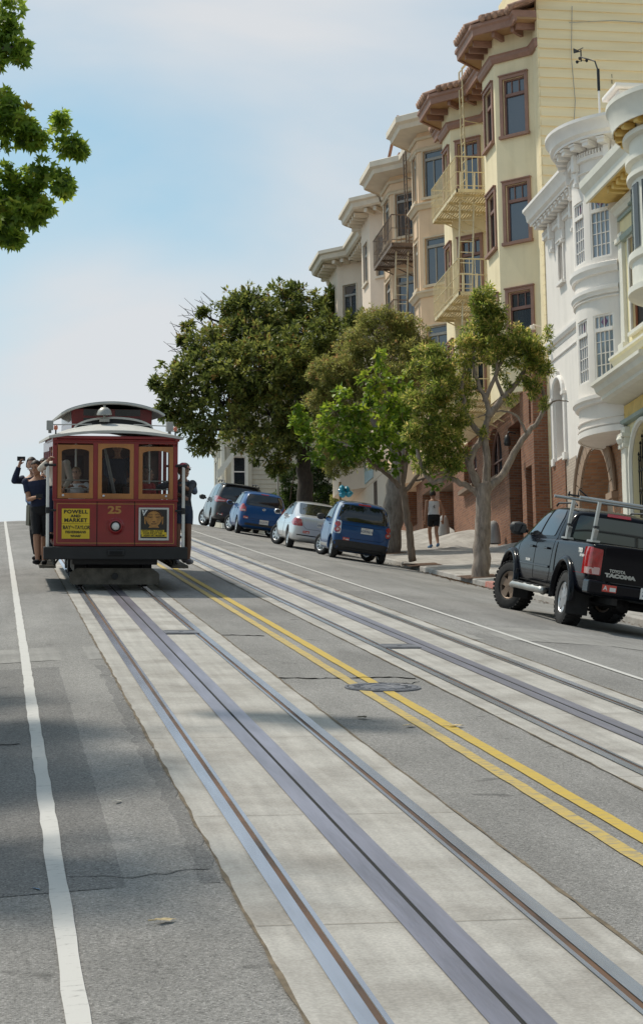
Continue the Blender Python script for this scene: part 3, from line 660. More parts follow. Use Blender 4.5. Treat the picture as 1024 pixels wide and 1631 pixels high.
for yc, hw, z0, zs in ((60.35, .95, 11.75, 12.35), (63.6, .9, 12.0, 12.6)):
    P = arch_hole_pts(yc, hw, z0, zs); pr = MB()
    pr.face([(XB+.24, y, z) for y, z in P]); g = pr.build('base_window', M_GLASS, yb)
    fr = MB(); loop = [(XB+.2, y, z) for y, z in P]; fr.tube(loop, .05, 6, closed=True)
    for yy in (-hw/3, hw/3): fr.box((XB+.21, yc+yy, (z0+zs+hw*.8)/2), (.05, .05, zs+hw*.85-z0))
    fr.box((XB+.21, yc, zs), (.05, hw*1.9, .05)); fr.build('frame', M_BROWN2, g)
    sl = MB(); sl.box((XB-.05, yc, z0-.06), (.3, hw*2.2, .12)); sl.build('sill', M_BRICK, g)
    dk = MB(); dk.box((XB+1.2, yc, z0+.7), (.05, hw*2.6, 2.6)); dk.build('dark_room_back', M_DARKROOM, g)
# near brick pier with slot and doorway
mb = MB(); pp = [(15.0, 54.55), (14.55, 54.55), (14.55, 55.95), (15.0, 55.95)]
sgs = []; u = 0
for i, hh in ((0, ()), (1, ((.2, .42, 12.45, 13.4), (.3, .95, 8.3, 11.3))), (2, ())):
    s = Seg(pp[i], pp[i+1]); s.wall(mb, 8.2, 14.0, hh, depth=.3); sgs.append(s)
mb.face([(x, y, 14.0) for x, y in pp], 0); mb.build('brick_pier', M_BRICK, yb, uv=True)
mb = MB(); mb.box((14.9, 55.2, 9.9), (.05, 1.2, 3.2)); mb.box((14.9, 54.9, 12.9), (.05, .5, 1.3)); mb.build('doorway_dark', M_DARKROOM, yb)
mb = MB(); mb.tube([(14.4, 55.9, 12.35), (14.2, 55.9, 12.4), (14.15, 55.9, 12.3)], .02, 6); mb.lathe([(.0, .12), (.05, .1), (.09, 0), (.1, -.16), (.07, -.2), (.0, -.2)], (14.15, 55.9, 12.2), n=10); mb.build('porch_lamp', M_IRONB, yb, smooth=True)
mb = MB(); mb.tube([(16.0, 54.34, 24.4), (15.93, 54.34, 22.9), (16.0, 54.34, 21.6), (15.85, 54.34, 20.0), (15.8, 54.34, 19.1), (15.95, 54.34, 18.9)], .009, 5); mb.tube([(15.9, 54.33, 23.9), (17.2, 54.33, 24.02), (19.2, 54.33, 23.98), (24, 54.33, 23.9)], .009, 5); mb.build('cable', M_GREYW, yb)
mb = MB(); mb.tube([(14.85, 54.5, 15.1), (14.62, 54.45, 15.15), (14.58, 54.4, 15.05)], .03, 6); mb.lathe([(0, .08), (.06, .06), (.1, -.05), (.0, -.05)], (14.56, 54.38, 15.05), n=10); mb.build('wall_lamp', M_PALET, yb)

# ------------------------------------------------------------------ fire escapes
def fire_escape(label, m, mlad, y0, y1, xo, xw, ybay, zs, ztop, roofy):
    t = thing('fire_escape', label, 'fire escape', (0, 0, 0), group='fire escapes on the facades')
    for z in zs:
        mb = MB()
        mb.box(((xo+xw)/2, y0+.02, z-.05), (xw-xo, .04, .10)); mb.box(((xo+xw)/2, y1-.02, z-.05), (xw-xo, .04, .10)); mb.box((xo+.02, (y0+y1)/2, z-.05), (.04, y1-y0, .10))
        n = int((xw-xo)/.085)
        for k in range(n): mb.box((xo+.06+k*.085, (y0+y1)/2, z-.02), (.055, y1-y0-.05, .03))
        for k in range(4): yy = y0+(y1-y0)*(k+.5)/4; mb.box(((xo+xw)/2, yy, z-.075), (xw-xo, .06, .06)); mb.tube([(xo+.1, yy, z-.1), (xw, yy, z-.75)], .02, 6)
        mb.build('landing', m, t)
        mb = MB(); h = 1.0
        for zz, r in ((h, .022), (h*.52, .014), (.1, .014)): mb.tube([(xw, y0, z+zz), (xo, y0, z+zz), (xo, y1, z+zz), (xw-.9, y1, z+zz)], r, 6)
        nb_ = int((y1-y0)/.13)
        for k in range(nb_+1): yy = y0+(y1-y0)*k/nb_; mb.tube([(xo, yy, z), (xo, yy, z+h)], .010, 5)
        for k in range(1, 9): xx = xo+(xw-xo)*k/9; mb.tube([(xx, y0, z), (xx, y0, z+h)], .010, 5)
        for k in range(1, 4): xx = xo+.6*k/4; mb.tube([(xx, y1, z), (xx, y1, z+h)], .010, 5)
        mb.build('railing', m, t)
    for a, b in zip(zs[1:], zs[:-1]):
        mb = MB(); ya, yb_ = y0+.9, y0+1.7
        for x in (xo+.35, xo+.78): mb.tube([(x, ya, b+.8), (x, ya+.12, b), (x, yb_, a)], .03, 6)
        for k in range(1, 10):
            q = k/10; yy = ya+.12+(yb_-ya-.12)*(1-q); zz = a+(b-a)*q; mb.tube([(xo+.35, yy, zz), (xo+.78, yy, zz)], .016, 5)
        mb.build('ladder', mlad, t)
    mb = MB(); z = zs[0]; x = xo+.75
    for yy in (roofy, roofy+.42): mb.tube([(x, yy, z), (x-.05, yy, ztop-.3), (x-.05, yy, ztop+.5), (x+.3, yy, ztop+.9), (x+.7, yy, ztop+.6)], .026, 6)
    k = 0
    while z+.3*k < ztop+.5: mb.tube([(x-.02, roofy, z+.3*k), (x-.02, roofy+.42, z+.3*k)], .014, 5); k += 1
    mb.tube([(x, roofy, ztop-1.2), (15, roofy+.3, ztop-1.2)], .018, 5); mb.build('roof_ladder', m, t)
    return t
fire_escape('yellow iron fire escape with railed landings between the two bays of the cream yellow house', M_FEY, M_WHITEPIPE, 58.55, 62.05, 13.48, 15.0, 61, (20.25, 17.1, 13.95), 24.2, 60.4)
# ------------------------------------------------------------------ tan apartment house
tb = thing('apartment_building', 'tan stucco apartment house with grey framed windows and pale boxed cornice', 'building', group='houses up the right side')
dpath = [(15, 65.45), (15, 66.1), (14.1, 67.0), (14.1, 68.1), (15, 69.0), (15, 71.1), (14.1, 72.0), (14.1, 73.5), (15, 74.4), (15, 75.2)]
holes = {}; wins = []
DZ = (22.45, 19.4, 16.35)
for z in DZ:
    for base in (0, 4):
        addwin(1+base, .22, 1.05, z, z+1.62, curtain=(.55, 1) if z < 20 else (0, .3)); addwin(2+base, .25, (.85 if base == 0 else 1.2), z, z+1.62, curtain=(0, 1))
    addwin(4, .6, 1.5, z-.2, z+1.62)
mb = MB(); dsegs = ring_wall(mb, dpath, 13.4, 25.0, holes)
mb.face([(x, y, 13.4) for x, y in [(15.2, 65.45)]+dpath+[(15.2, 75.2)]][::-1]); mb.face([(x, y, 25.0) for x, y in dpath+[(30, 75.2), (30, 65.45)]])
mb.face([(15, 65.45, 24), (30, 65.45, 24), (30, 65.45, 25.4), (15, 65.45, 25.4)]); mb.face([(15, 75.2, 9), (30, 75.2, 9), (30, 75.2, 25), (15, 75.2, 25)])
mb.build('wall', M_TAN, tb, uv=True)
for (i, u0, u1, z0, z1, k) in wins: window(tb, dsegs[i], u0, u1, z0, z1, M_TANL, M_GREYW, trim_w=0.05, transom=0.82, low=(.55,), top_n=0, proud=.03, head=False, **k)
for z in (22.05, 19.0, 15.95):
    mb = MB(); mb.sweep(dpath[:5], [(0, z), (.06, z), (.12, z+.1), (.18, z+.14), (.18, z+.2), (0, z+.24)]); mb.sweep(dpath[5:], [(0, z), (.06, z), (.12, z+.1), (.18, z+.14), (.18, z+.2), (0, z+.24)]); mb.build('string_course', M_TANL, tb)
mb = MB(); mb.sweep(dpath, [(-.05, 24.75), (.60, 24.85), (.64, 24.80), (.68, 24.95), (.80, 25.02), (.80, 25.22), (.72, 25.26), (-.05, 25.3)]); mb.build('cornice', M_PALET, tb)
mb = MB(); mb.sweep(dpath, [(0, 24.1), (.05, 24.1), (.05, 24.16), (.09, 24.2), (0, 24.24)]); mb.sweep(dpath, [(0, 24.5), (.06, 24.5), (.1, 24.58), (0, 24.62)]); mb.build('frieze_moulding', M_TANL, tb)
for i in (2, 6):
    s = dsegs[i]
    for z0, z1 in ((21.18, 21.9), (18.12, 18.85)):
        mb = MB(); lp = [s.F(.18, z0, .012), s.F(s.L-.18, z0, .012), s.F(s.L-.18, z1, .012), s.F(.18, z1, .012)]; mb.tube(lp, .03, 4, closed=True); mb.build('wall_panel', M_TANL, tb)
hl = [[(66.2, 9.3), (68.4, 9.3), (68.4, 12.6), (66.2, 12.6)], [(69.2, 9.5), (71.2, 9.5), (71.2, 12.9), (69.2, 12.9)], arch_hole_pts(73, .8, 12.0, 13.0)]
wall_poly_holes('brick_base', 14.88, 65.42, 75.2, 8.6, 13.39, hl, M_BRICK, tb, depth=.5)
mb = MB(); mb.box((15.4, 67.3, 11), (.08, 2.4, 3.6)); mb.box((15.4, 70.2, 11.2), (.08, 2.2, 3.6)); mb.box((15.4, 73, 12.8), (.08, 1.8, 2.2)); mb.build('garage_door', M_BROWN2, tb)
fire_escape('dark brown iron fire escape with railed landings on the tan house', M_FEB, M_WHITEPIPE, 68.9, 72.4, 13.52, 15.0, 71, (21.45, 18.4, 15.4), 25.2, 69.6)
mb = MB()                                    # brown stair housing on the roof edge of the tan house
for k in range(5): mb.box((14.9+.1*k, 73.6-.35*k, 25.4+.22*k), (1.0, .35, .25))
mb.tube([(14.3, 74.0, 25.4), (14.4, 71.7, 27.0)], .06, 6); mb.build('roof_stair', M_BROWN, tb)
# ------------------------------------------------------------------ pale house with bracketed cornice
pb = thing('apartment_building', 'pale pinkish stucco apartment house with bracketed cornice nearest the hilltop', 'building', group='houses up the right side')
epath = [(15, 75.25), (15, 75.4), (14.1, 76.3), (14.1, 78.1), (15, 79.0), (15, 83.1), (14.1, 84.0), (14.1, 86.0), (15, 86.9), (15, 88.0)]
holes = {}; wins = []
for z in (22.1, 19.1, 16.1):
    for base in (0, 4): addwin(1+base, .3, .98, z, z+1.6, curtain=(0, 1) if (base+z) < 24 else None); addwin(2+base, .45, 1.35, z, z+1.6)
    addwin(4, .8, 1.7, z, z+1.6); addwin(4, 2.5, 3.4, z, z+1.6)
mb = MB(); esegs = ring_wall(mb, epath, 15.0, 24.9, holes)
mb.face([(x, y, 15.0) for x, y in [(15.2, 75.25)]+epath+[(15.2, 88)]][::-1]); mb.face([(x, y, 24.9) for x, y in epath+[(30, 88), (30, 75.25)]])
mb.face([(15, 88, 12), (30, 88, 12), (30, 88, 25), (15, 88, 25)]); mb.build('wall', M_PALE2, pb, uv=True)
for (i, u0, u1, z0, z1, k) in wins: window(pb, esegs[i], u0, u1, z0, z1, M_PALET, M_GREYW, trim_w=0.04, transom=0.72, low=(.5,) if i > 4 else (), proud=.03, head=False, **k)
mb = MB(); mb.sweep(epath, [(-.05, 24.72), (.62, 24.78), (.62, 24.72), (.70, 24.78), (.74, 24.95), (.84, 25.0), (.84, 25.14), (-.05, 25.16)])
for i in range(len(esegs)):
    s = esegs[i]; n = max(1, int(s.L/.42))
    if s.L < .3: continue
    for k in range(n): u = s.L*(k+.5)/n; s.box(mb, u-.07, u+.07, 24.56, 24.72, 0, .55)
mb.build('cornice', M_PALET, pb)
mb = MB(); s = Seg((15.02, 75.25), (15.02, 88)); s.wall(mb, 11, 15.0, [(5.4, 6.2, 13.9, 14.95)], depth=.1); mb.build('ground_floor', M_PALE2, pb, uv=True)
mb = MB()
for k in range(9): mb.box((15.03, 80.68+.09*k, 14.42), (.02, .02, 1.02))
for k in range(8): mb.box((15.04, 81.05, 13.95+.13*k), (.02, .78, .02))
mb.build('window_grille', M_FEB, pb)
mb = MB(); mb.box((15.1, 81.05, 14.4), (.02, .8, 1.05)); mb.build('pane', M_GLASS, pb)
sg = thing('wall_sign', 'pale blue painted sign panel with dark blue writing on the pale ground floor wall', 'sign', (14.98, 82.6, 16.6))
mb = MB(); mb.box((0, 0, 0), (.05, 2.6, 2.9)); mb.build('panel', mat('pale_blue_sign', (0.42, 0.55, 0.6), rough=0.6), sg)
mb = MB()
rs = random.Random(3)
for r_ in range(4):
    y = -1.0
    while y < .8: l = rs.uniform(.1, .3); mb.box((-.028, y+l/2, .5-.3*r_), (.006, l, .1)); y += l+.08
mb.build('lettering', mat('sign_blue', (0.1, 0.25, 0.42)), sg)
# ------------------------------------------------------------------ white house with a bow front
wb = thing('row_house', 'white painted house with a round bow window, dentil cornice and brick arch at street level', 'house', group='houses up the right side')
def circ(cx, cy, r, a): return (cx-r*math.sin(R(a)), cy-r*math.cos(R(a)))
BC = (15.58, 47.85); BR = 1.6
AN = [36, 39]+[42, 46.4, 50.8, 55.2, 59.6, 64]+[68]+[72, 76.4, 80.8, 85.2, 89.6, 94]+[98, 102]+[106, 111, 116, 121, 126, 131]+[138, 146, 154, 162, 170, 180]
bow = [circ(BC[0], BC[1], BR, a) for a in AN]
FX = 15.0
keep = [(a, p) for a, p in zip(AN, bow) if p[0] < FX-.02]
wpath = [(FX, 46.555)]+[p for a, p in keep]+[(FX, 49.45), (FX, 54.38)]
BZ = (12.08, 15.03); holes = {}; wins = []
for a, b in ((42, 64), (72, 94), (106, 131)):
    ids = [i for i, (q, p) in enumerate(keep) if a <= q < b]
    for k, i in enumerate(ids):
        Lq = (Vector(keep[i+1][1])-Vector(keep[i][1])).length
        for z in BZ: holes.setdefault(i+1, []).append((0.0, Lq, z, z+1.56, .15, 'bt'+('l' if k == 0 else '')+('r' if k == len(ids)-1 else '')))
    for z in BZ: wins.append((Seg(circ(*BC, BR, a), circ(*BC, BR, b)), z))
LW = len(wpath)-2
holes.setdefault(LW, []).append((3.05, 3.5, 15.95, 17.0))
mb = MB(); wsegs = []; u = 0
for i in range(len(wpath)-1):
    s = Seg(wpath[i], wpath[i+1]); zlo = 10.78 if i < LW else 14.3
    s.wall(mb, zlo, 18.3, holes.get(i, ()), depth=.16, uofs=u); wsegs.append(s)
ip = [(FX+.3, 46.555)]+wpath[:-1]+[(FX+.3, 49.45)]
mb.face([(x, y, 10.78) for x, y in ip][::-1])
mb.face([(x, y, 18.28) for x, y in wpath+[(28, 54.38), (28, 46.8)]])
mb.face([(28, 46.8, 7), (28, 54.38, 7), (28, 54.38, 18), (28, 46.8, 18)]); mb.face([(15, 46.8, 11), (28, 46.8, 11), (28, 46.8, 18), (15, 46.8, 18)])
mb.build('wall', M_WHITEW, wb, uv=True)
rsx = Seg((FX, 49.45), (FX, 54.38))
mb = MB(); wall_h = [arch_hole_pts(53.42, .42, 11.3, 12.95)]
wall_poly_holes('entrance_wall', FX, 50.1, 54.38, 10.95, 14.29, wall_h, M_WHITEW, wb, depth=.25)
M_STAIN = mat('stained_glass', (0.16, 0.06, 0.14), rough=0.1, var=0.5, scale=9); M_STAIN2 = mat('dark_leaded_glass', (0.05, 0.06, 0.07), rough=0.08, var=0.4, scale=9)
M_GLASSB = glassmat('sky_reflection_glass', (0.22, 0.27, 0.33), alpha=0.45); M_GLASS, M_KEEP = M_GLASSB, M_GLASS  # bow window panes: sky reflection put into the paler tint
for (s, z0) in wins:
    u0, u1, z1 = 0.0, s.L, z0+1.56; fo = window(wb, s, u0, u1, z0, z1, M_WTRIM, M_WTRIM, trim_w=0, transom=0.76, top_n=3, grid=(4, 4), bar=.02, sill=False, depth=.04, proud=.03, curtain=(0.0, 1.0))
    mb = MB(); uc, zc = (u0+u1)/2, z0+.885*(z1-z0); mb.face([s.F(uc-.1, zc, -.035), s.F(uc, zc-.13, -.035), s.F(uc+.1, zc, -.035), s.F(uc, zc+.13, -.035)]); mb.build('stained_diamond', M_STAIN, fo)
M_GLASS = M_KEEP
s = wsegs[LW]; window(wb, s, 3.05, 3.5, 15.95, 17.0, M_WTRIM, M_WTRIM, trim_w=.07, depth=.14, rails=(.5,))
mb = MB()
for (a, b, k) in ((0, LW, 0),):
    bp = wpath[1:LW+1]
for z, o_, h in ((14.62, .12, .30), (14.1, .10, .24), (11.48, .15, .24), (14.02, .05, .05), (17.2, .05, .06), (11.1, .04, .03), (10.93, .05, .03)):
    mb = MB(); mb.sweep(bp, [(0, z), (o_*.6, z+.02), (o_*.7, z+h*.35), (o_, z+h*.5), (o_, z+h*.85), (0, z+h)]); mb.build('ledge_moulding', M_WTRIM, wb, autosmooth=35)
mb = MB(); mb.sweep(bp, [(0, 10.76), (.05, 10.76), (.05, 10.9), (0, 10.91)]); mb.build('ledge_moulding', M_WTRIM, wb, autosmooth=35)
for z, o_, h in ((14.42, .10, .16), (14.0, .04, .04)): mb = MB(); mb.sweep(wpath[LW:], [(0, z), (o_*.6, z), (o_, z+h*.5), (o_, z+h), (0, z+h)]); mb.build('string_course', M_WTRIM, wb)
# main cornice with brackets, dentils
mb = MB(); mb.sweep(wpath, [(-.02, 17.900), (.42, 17.920), (.42, 17.980), (.50, 18.040), (.54, 18.220), (.62, 18.300), (.62, 18.380), (-.02, 18.420)])
mb.sweep(wpath, [(0, 17.500), (.08, 17.520), (.08, 17.620), (0, 17.620)])
mb.build('cornice', M_WTRIM, wb, autosmooth=35)
mb = MB()
def along(path, step, y0=-1e9, y1=1e9):
    out_ = []; acc = step*.5
    for i in range(len(path)-1):
        s = Seg(path[i], path[i+1])
        while acc < s.L: out_.append((s, acc)); acc += step
        acc -= s.L
    return out_
for s, u in along(wpath, .36): s.box(mb, u-.09, u+.09, 17.760, 17.905, .02, .36); s.box(mb, u-.11, u+.11, 17.855, 17.903, .01, .39)
mb.build('modillions', M_WTRIM, wb)
mb = MB()
for s, u in along(wpath, .085): s.box(mb, u-.025, u+.025, 17.620, 17.720, .0, .10)
mb.build('dentils', M_WTRIM, wb)
for s, u in along(wpath, 1.05):
    mb = MB(); s.box(mb, u-.08, u+.08, 17.32, 17.76, .0, .16); s.box(mb, u-.07, u+.07, 17.04, 17.325, .0, .09); s.box(mb, u-.05, u+.05, 16.94, 17.045, -.01, .13); mb.build('bracket', M_WTRIM, wb, bevel=.02)
# parapet with stepped pediment
mb = MB()
P = [(49.6, 18.05), (49.6, 18.8), (49.0, 19.1), (48.55, 19.1), (48.4, 19.5), (47.5, 19.5), (47.5, 19.1), (47.4, 18.05)]
mb.prism([(15.1, y, z) for y, z in P], (.5, 0, 0)); mb.box((15.35, 47.95, 19.56), (.75, 1.2, .12)); mb.box((15.3, 49.9, 18.3), (.5, .9, .45)); mb.build('parapet', M_WTRIM, wb, bevel=.03)
# surround of the entrance arch and its pilasters
mb = MB(); n = 14
pts = [(FX-.03, 53.42+.5*math.cos(math.pi*k/n), 12.95+.5*math.sin(math.pi*k/n)) for k in range(n+1)]; mb.tube(pts, .07, 6)
mb.box((FX-.04, 53.42, 13.52), (.10, .12, .2))
for yy in (52.84, 53.98): mb.box((FX-.03, yy, 12.1), (.07, .16, 1.7)); mb.box((FX-.05, yy, 12.92), (.12, .22, .10)); mb.box((FX-.05, yy, 11.2), (.12, .22, .2))
mb.build('arch_surround', M_WTRIM, wb, bevel=.01)
mb = MB(); mb.box((15.5, 53.4, 12), (.1, 1.6, 4)); mb.build('porch_back', stained('porch_grey', (.45, .42, .4), (.3, .28, .26)), wb)
# brick street level
hl = [[(48.95, 7.3), (51.65, 7.3)]+[(50.3+1.35*math.cos(math.pi*k/14), 9.6+1.35*math.sin(math.pi*k/14)) for k in range(15)]]
wall_poly_holes('brick_base', FX+.02, 46.8, 51.95, 7.2, 11.06, hl, M_BRICKL, wb, depth=.7)
mb = MB(); s = Seg((FX-.02, 51.95), (FX-.02, 52.9)); s.wall(mb, 7.5, 11.06); s = Seg((FX+.3, 51.93), (FX-.02, 51.95)); s.wall(mb, 7.5, 11.06); mb.build('painted_brick', M_BRICKP, wb, uv=True)
mb = MB(); s = Seg((FX-.05, 52.9), (FX-.05, 54.36)); s.wall(mb, 7.8, 11.2); s = Seg((FX+.4, 52.89), (FX-.05, 52.89)); s.wall(mb, 7.8, 11.2); mb.build('porch_brick', M_BRICK, wb, uv=True)
mb = MB(); n = 16
for k in range(n):                            # ring of header bricks round the arch
    a0, a1 = math.pi*k/n, math.pi*(k+.9)/n
    q = [(50.3+r_*.93*math.cos(a), 9.6+r_*.95*math.sin(a)) for r_, a in ((1.46, a0), (1.86, a0), (1.86, a1), (1.46, a1))]
    mb.prism([(FX-.05, y, z) for y, z in q], (.12, 0, 0))
pts = [(FX-.06, 50.3+1.8*math.cos(math.pi*k/n), 9.6+1.82*math.sin(math.pi*k/n)) for k in range(n+1)]; mb.tube(pts, .05, 6)
for yy in (48.7, 51.9): mb.box((FX-.06, yy, 9.5), (.2, .5, .16)); mb.box((FX-.04, yy, 9.36), (.14, .4, .12))
mb.build('brick_arch', M_BRICKL, wb)
mb = MB(); mb.box((FX+.75, 50.2, 9), (.1, 3.4, 4)); mb.build('garage_back', stained('beige_render', (.52, .46, .38), (.42, .37, .3)), wb)
# anemometer on the white house roof
an = thing('weather_mast', 'white and black weather mast with wind vane standing on the white house roof', 'weather mast', (15.5, 50.45, 18.3))
mb = MB(); mb.tube([(0, 0, 0), (0, 0, 2.25)], .028, 8); mb.build('pole', M_WTRIM, an)
mb = MB(); mb.tube([(0, 0, 2.2), (0, 0, 2.8)], .04, 8); mb.tube([(0, 0, 2.75), (-.05, .1, 3.05), (-.3, .5, 3.3)], .02, 6); mb.tube([(-.3, .5, 3.18), (-.3, .5, 3.5)], .018, 6)
mb.build('arm', M_IRONB, an)
mb = MB(); mb.prism([(-.3, .55, 3.47), (-.42, .8, 3.65), (-.4, .85, 3.53)], (.02, 0, 0)); mb.tube([(-.3, .3, 3.48), (-.4, .8, 3.55)], .012, 5); mb.build('wind_vane', M_IRONB, an)
mb = MB()
for k in range(3): a = k*2.094; mb.tube([(-.3, .5, 3.2), (-.3+.13*math.cos(a), .5+.13*math.sin(a), 3.2)], .008, 5); mb.lathe([(0, -.04), (.035, -.02), (.045, .03), (.03, .045), (0, .045)], (-.3+.15*math.cos(a), .5+.15*math.sin(a), 3.2), n=8)
mb.build('cup_rotor', M_IRONB, an)
# ------------------------------------------------------------------ cream house with round turret at the right edge
AX = 14.7
cb = thing('row_house', 'cream and white house with a round turret, ochre cornice soffit and iron gate', 'house', group='houses up the right side')
TC = (14.9, 41.6); TR = 1.4
tur = [circ(TC[0], TC[1], TR, a) for a in range(0, 181, 12)]
apath = [(AX, 38), (AX, 40.15)]+[p for p in tur if p[0] < AX-.02]+[(AX, 43.05), (AX, 46.75)]
hl = [[(44.8, 12.95), (45.8, 12.95), (45.8, 15.2), (44.8, 15.2)], [(44.4, 6.6), (46.2, 6.6)]+[(45.3+.9*math.cos(math.pi*k/14), 9.75+.95*math.sin(math.pi*k/14)) for k in range(15)]]
wall_poly_holes('wall', AX, 43.0, 46.75, 6.5, 17.1, hl, M_CREAM, cb, depth=.3)
mb = MB(); s = Seg((AX, 38), (AX, 43.0)); s.wall(mb, 6, 17.1); mb.face([(AX, 46.75, 6), (28, 46.75, 6), (28, 46.75, 17.1), (AX, 46.75, 17.1)]); mb.face([(AX, 38, 6), (28, 38, 6), (28, 38, 17.1), (AX, 38, 17.1)]); mb.face([(AX-.1, 38, 17.1), (28, 38, 17.1), (28, 46.75, 17.1), (AX-.1, 46.75, 17.1)]); mb.face([(28, 38, 6), (28, 46.75, 6), (28, 46.75, 17.1), (28, 38, 17.1)]); mb.build('wall_side', M_CREAM, cb)
mb = MB()                                     # turret drum with corbelled foot
mb.lathe([(0.0, 12.1), (.5, 12.2), (1.0, 12.5), (1.3, 12.75), (1.56, 12.82), (1.56, 12.95), (1.45, 13.0), (1.45, 13.5), (1.52, 13.55), (1.52, 13.7), (TR, 13.75), (TR, 15.3), (1.5, 15.35), (1.5, 15.45), (TR, 15.5), (TR, 15.66), (1.52, 15.7), (1.52, 15.8), (1.42, 15.85), (1.42, 16.55)], (TC[0], TC[1], 0), n=40)
mb.build('turret', M_CTRIM, cb, autosmooth=40)
mb = MB()
for k in range(12):
    a = R(20+k*26); s = Seg(circ(TC[0], TC[1], TR, 15+k*22), circ(TC[0], TC[1], TR, 15+k*22+15))
    g = MB(); 
    s.box(mb, 0.0, s.L, 13.8, 15.2, -.1, .03)
mb.build('turret_window', M_GLASS, cb)
mb = MB(); mb.lathe([(1.42, 16.5), (1.75, 16.52), (1.75, 16.44)], (TC[0], TC[1], 0), n=40)
for k in range(22):
    an_ = R(k*360/22); mb.box((TC[0]-1.58*math.sin(an_), TC[1]-1.58*math.cos(an_), 16.43), (.14, .28, .14), rot=(0, 0, -an_))
mb.build('turret_soffit', M_GOLD, cb, bevel=.02)
mb = MB(); mb.lathe([(1.75, 16.44), (1.78, 16.44), (1.79, 16.6), (1.82, 16.7), (1.86, 16.9), (1.9, 16.94), (1.9, 17.04), (0, 17.1)], (TC[0], TC[1], 0), n=48)
mb.lathe([(1.42, 16.2), (1.56, 16.22), (1.56, 16.32), (1.44, 16.34)], (TC[0], TC[1], 0), n=40); mb.build('turret_cornice', M_CTRIM, cb, autosmooth=35)
mb = MB(); mb.sweep([(AX, 43.0), (AX, 46.75), ], [(-.1, 16.320), (.74, 16.340), (.74, 16.400), (-.1, 16.400)])
s = Seg((AX, 43.0), (AX, 46.75))
for k in range(7): u = .25+k*.36; s.box(mb, u-.08, u+.08, 16.180, 16.335, .0, .62)
mb.build('eave_soffit', M_GOLD, cb, bevel=.02)
mb = MB(); mb.sweep([(AX, 43.0), (AX, 46.75), ], [(-.1, 16.410), (.72, 16.410), (.72, 16.310), (.78, 16.310), (.80, 16.520), (.9, 16.660), (.92, 16.820), (-.1, 16.870)])
mb.sweep([(AX, 43.0), (AX, 46.75), ], [(0, 15.920), (.1, 15.940), (.14, 16.060), (.2, 16.100), (.2, 16.160), (0, 16.180)]); mb.build('eave_cornice', M_CTRIM, cb)
mb = MB(); mb.sweep([(AX, 43.0), (AX, 46.75), ], [(0, 15.820), (.06, 15.820), (.06, 15.900), (0, 15.910)])
for k in range(24): u = .06+k*.105; s.box(mb, u-.03, u+.03, 15.910, 15.980, .0, .12)
mb.build('dentils', M_GREEN, cb)
pth = [(AX, 43.0), (AX, 46.75), ]
mb = MB(); mb.sweep(pth, [(0, 11.35), (.45, 11.45), (.55, 11.5), (.55, 11.58), (.68, 11.66), (.72, 11.78), (.8, 11.82), (.8, 11.9), (0, 12.05)]); mb.sweep(pth, [(0, 12.22), (.22, 12.3), (.28, 12.42), (.34, 12.46), (.34, 12.52), (0, 12.6)]); mb.build('belt_cornice', M_CTRIM, cb)
mb = MB(); mb.sweep(pth, [(0, 12.06), (.4, 12.02), (.3, 12.2), (0, 12.21)]); mb.build('belt_band', M_YLINE, cb)
mb = MB(); mb.sweep(pth, [(0, 11.0), (.06, 11.0), (.06, 11.32), (0, 11.34)]); mb.build('frieze_band', M_GOLD, cb)
mb = MB(); mb.sweep(pth, [(0, 10.86), (.14, 10.88), (.16, 10.96), (0, 10.98)]); mb.build('green_moulding', M_GREEN, cb); mb = MB(); mb.sweep([(AX, 43.0), (AX, 46.75)], [(0, 15.22), (.12, 15.24), (.16, 15.34), (0, 15.36)]); mb.build('green_moulding', M_GREEN, cb)
mb = MB()
for yy in (46.5, 44.1): mb.box((AX-.06, yy, 8.6), (.16, .34, 4.4)); mb.box((AX-.09, yy, 10.6), (.26, .44, .10)); mb.box((AX-.08, yy, 10.35), (.24, .40, .1)); mb.lathe([(.0, .0), (.1, .02), (.14, .12), (.1, .2), (0, .22)], (AX-.16, yy, 10.38), n=10)
mb.box((AX-.03, 46.35, 14.0), (.12, .3, 3.0)); mb.box((AX-.06, 46.35, 12.7), (.2, .4, .2)); mb.box((AX-.06, 46.35, 15.3), (.2, .42, .12))
mb.build('pilasters', M_CTRIM, cb, bevel=.015)
mb = MB(); n = 16; pts = [(AX-.03, 45.3+.98*math.cos(math.pi*k/n), 9.75+1.03*math.sin(math.pi*k/n)) for k in range(n+1)]; mb.tube([(AX-.03, 46.28, 7)]+pts+[(AX-.03, 44.32, 7)], .08, 6); mb.build('arch_surround', M_CTRIM, cb)
s = Seg((AX, 44.8), (AX, 45.8)); window(cb, s, 0, 1.0, 12.95, 15.2, M_CTRIM, mat('terracotta_sash', (.32, .12, .06)), trim_w=.09, rails=(.5,), depth=.1)
ga = thing('iron_gate', 'black wrought iron gate in the arch of the cream house', 'gate', (AX+.12, 45.3, 7.5))
mb = MB()
for k in range(12):
    y = -.82+k*.149; h = 2.25+.95*math.sqrt(max(0, 1-(y/.9)**2))-.1; mb.tube([(0, y, 0), (0, y, h)], .016, 6); mb.lathe([(0, 0), (.03, .04), (0, .14)], (0, y, h), n=6)
mb.build('bars', M_IRONB, ga)
mb = MB()
for z in (.15, 1.2, 2.2): mb.box((0, 0, z), (.03, 1.7, .05))
for k in range(6):
    y = -.7+k*.28; pts = [(-.02, y+.1*math.cos(a*.5)*(1-a/16), 1.7+.1*math.sin(a*.5)*(1-a/16)) for a in range(14)]; mb.tube(pts, .01, 4); pts = [(p[0], p[1], p[2]-.9) for p in pts]; mb.tube(pts, .01, 4); pts = [(p[0], p[1], p[2]+1.65) for p in pts]; mb.tube(pts, .01, 4)
mb.build('scrollwork', M_IRONB, ga)
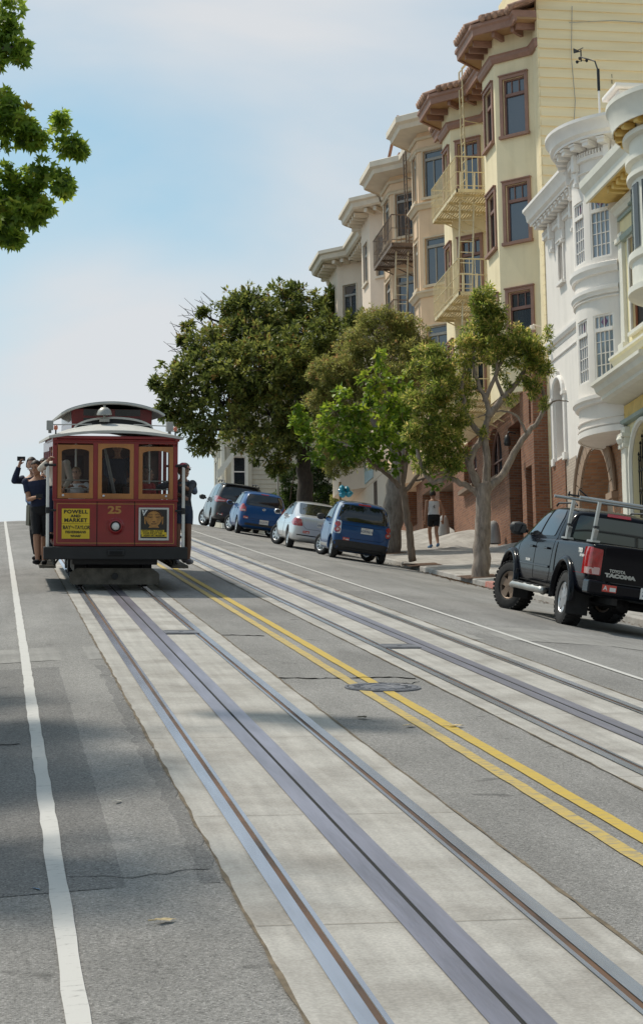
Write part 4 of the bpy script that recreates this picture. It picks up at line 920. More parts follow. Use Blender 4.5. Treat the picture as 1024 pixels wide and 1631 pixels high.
mb = MB(); mb.box((AX+1.6, 45.3, 9), (.1, 2.2, 4.4)); mb.build('porch_back', M_GOLD, cb)
# ------------------------------------------------------------------ cream boarded house beyond the crest
gh = thing('house', 'cream boarded house with an arched bay window beyond the crest behind parked cars', 'house', group='houses up the right side')
M_CLAP = mat('cream_clapboard', (0.5, 0.46, 0.37), rough=0.75, var=0.1, scale=2)
mb = MB(); GX0, GX1, GY = 12.75, 22.0, 104.0
for k in range(44):
    z = 12.4+k*.24; mb.face([(GX0, GY-.03, z), (GX1, GY-.03, z), (GX1, GY, z+.24), (GX0, GY, z+.24)]); mb.face([(GX0, GY, z), (GX1, GY, z), (GX1, GY-.03, z), (GX0, GY-.03, z)])
mb.build('siding', M_CLAP, gh)
mb = MB(); mb.box(((GX0+GX1)/2, GY+5.05, 17.6), (GX1-GX0-.02, 10, 10.4)); mb.build('wall', M_CLAP, gh)
mb = MB(); mb.prism([(GX0-.5, GY-.5, 22.8), (GX1+.4, GY-.5, 22.8), ((GX0+GX1)/2, GY-.5, 26)], (0, 11, 0)); mb.build('roof', M_ROOF, gh)
mb = MB(); mb.box((GX0, GY+.1, 17.7), (.22, .3, 10.2)); mb.box((GX0-1.4, GY-.25, 17), (.16, .2, 8)); mb.build('corner_board', M_CTRIM, gh)
bpz = [(GX0+.05, GY-.3), (GX0-1.2, GY-.3), (GX0-1.5, GY+.5), (GX0-1.5, GY+3), (GX0, GY+4)]
mb = MB(); gs = ring_wall(mb, bpz, 12.4, 21.0, {0: [(.28, .92, 18.2, 19.75), (.28, .92, 14.8, 16.4)], 2: [(.6, 1.6, 18.2, 19.8)]}, 0); mb.face([(x, y, 21.0) for x, y in bpz]); mb.build('bay_wall', M_CLAP, gh)
window(gh, gs[0], .28, .92, 18.2, 19.75, M_CTRIM, M_WTRIM, trim_w=.12, rails=(.5,), depth=.06); window(gh, gs[0], .28, .92, 14.8, 16.4, M_CTRIM, M_WTRIM, trim_w=.12, rails=(.5,), depth=.06); window(gh, gs[2], .6, 1.6, 18.2, 19.8, M_CTRIM, M_WTRIM, trim_w=.1, rails=(.5,), depth=.06)
mb = MB(); mb.box((GX0-.55, GY-.33, 19.0), (1.16, .12, 1.9)) if False else None
mb.sweep(bpz, [(0, 20.25), (.08, 20.25), (.12, 20.4), (.3, 20.5), (.34, 20.7), (0, 20.75)]); mb.build('bay_cornice', M_CTRIM, gh)
mb = MB(); mb.prism([(GX0-1.75, GY-.8, 18.6), (GX0-1.6, GY-.8, 18.6), (GX0-.3, GY-.8, 20.5), (GX0-.3, GY-.8, 20.75), (GX0-1.75, GY-.8, 18.9)], (0, .12, 0)); mb.build('stair_roof_board', M_CTRIM, gh)
# ================================================================== TREES
def at(px, py, Y):
    """where the line of sight through a photo pixel meets the plane y = Y (used to take measurements off the photo)"""
    d = CF+CR*((px-IW/2)/FPX)-CU*((py-IH/2)/FPX); t = Y/d.y
    return Vector((d.x*t, Y, ZC+d.z*t))
def leafmat(name, dark, mid, light, trans=0.35, rough=0.45, tip=None, tv=1.5):
    m, n, b = newmat(name); K = n.nodes.new; Lk = n.links.new
    a = K('ShaderNodeAttribute'); a.attribute_name = 'tone'; r = K('ShaderNodeValToRGB'); e = r.color_ramp.elements
    e[0].position = 0.0; e[0].color = rgba(dark); e[1].position = 1.0; e[1].color = rgba(tip or light); x = e.new(0.45); x.color = rgba(mid); x = e.new(0.85); x.color = rgba(light)
    Lk(a.outputs['Fac'], r.inputs[0]); Lk(r.outputs[0], b.inputs['Base Color']); b.inputs['Roughness'].default_value = rough; b.inputs['Specular IOR Level'].default_value = 0.35
    t = K('ShaderNodeBsdfTranslucent'); hs = K('ShaderNodeHueSaturation'); hs.inputs['Value'].default_value = tv; hs.inputs['Hue'].default_value = 0.485; Lk(r.outputs[0], hs.inputs['Color']); Lk(hs.outputs[0], t.inputs[0])
    ms = K('ShaderNodeMixShader'); ms.inputs[0].default_value = trans; Lk(b.outputs[0], ms.inputs[1]); Lk(t.outputs[0], ms.inputs[2]); Lk(ms.outputs[0], n.nodes['Material Output'].inputs[0])
    return m
def barkmat(name, c1, c2, scale=9):
    return mat(name, c1, rough=0.95, col2=c2, scale=scale, bump=0.9, bscale=26, detail=8, stretch=(1.6, 1.6, 0.5))
def leaf_shape(kind):
    if kind == 'oval':                        # folded leaf: base, sides, tip, midrib droop
        v = [(0, 0, 0), (.24, .38, .05), (0, 1, -.10), (-.24, .38, .05), (0, .45, -.03)]; f = [(0, 1, 4), (1, 2, 4), (2, 3, 4), (3, 0, 4)]
    elif kind == 'fine': v = [(0, 0, 0), (.14, .5, .02), (0, 1, -.06), (-.14, .5, .02)]; f = [(0, 1, 2), (0, 2, 3)]
    elif kind == 'heart': v = [(0, 0, 0), (.32, -.08, .04), (.46, .25, .06), (.26, .68, 0), (0, 1.05, -.14), (-.26, .68, 0), (-.46, .25, .06), (-.32, -.08, .04), (0, .4, -.04)]; f = [(0, 1, 8), (1, 2, 8), (2, 3, 8), (3, 4, 8), (4, 5, 8), (5, 6, 8), (6, 7, 8), (7, 0, 8)]
    else:                                     # five-lobed star
        v = [(0, 0, 0)]; angs = [-120, -62, 0, 62, 120]; 
        for i, a in enumerate(angs):
            L_ = (.62, .92, 1.05, .92, .62)[i]
            v.append((L_*math.sin(R(a)), .12+L_*math.cos(R(a)), -.10*L_))
            if i < 4: am = (a+angs[i+1])/2; v.append((.46*math.sin(R(am)), .12+.46*math.cos(R(am)), .02))
        v.append((0, .12, .03)); c = len(v)-1; f = [(k, k+1, c) for k in range(0, c-1)]+[(c-1, 0, c)]
    return np.array(v, float), f
def foliage(name, P, N, S_, kind, m, parent, rng, tone, up=0.5, droop=0.0):
    """P leaf bases, N outward directions, S_ sizes: builds one mesh of separate folded leaves"""
    V, F_ = leaf_shape(kind); n = len(P)
    D = N+rng.normal(0, .65, (n, 3)); D[:, 2] -= droop; D /= np.linalg.norm(D, axis=1)[:, None]+1e-9
    U = rng.normal(0, .6, (n, 3)); U[:, 2] += up+.5; U -= D*(U*D).sum(1)[:, None]; U /= np.linalg.norm(U, axis=1)[:, None]+1e-9
    X = np.cross(D, U)
    W = P[:, None, :]+S_[:, None, None]*(V[None, :, 0:1]*X[:, None, :]+V[None, :, 1:2]*D[:, None, :]+V[None, :, 2:3]*U[:, None, :])
    nv = len(V); Wf = W.reshape(-1, 3); nf = len(F_); idx = (np.array(F_)[None]+np.arange(n)[:, None, None]*nv).reshape(-1)
    me = bpy.data.meshes.new(name); me.vertices.add(len(Wf)); me.vertices.foreach_set('co', Wf.ravel())
    me.loops.add(len(idx)); me.loops.foreach_set('vertex_index', idx.astype(np.int32)); me.polygons.add(n*nf)
    me.polygons.foreach_set('loop_start', np.arange(0, 3*n*nf, 3, dtype=np.int32)); me.polygons.foreach_set('loop_total', np.full(n*nf, 3, dtype=np.int32))
    me.update(calc_edges=True); at_ = me.attributes.new('tone', 'FLOAT', 'POINT'); at_.data.foreach_set('value', np.repeat(tone, nv).astype(np.float32))
    me.materials.append(m); me.validate(); return link_mesh(name, me, parent)
def crown(blobs, density, leaf, rng, per=9, shell=(0.55, 1.05), spread=1.0, inner=.25, flower=0.0, amp=1.0):
    """twig ends spread through each clump's volume, each with a rosette of leaves"""
    P = []; N = []; S_ = []; T = []; tips = []
    for bi, (c, r) in enumerate(blobs):
        c = np.array(c); n = max(6, int(density*4*math.pi*r*r)); d = rng.normal(0, 1, (n, 3)); d /= np.linalg.norm(d, axis=1)[:, None]
        # lumpy radius so the outline breaks up
        ph = rng.uniform(0, 6.28, 3); lump = 1+amp*.22*np.sin(3.1*d[:, 0]+ph[0])*np.sin(3.7*d[:, 1]+ph[1])+amp*.16*np.sin(5.3*d[:, 2]+ph[2])
        rad = rng.uniform(shell[0], shell[1], n)**.7*lump; k = rng.random(n) < inner; rad[k] *= rng.uniform(.2, .8, k.sum())
        tip = c+d*(r*rad)[:, None]*np.array([1, 1, .88]); bt = rng.uniform(-.12, .12)
        for q, dd in zip(tip, d):
            m_ = rng.integers(per-3, per+3); tips.append((q, c))
            lt = rng.uniform(-.18, .18)+bt+(.38 if rng.random() < flower else 0)
            o = rng.normal(0, 1, (m_, 3)); o /= np.linalg.norm(o, axis=1)[:, None]; nn = o+dd*.9+np.array([0, 0, .15])
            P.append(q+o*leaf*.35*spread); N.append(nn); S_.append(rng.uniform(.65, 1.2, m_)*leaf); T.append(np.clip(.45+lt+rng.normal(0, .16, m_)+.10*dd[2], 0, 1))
    return np.concatenate(P), np.concatenate(N), np.concatenate(S_), np.concatenate(T), tips
def lumpy(bl, rng, n=5, core=.78):
    """break each clump into a core and smaller tufts round it so the outline is ragged"""
    out_ = []
    for c, r in bl:
        c = Vector(c); out_.append((c, r*core))
        for k in range(n if r > .25 else 2):
            d = Vector(rng.normal(0, 1, 3)).normalized(); q = r*rng.uniform(.24, .46); out_.append((c+d*r*rng.uniform(.62, .98), q))
    return out_
def limb(mb, pts, r0, r1, n=9, wob=0.0, rng=None):
    """tapered, slightly crooked limb through the points"""
    pts = [Vector(p) for p in pts]; out_ = []
    for i in range(len(pts)-1):
        a = pts[max(i-1, 0)]; b = pts[i]; c = pts[i+1]; d = pts[min(i+2, len(pts)-1)]
        for k in range(5):
            t = k/5; q = 0.5*((2*b)+(c-a)*t+(2*a-5*b+4*c-d)*t*t+(3*b-a-3*c+d)*t**3)
            if wob and rng is not None: q = q+Vector(rng.normal(0, wob, 3))
            out_.append(q)
    out_.append(pts[-1]); m_ = len(out_)
    mb.tube(out_, [r0+(r1-r0)*i/(m_-1) for i in range(m_)], n)
def twigs(mb, tips, rng, frac, r=.012):
    for q, c in tips:
        if rng.random() < frac:
            q = Vector(q); c = Vector(c); mid = (q+c)/2+Vector(rng.normal(0, .08, 3))*(q-c).length; mb.tube([c, mid, q], [r*1.8, r*1.2, r*.5], 4)
def px_blobs(lst, Y, dy, rng):
    return [(at(x, y, Y+(rng.uniform(-dy, dy) if len(q) < 1 else q[0])), r/3300*Y) for (x, y, r, *q) in lst]
GT = 'street trees along the pavement'
# ---- big evergreen by the crest
rng = np.random.default_rng(5)
t = thing('evergreen_tree', 'large dark broad-crowned evergreen tree overhanging the road by the hilltop', 'tree', (12.2, 84.5, 13.2), group=GT); inv = Matrix.Translation((-12.2, -84.5, -13.2))
def rel(o, t_): o.data.transform(Matrix.Translation(-Vector(t_.location))); return o
bl = []
for (x, y, r, dy) in [(395, 520, 62, 0), (455, 505, 55, 1), (515, 515, 50, 2), (345, 560, 52, -1), (300, 610, 48, -1), (285, 650, 40, 0), (410, 590, 75, -2.5), (480, 580, 65, -2), (360, 640, 60, -2), (430, 660, 55, -2), (318, 690, 30, -.5), (330, 712, 15, 0), (480, 680, 45, -1), (545, 560, 48, 0), (555, 500, 22, 1), (590, 500, 18, 1), (455, 715, 26, 0), (395, 478, 26, 0), (470, 470, 24, 1), (520, 480, 24, 1), (365, 500, 22, 0), (265, 617, 16, -1), (247, 610, 9, -1), (430, 540, 60, 3), (500, 620, 60, 3), (380, 690, 34, 1), (415, 715, 24, 0), (300, 520, 8, 0), (293, 541, 7, 0), (325, 500, 8, 0), (540, 640, 40, 2), (520, 545, 50, -2), (575, 520, 26, -1), (440, 745, 14, 0), (265, 660, 14, 0)]:
    bl.append((at(x, y, 84+dy), r/3300*84))
bl = lumpy(bl, rng, 4, .95); P, N, S_, T, tips = crown(bl, 8.5, .235, rng, per=11, inner=.15, flower=.06, amp=1.3)
M_MAG = leafmat('evergreen_leaf', (0.032, 0.052, 0.013), (0.10, 0.135, 0.032), (0.23, 0.25, 0.06), tv=1.7, trans=.4, rough=0.45, tip=(0.2, 0.13, 0.04))
rel(foliage('crown', P, N, S_, 'oval', M_MAG, t, rng, T, up=.7), t)
mb = MB(); Y = 84.5; A = lambda x, y, d=0: at(x, y, Y+d)
limb(mb, [A(488, 860), A(486, 790), A(483, 720), A(478, 640), A(470, 560)], .40, .16, 12, .02, rng)
for pts, r0 in (([A(482, 715), A(440, 690, -1), A(380, 680, -1.5), A(320, 690, -1)], .16), ([A(480, 660), A(430, 640, -1), A(360, 620, -2), A(290, 625, -1)], .17), ([A(479, 640), A(500, 590), A(540, 560), A(580, 520)], .14), ([A(475, 600), A(430, 560), A(380, 530), A(320, 500)], .13), ([A(470, 570), A(470, 520), A(480, 480)], .12), ([A(472, 590), A(440, 540, 2), A(400, 490)], .1), ([A(483, 700), A(520, 660, 1), A(545, 640, 2)], .12)): limb(mb, pts, r0, .03, 8, .03, rng)
for x, y in ((280, 545), (276, 520), (290, 500), (305, 490), (300, 530), (268, 560), (318, 478), (335, 482)):     # bare dead twigs at the left of the crown
    s0 = A(345, 540); limb(mb, [s0, A((345+x)/2+rng.uniform(-8, 8), (540+y)/2+rng.uniform(-8, 4)), A(x, y)], .035, .010, 5, .05, rng)
    for q in range(3): a = A(x+rng.uniform(5, 30), y+rng.uniform(0, 16)); limb(mb, [a, A(x+rng.uniform(-14, 8), y+rng.uniform(-18, 6))], .014, .007, 4)
twigs(mb, tips, rng, .10, .014)
rel(mb.build('trunk', barkmat('evergreen_bark', (0.035, 0.028, 0.024), (0.075, 0.062, 0.052)), t, smooth=True), t)
# ---- fine leaved olive tree
t = thing('olive_green_tree', 'olive green fine leaved tree with a thick leaning grey trunk behind the small blue car', 'tree', (11.3, 59, 9.4), group=GT)
rng = np.random.default_rng(8); Y = 60
bl = [(at(x, y, Y+dy), r/3300*Y) for x, y, r, dy in [(600, 540, 50, 0), (650, 540, 44, 0), (560, 560, 40, 0), (520, 605, 34, 0), (545, 600, 40, -.5), (620, 585, 55, -.6), (680, 565, 28, 0), (580, 620, 45, -.4), (510, 640, 28, 0), (535, 660, 34, 0), (640, 520, 30, 0), (590, 510, 30, 0), (505, 590, 20, 0), (660, 590, 36, 0), (560, 690, 30, 1), (520, 715, 24, 1.2), (600, 660, 36, 1), (545, 735, 18, 1), (625, 640, 30, .5), (560, 730, 26, .8), (575, 700, 30, .8), (590, 735, 18, .8), (530, 745, 18, .8), (515, 690, 26, .8)]]
bl = lumpy(bl, rng, 5, .8); P, N, S_, T, tips = crown(bl, 55, .105, rng, per=10, inner=.3, flower=.10, amp=1.2); M_OLV = leafmat('olive_leaf', (0.05, 0.065, 0.016), (0.155, 0.175, 0.045), (0.30, 0.29, 0.085), tv=1.9, trans=.5, tip=(0.26, 0.15, 0.06))
rel(foliage('crown', P, N, S_, 'fine', M_OLV, t, rng, T), t)
mb = MB(); A = lambda x, y, d=0: at(x, y, 59.5+d)
limb(mb, [A(618, 885), A(624, 830), A(630, 775), A(640, 720), A(635, 670)], .36, .18, 12, .02, rng)
for pts, r0 in (([A(636, 730), A(600, 680), A(570, 620), A(545, 590)], .13), ([A(638, 700), A(620, 620), A(600, 560)], .12), ([A(638, 700), A(655, 630), A(665, 560)], .11), ([A(630, 760), A(570, 720), A(530, 700)], .08)): limb(mb, pts, r0, .03, 8, .02, rng)
twigs(mb, tips, rng, .03, .01)
rel(mb.build('trunk', barkmat('grey_bark', (0.10, 0.085, 0.07), (0.24, 0.21, 0.18)), t, smooth=True), t)
# ---- young bright green tree
t = thing('young_tree', 'young sparse bright green tree with a thin brown trunk and big heart leaves', 'tree', (10.9, 52.6, 8.35), group=GT)
rng = np.random.default_rng(11); Y = 52
bl = [(at(x, y, Y+dy), r/3300*Y) for x, y, r, dy in [(478, 662, 15, 0), (490, 690, 20, 0), (535, 655, 26, 0), (600, 610, 26, 0), (625, 640, 32, 0), (570, 690, 32, 0), (520, 700, 22, 0), (640, 680, 34, 0), (605, 580, 12, 0), (610, 690, 34, -.3), (500, 722, 13, 0), (590, 640, 24, .4), (555, 665, 24, 0), (655, 640, 24, .2), (595, 725, 24, .3), (545, 715, 22, 0), (660, 715, 22, .3), (700, 670, 22, .6), (720, 740, 16, .9), (470, 650, 8, 0), (640, 610, 18, 0), (506, 735, 10, 0), (680, 640, 20, .3), (625, 745, 14, .2), (690, 770, 9, 0), (605, 565, 7, 0), (470, 672, 9, 0), (485, 705, 12, 0), (545, 625, 16, 0), (580, 655, 22, -.2), (640, 655, 24, -.2), (560, 725, 18, 0), (625, 720, 18, 0), (520, 675, 18, 0)]]
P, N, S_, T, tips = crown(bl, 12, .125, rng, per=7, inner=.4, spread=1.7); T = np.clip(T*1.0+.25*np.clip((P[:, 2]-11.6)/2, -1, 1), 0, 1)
M_YNG = leafmat('bright_leaf', (0.045, 0.085, 0.01), (0.12, 0.21, 0.02), (0.28, 0.37, 0.035), trans=.42, tip=(0.36, 0.38, 0.06))
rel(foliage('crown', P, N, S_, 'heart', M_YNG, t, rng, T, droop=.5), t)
mb = MB(); A = lambda x, y, d=0: at(x, y, 52.4+d)
limb(mb, [A(657, 893), A(652, 850), A(645, 800), A(640, 775)], .105, .085, 10, .01, rng)
for pts, r0 in (([A(641, 780), A(620, 760), A(590, 735), A(560, 715), A(520, 700)], .07), ([A(640, 778), A(640, 740), A(625, 690), A(612, 620)], .06), ([A(642, 785), A(665, 755), A(672, 720), A(690, 680)], .07), ([A(600, 742), A(585, 700), A(560, 665), A(535, 650)], .04), ([A(640, 740), A(655, 690), A(650, 640)], .04), ([A(660, 765), A(700, 755), A(725, 735)], .03)): limb(mb, pts, r0, .012, 7, .012, rng)
twigs(mb, tips, rng, .25, .007)
rel(mb.build('trunk', barkmat('brown_bark', (0.11, 0.08, 0.06), (0.2, 0.15, 0.115)), t, smooth=True), t)
# ---- pollarded tree with pale bark and golden flower heads
t = thing('pollarded_tree', 'tree with pale forked trunk, bare limbs and golden tipped leaf clumps beside the black pickup', 'tree', (11.1, 46.6, 7.3), group=GT)
rng = np.random.default_rng(14); Y = 46.5
bl = [(at(x, y, Y+dy), r/3300*Y) for x, y, r, dy in [(770, 500, 32, 0), (752, 525, 26, .3), (788, 525, 32, 0), (760, 490, 18, 0), (840, 545, 32, 0), (865, 560, 16, 0), (815, 570, 26, 0), (850, 575, 20, 0), (690, 600, 36, 0), (660, 635, 24, 0), (680, 690, 30, -.2), (712, 640, 28, 0), (722, 700, 22, -.2), (665, 700, 18, 0), (850, 628, 12, 0), (812, 640, 10, 0), (832, 608, 12, 0), (700, 720, 22, 0), (738, 575, 24, .2), (720, 610, 20, .3), (765, 560, 26, .3), (795, 590, 14, .2), (680, 560, 22, .1), (655, 585, 14, 0), (745, 640, 14, .2), (690, 745, 16, 0), (740, 725, 12, 0), (872, 530, 11, 0), (760, 475, 12, 0), (805, 610, 8, 0), (770, 690, 8, 0), (868, 640, 9, 0), (790, 505, 18, 0), (665, 665, 16, 0), (705, 615, 34, -.2), (690, 645, 28, 0), (700, 690, 30, -.3), (725, 735, 22, 0), (680, 725, 24, .1), (745, 545, 26, 0), (800, 550, 26, 0), (775, 480, 24, 0), (842, 565, 26, 0), (735, 660, 20, -.2), (655, 690, 18, 0), (830, 530, 18, 0), (715, 750, 16, 0), (785, 560, 20, -.2), (720, 680, 30, .2), (705, 725, 26, 0), (740, 610, 26, .2), (672, 640, 26, -.2), (860, 585, 22, 0), (848, 615, 18, 0), (825, 545, 28, .2), (700, 575, 24, 0)]]
bl = lumpy(bl, rng, 4, .66); P, N, S_, T, tips = crown(bl, 72, .115, rng, per=9, inner=.3, flower=.2, amp=1.3); T = np.clip(T+.12*(rng.random(len(T)) < .12)*3, 0, 1)
M_BOT = leafmat('golden_tip_leaf', (0.042, 0.07, 0.014), (0.135, 0.19, 0.035), (0.32, 0.33, 0.07), tv=1.9, trans=.5, tip=(0.55, 0.45, 0.15))
rel(foliage('crown', P, N, S_, 'fine', M_BOT, t, rng, T), t)
mb = MB(); A = lambda x, y, d=0: at(x, y, 46.6+d)
limb(mb, [A(764, 925), A(767, 890), A(768, 840), A(770, 785), A(771, 772)], .215, .155, 14, .01, rng)
for pts, r0, r1 in (([A(766, 790), A(745, 775), A(715, 762), A(690, 768), A(672, 745), A(664, 715)], .075, .04), ([A(768, 785), A(752, 755), A(745, 735), A(715, 690), A(690, 650), A(680, 610)], .095, .025),
    ([A(770, 785), A(776, 740), A(772, 690), A(778, 655), A(765, 620), A(752, 580), A(755, 530)], .105, .025), ([A(772, 785), A(800, 755), A(822, 715), A(838, 690), A(858, 668), A(866, 640), A(862, 610)], .098, .035),
    ([A(776, 665), A(800, 635), A(822, 610), A(838, 580), A(845, 555)], .09, .03), ([A(773, 700), A(745, 665), A(735, 620), A(740, 580)], .08, .025), ([A(760, 770), A(748, 735), A(765, 700), A(775, 672)], .09, .06),
    ([A(800, 630), A(790, 600), A(800, 575), A(815, 560)], .05, .02), ([A(770, 640), A(790, 590), A(785, 540)], .06, .02), ([A(858, 668), A(880, 640), A(905, 640)], .03, .01), ([A(838, 690), A(820, 660), A(790, 655), A(760, 665)], .035, .012), ([A(690, 655), A(665, 640), A(650, 620)], .03, .01), ([A(830, 600), A(850, 630), A(870, 640)], .03, .01)): limb(mb, pts, r0, r1, 9, .012, rng)
twigs(mb, tips, rng, .10, .007)
rel(mb.build('trunk', barkmat('pale_bark', (0.13, 0.10, 0.08), (0.33, 0.27, 0.225), scale=7), t, smooth=True), t)
# ---- leafy tree on the left pavement, its crown hanging into the frame
t = thing('maple_leaved_tree', 'green tree with star shaped leaves hanging in from the left edge above the road', 'tree', (-5.6, 18.5, 2.8), group=GT)
rng = np.random.default_rng(21)
bl = [(at(x, y, 19+dy), r/3300*19) for x, y, r, dy in [(0, 55, 40, 0), (22, 75, 26, -.1), (5, 20, 40, 0), (-30, 80, 50, 0), (20, 170, 34, 0), (-10, 200, 55, 0), (40, 215, 34, 0), (95, 200, 20, 0), (112, 230, 13, 0), (70, 225, 18, 0), (60, 290, 36, 0), (95, 290, 20, 0), (105, 300, 11, 0), (20, 290, 44, .1), (70, 330, 26, 0), (30, 350, 26, 0), (5, 370, 20, 0), (-20, 330, 60, 0), (25, 380, 12, 0), (128, 238, 6, 0)]]
bl = lumpy(bl, rng, 3, .8); P, N, S_, T, tips = crown(bl, 60, .070, rng, per=6, inner=.5, spread=2.0, amp=1.6)
bl2 = []
for k in range(60):
    a = rng.uniform(0, 6.28); rr = 3.6*math.sqrt(rng.random()); x = -5.3+rr*math.cos(a); y = 17.3+1.75*rr*math.sin(a); z = prof(y)+rng.uniform(4.4, 9.5)
    z = prof(y)+rng.uniform(4.2, 7.8); x = min(x, 1.25-.44*(z-prof(y))-rng.uniform(0, 1.2))
    p_ = Vector((x, y, z)); d = p_-Vector((0, 0, ZC)); u_ = IW/2+FPX*d.dot(CR)/d.dot(CF); rpx = 1.0*FPX/d.dot(CF)
    if u_+rpx > -8: continue
    bl2.append((p_, rng.uniform(.75, 1.0)))
P2, N2, S2, T2, tips2 = crown(bl2, 30, .10, rng, per=6, inner=.4)
M_STAR = leafmat('star_leaf', (0.055, 0.10, 0.016), (0.16, 0.26, 0.036), (0.34, 0.42, 0.06), tv=1.7, trans=.55, tip=(0.30, 0.29, 0.06))
rel(foliage('crown', np.concatenate([P, P2]), np.concatenate([N, N2]), np.concatenate([S_, S2]), 'star', M_STAR, t, rng, np.concatenate([T, T2]), up=.2, droop=1.1), t)
mb = MB(); limb(mb, [(-5.6, 18.5, 2.4), (-5.55, 18.5, 5.0), (-5.3, 18.4, 7.4), (-5.0, 18.2, 10.2)], .24, .12, 12, .02, rng)
for k in range(0, len(bl2), 2): limb(mb, [(-5.4+rng.uniform(-.1, .1), 18.5, rng.uniform(5.6, 8.6)), (Vector(bl2[k][0])+Vector((-5.4, 18.5, 7.0)))/2+Vector((0, 0, .3)), bl2[k][0]], .06, .015, 6, .02, rng)
for k in (5, 10, 17, 3): limb(mb, [(-5.4, 18.5, 6.4), (Vector(bl[k][0])+Vector((-5.4, 18.5, 7)))/2+Vector((0, 0, .4)), bl[k][0]], .045, .008, 6, .01, rng)
limb(mb, [bl[6][0], bl[9][0], bl[7][0], bl[8][0]], .010, .004, 5, .003, rng)
twigs(mb, tips, rng, .35, .0025); twigs(mb, tips2, rng, .08, .006)
rel(mb.build('trunk', M_BARKB if False else barkmat('street_tree_bark', (0.1, 0.08, 0.065), (0.2, 0.165, 0.14)), t, smooth=True), t)
# ---- shrubs in the garden by the crest
M_SHR = leafmat('shrub_leaf', (0.015, 0.035, 0.008), (0.045, 0.085, 0.016), (0.12, 0.17, 0.03), trans=.35)
GS = 'garden shrubs by the hilltop'
for k, (lab, lst, Y) in enumerate((('bright green shrub left of the big tree trunk beside the boarded house', [(455, 760, 16), (465, 785, 20), (450, 800, 22), (470, 745, 12), (460, 815, 22)], 92), ('dark shrub growing directly behind the big tree trunk', [(500, 760, 24), (520, 790, 26), (490, 800, 24), (510, 730, 24), (530, 745, 22)], 93), ('olive shrub right of the big tree trunk above the white car', [(550, 775, 20), (565, 790, 20), (545, 800, 22), (560, 750, 16), (575, 805, 20)], 89))):
    rng = np.random.default_rng(40+k); c0 = at(lst[2][0], lst[2][1], Y); t = thing('shrub', lab, 'shrub', (c0.x, Y, prof(Y)), group=GS)
    bl = [(at(x, y, Y+rng.uniform(-.5, .5)), r/3300*Y) for x, y, r in lst]; P, N, S_, T, tips = crown(bl, 60, .11, rng, per=10, inner=.3); rel(foliage('foliage', P, N, S_, 'oval', M_SHR if k != 2 else M_OLV, t, rng, T-(.18 if k == 1 else 0)), t)
    mb = MB()
    for c, r in bl: limb(mb, [(c0.x, Y, prof(Y)-.2), (Vector(c)+Vector((c0.x, Y, prof(Y))))/2, c], .05, .02, 6, .02, rng)
    twigs(mb, tips, rng, .06, .008); rel(mb.build('stem', barkmat('shrub_bark', (.05, .04, .03), (.1, .08, .06)), t), t)
# ---- tree pits of mulch
M_MULCH = mat('bark_mulch', (0.12, 0.07, 0.045), rough=1.0, var=0.6, scale=40, bump=1.0)
for k, (x, y) in enumerate(((11.1, 46.6), (10.95, 52.5), (11.35, 59.0))):
    o = strip('tree_pit', x-.5, x+.4, y-.6, y+.6, .006, M_MULCH, .2, edge=.04, seed=60+k, hf=walk, nx=4); S(o)

# ---- small street things between the cars and the trees
bp_ = at(551, 800, 61.5); bz = walk(bp_.x, 61.5)
t = thing('staked_bundle', 'bright turquoise plastic bundle tied on a wooden stake behind the small blue car', 'bundle', (bp_.x, 61.5, bz))
M_TURQ = mat('turquoise_plastic', (.02, .28, .42), rough=.35, var=.4, scale=9)
zt = at(551, 783, 61.5).z-bz
mb = MB(); rb = random.Random(4)
for k in range(9): mb.lathe([(0, -.10), (.07, -.07), (.10+.03*rb.random(), 0), (.06, .07), (0, .1)], (rb.uniform(-.16, .16), rb.uniform(-.1, .1), zt+rb.uniform(-.12, .12)), n=7, M=None)
mb.build('bundle', M_TURQ, t, bevel=.01)
mb = MB(); mb.box((-.17, .05, zt/2+.15), (.07, .07, zt+.3)); mb.build('stake', mat('stake_wood', (.26, .17, .08), rough=.8), t)
bp_ = at(443, 790, 89); t = thing('street_post', 'thin grey metal post standing by the bright green shrub', 'post', (bp_.x, 89, walk(bp_.x, 89)))
mb = MB(); mb.tube([(0, 0, 0), (0, 0, 4.6)], .045, 8); mb.build('pole', M_GREYW, t); mb = MB(); mb.lathe([(0, .05), (.06, .03), (.06, -.03)], (0, 0, 4.6), n=10); mb.build('cap', M_GREYW, t)
for k, (y, lb) in enumerate(((59.4, 'stubby grey stone bollard at the brick wall nearer the black pickup'), (66.3, 'stubby grey stone bollard at the wall by the tan house garages'))):
    mb = MB(); mb.lathe([(.2, 0), (.19, .3), (.15, .55), (.09, .66), (0, .7)], (0, 0, 0), n=14); o = mb.build('stone_bollard', mat('bollard_stone', (.3, .29, .28), rough=.9, bump=.3), smooth=True); o.location = (14.55, y, walk(14.55, y)+.1); tag(o, lb, 'bollard', 'bollards at the wall')
# ================================================================== VEHICLES
def paint(name, c, metal=0.35, rough=0.32, coat=1.0, spec=.5): return mat(name, c, rough=rough, metal=metal, var=0.05, scale=2, coat=coat, spec=spec)
M_RUB = mat('tyre_rubber', (0.014, 0.014, 0.015), rough=0.85, var=0.3, scale=8, bump=0.2)
M_ALLOY = mat('alloy_rim', (0.52, 0.52, 0.53), rough=0.35, metal=0.8, var=0.1)
M_BRAKE = mat('brake_dark', (0.03, 0.028, 0.026), rough=0.7)
M_BLKPL = mat('black_plastic', (0.02, 0.02, 0.022), rough=0.6, var=0.2, scale=10)
M_CARGL = mat('car_glass', (0.012, 0.014, 0.016), rough=0.05, var=0.4, scale=1.5, spec=0.9)
M_SEAL = mat('window_seal', (0.01, 0.01, 0.01), rough=0.6)
M_RED = mat('red_lamp_lens', (0.33, 0.012, 0.012), rough=0.15, var=0.25, scale=20, coat=1)
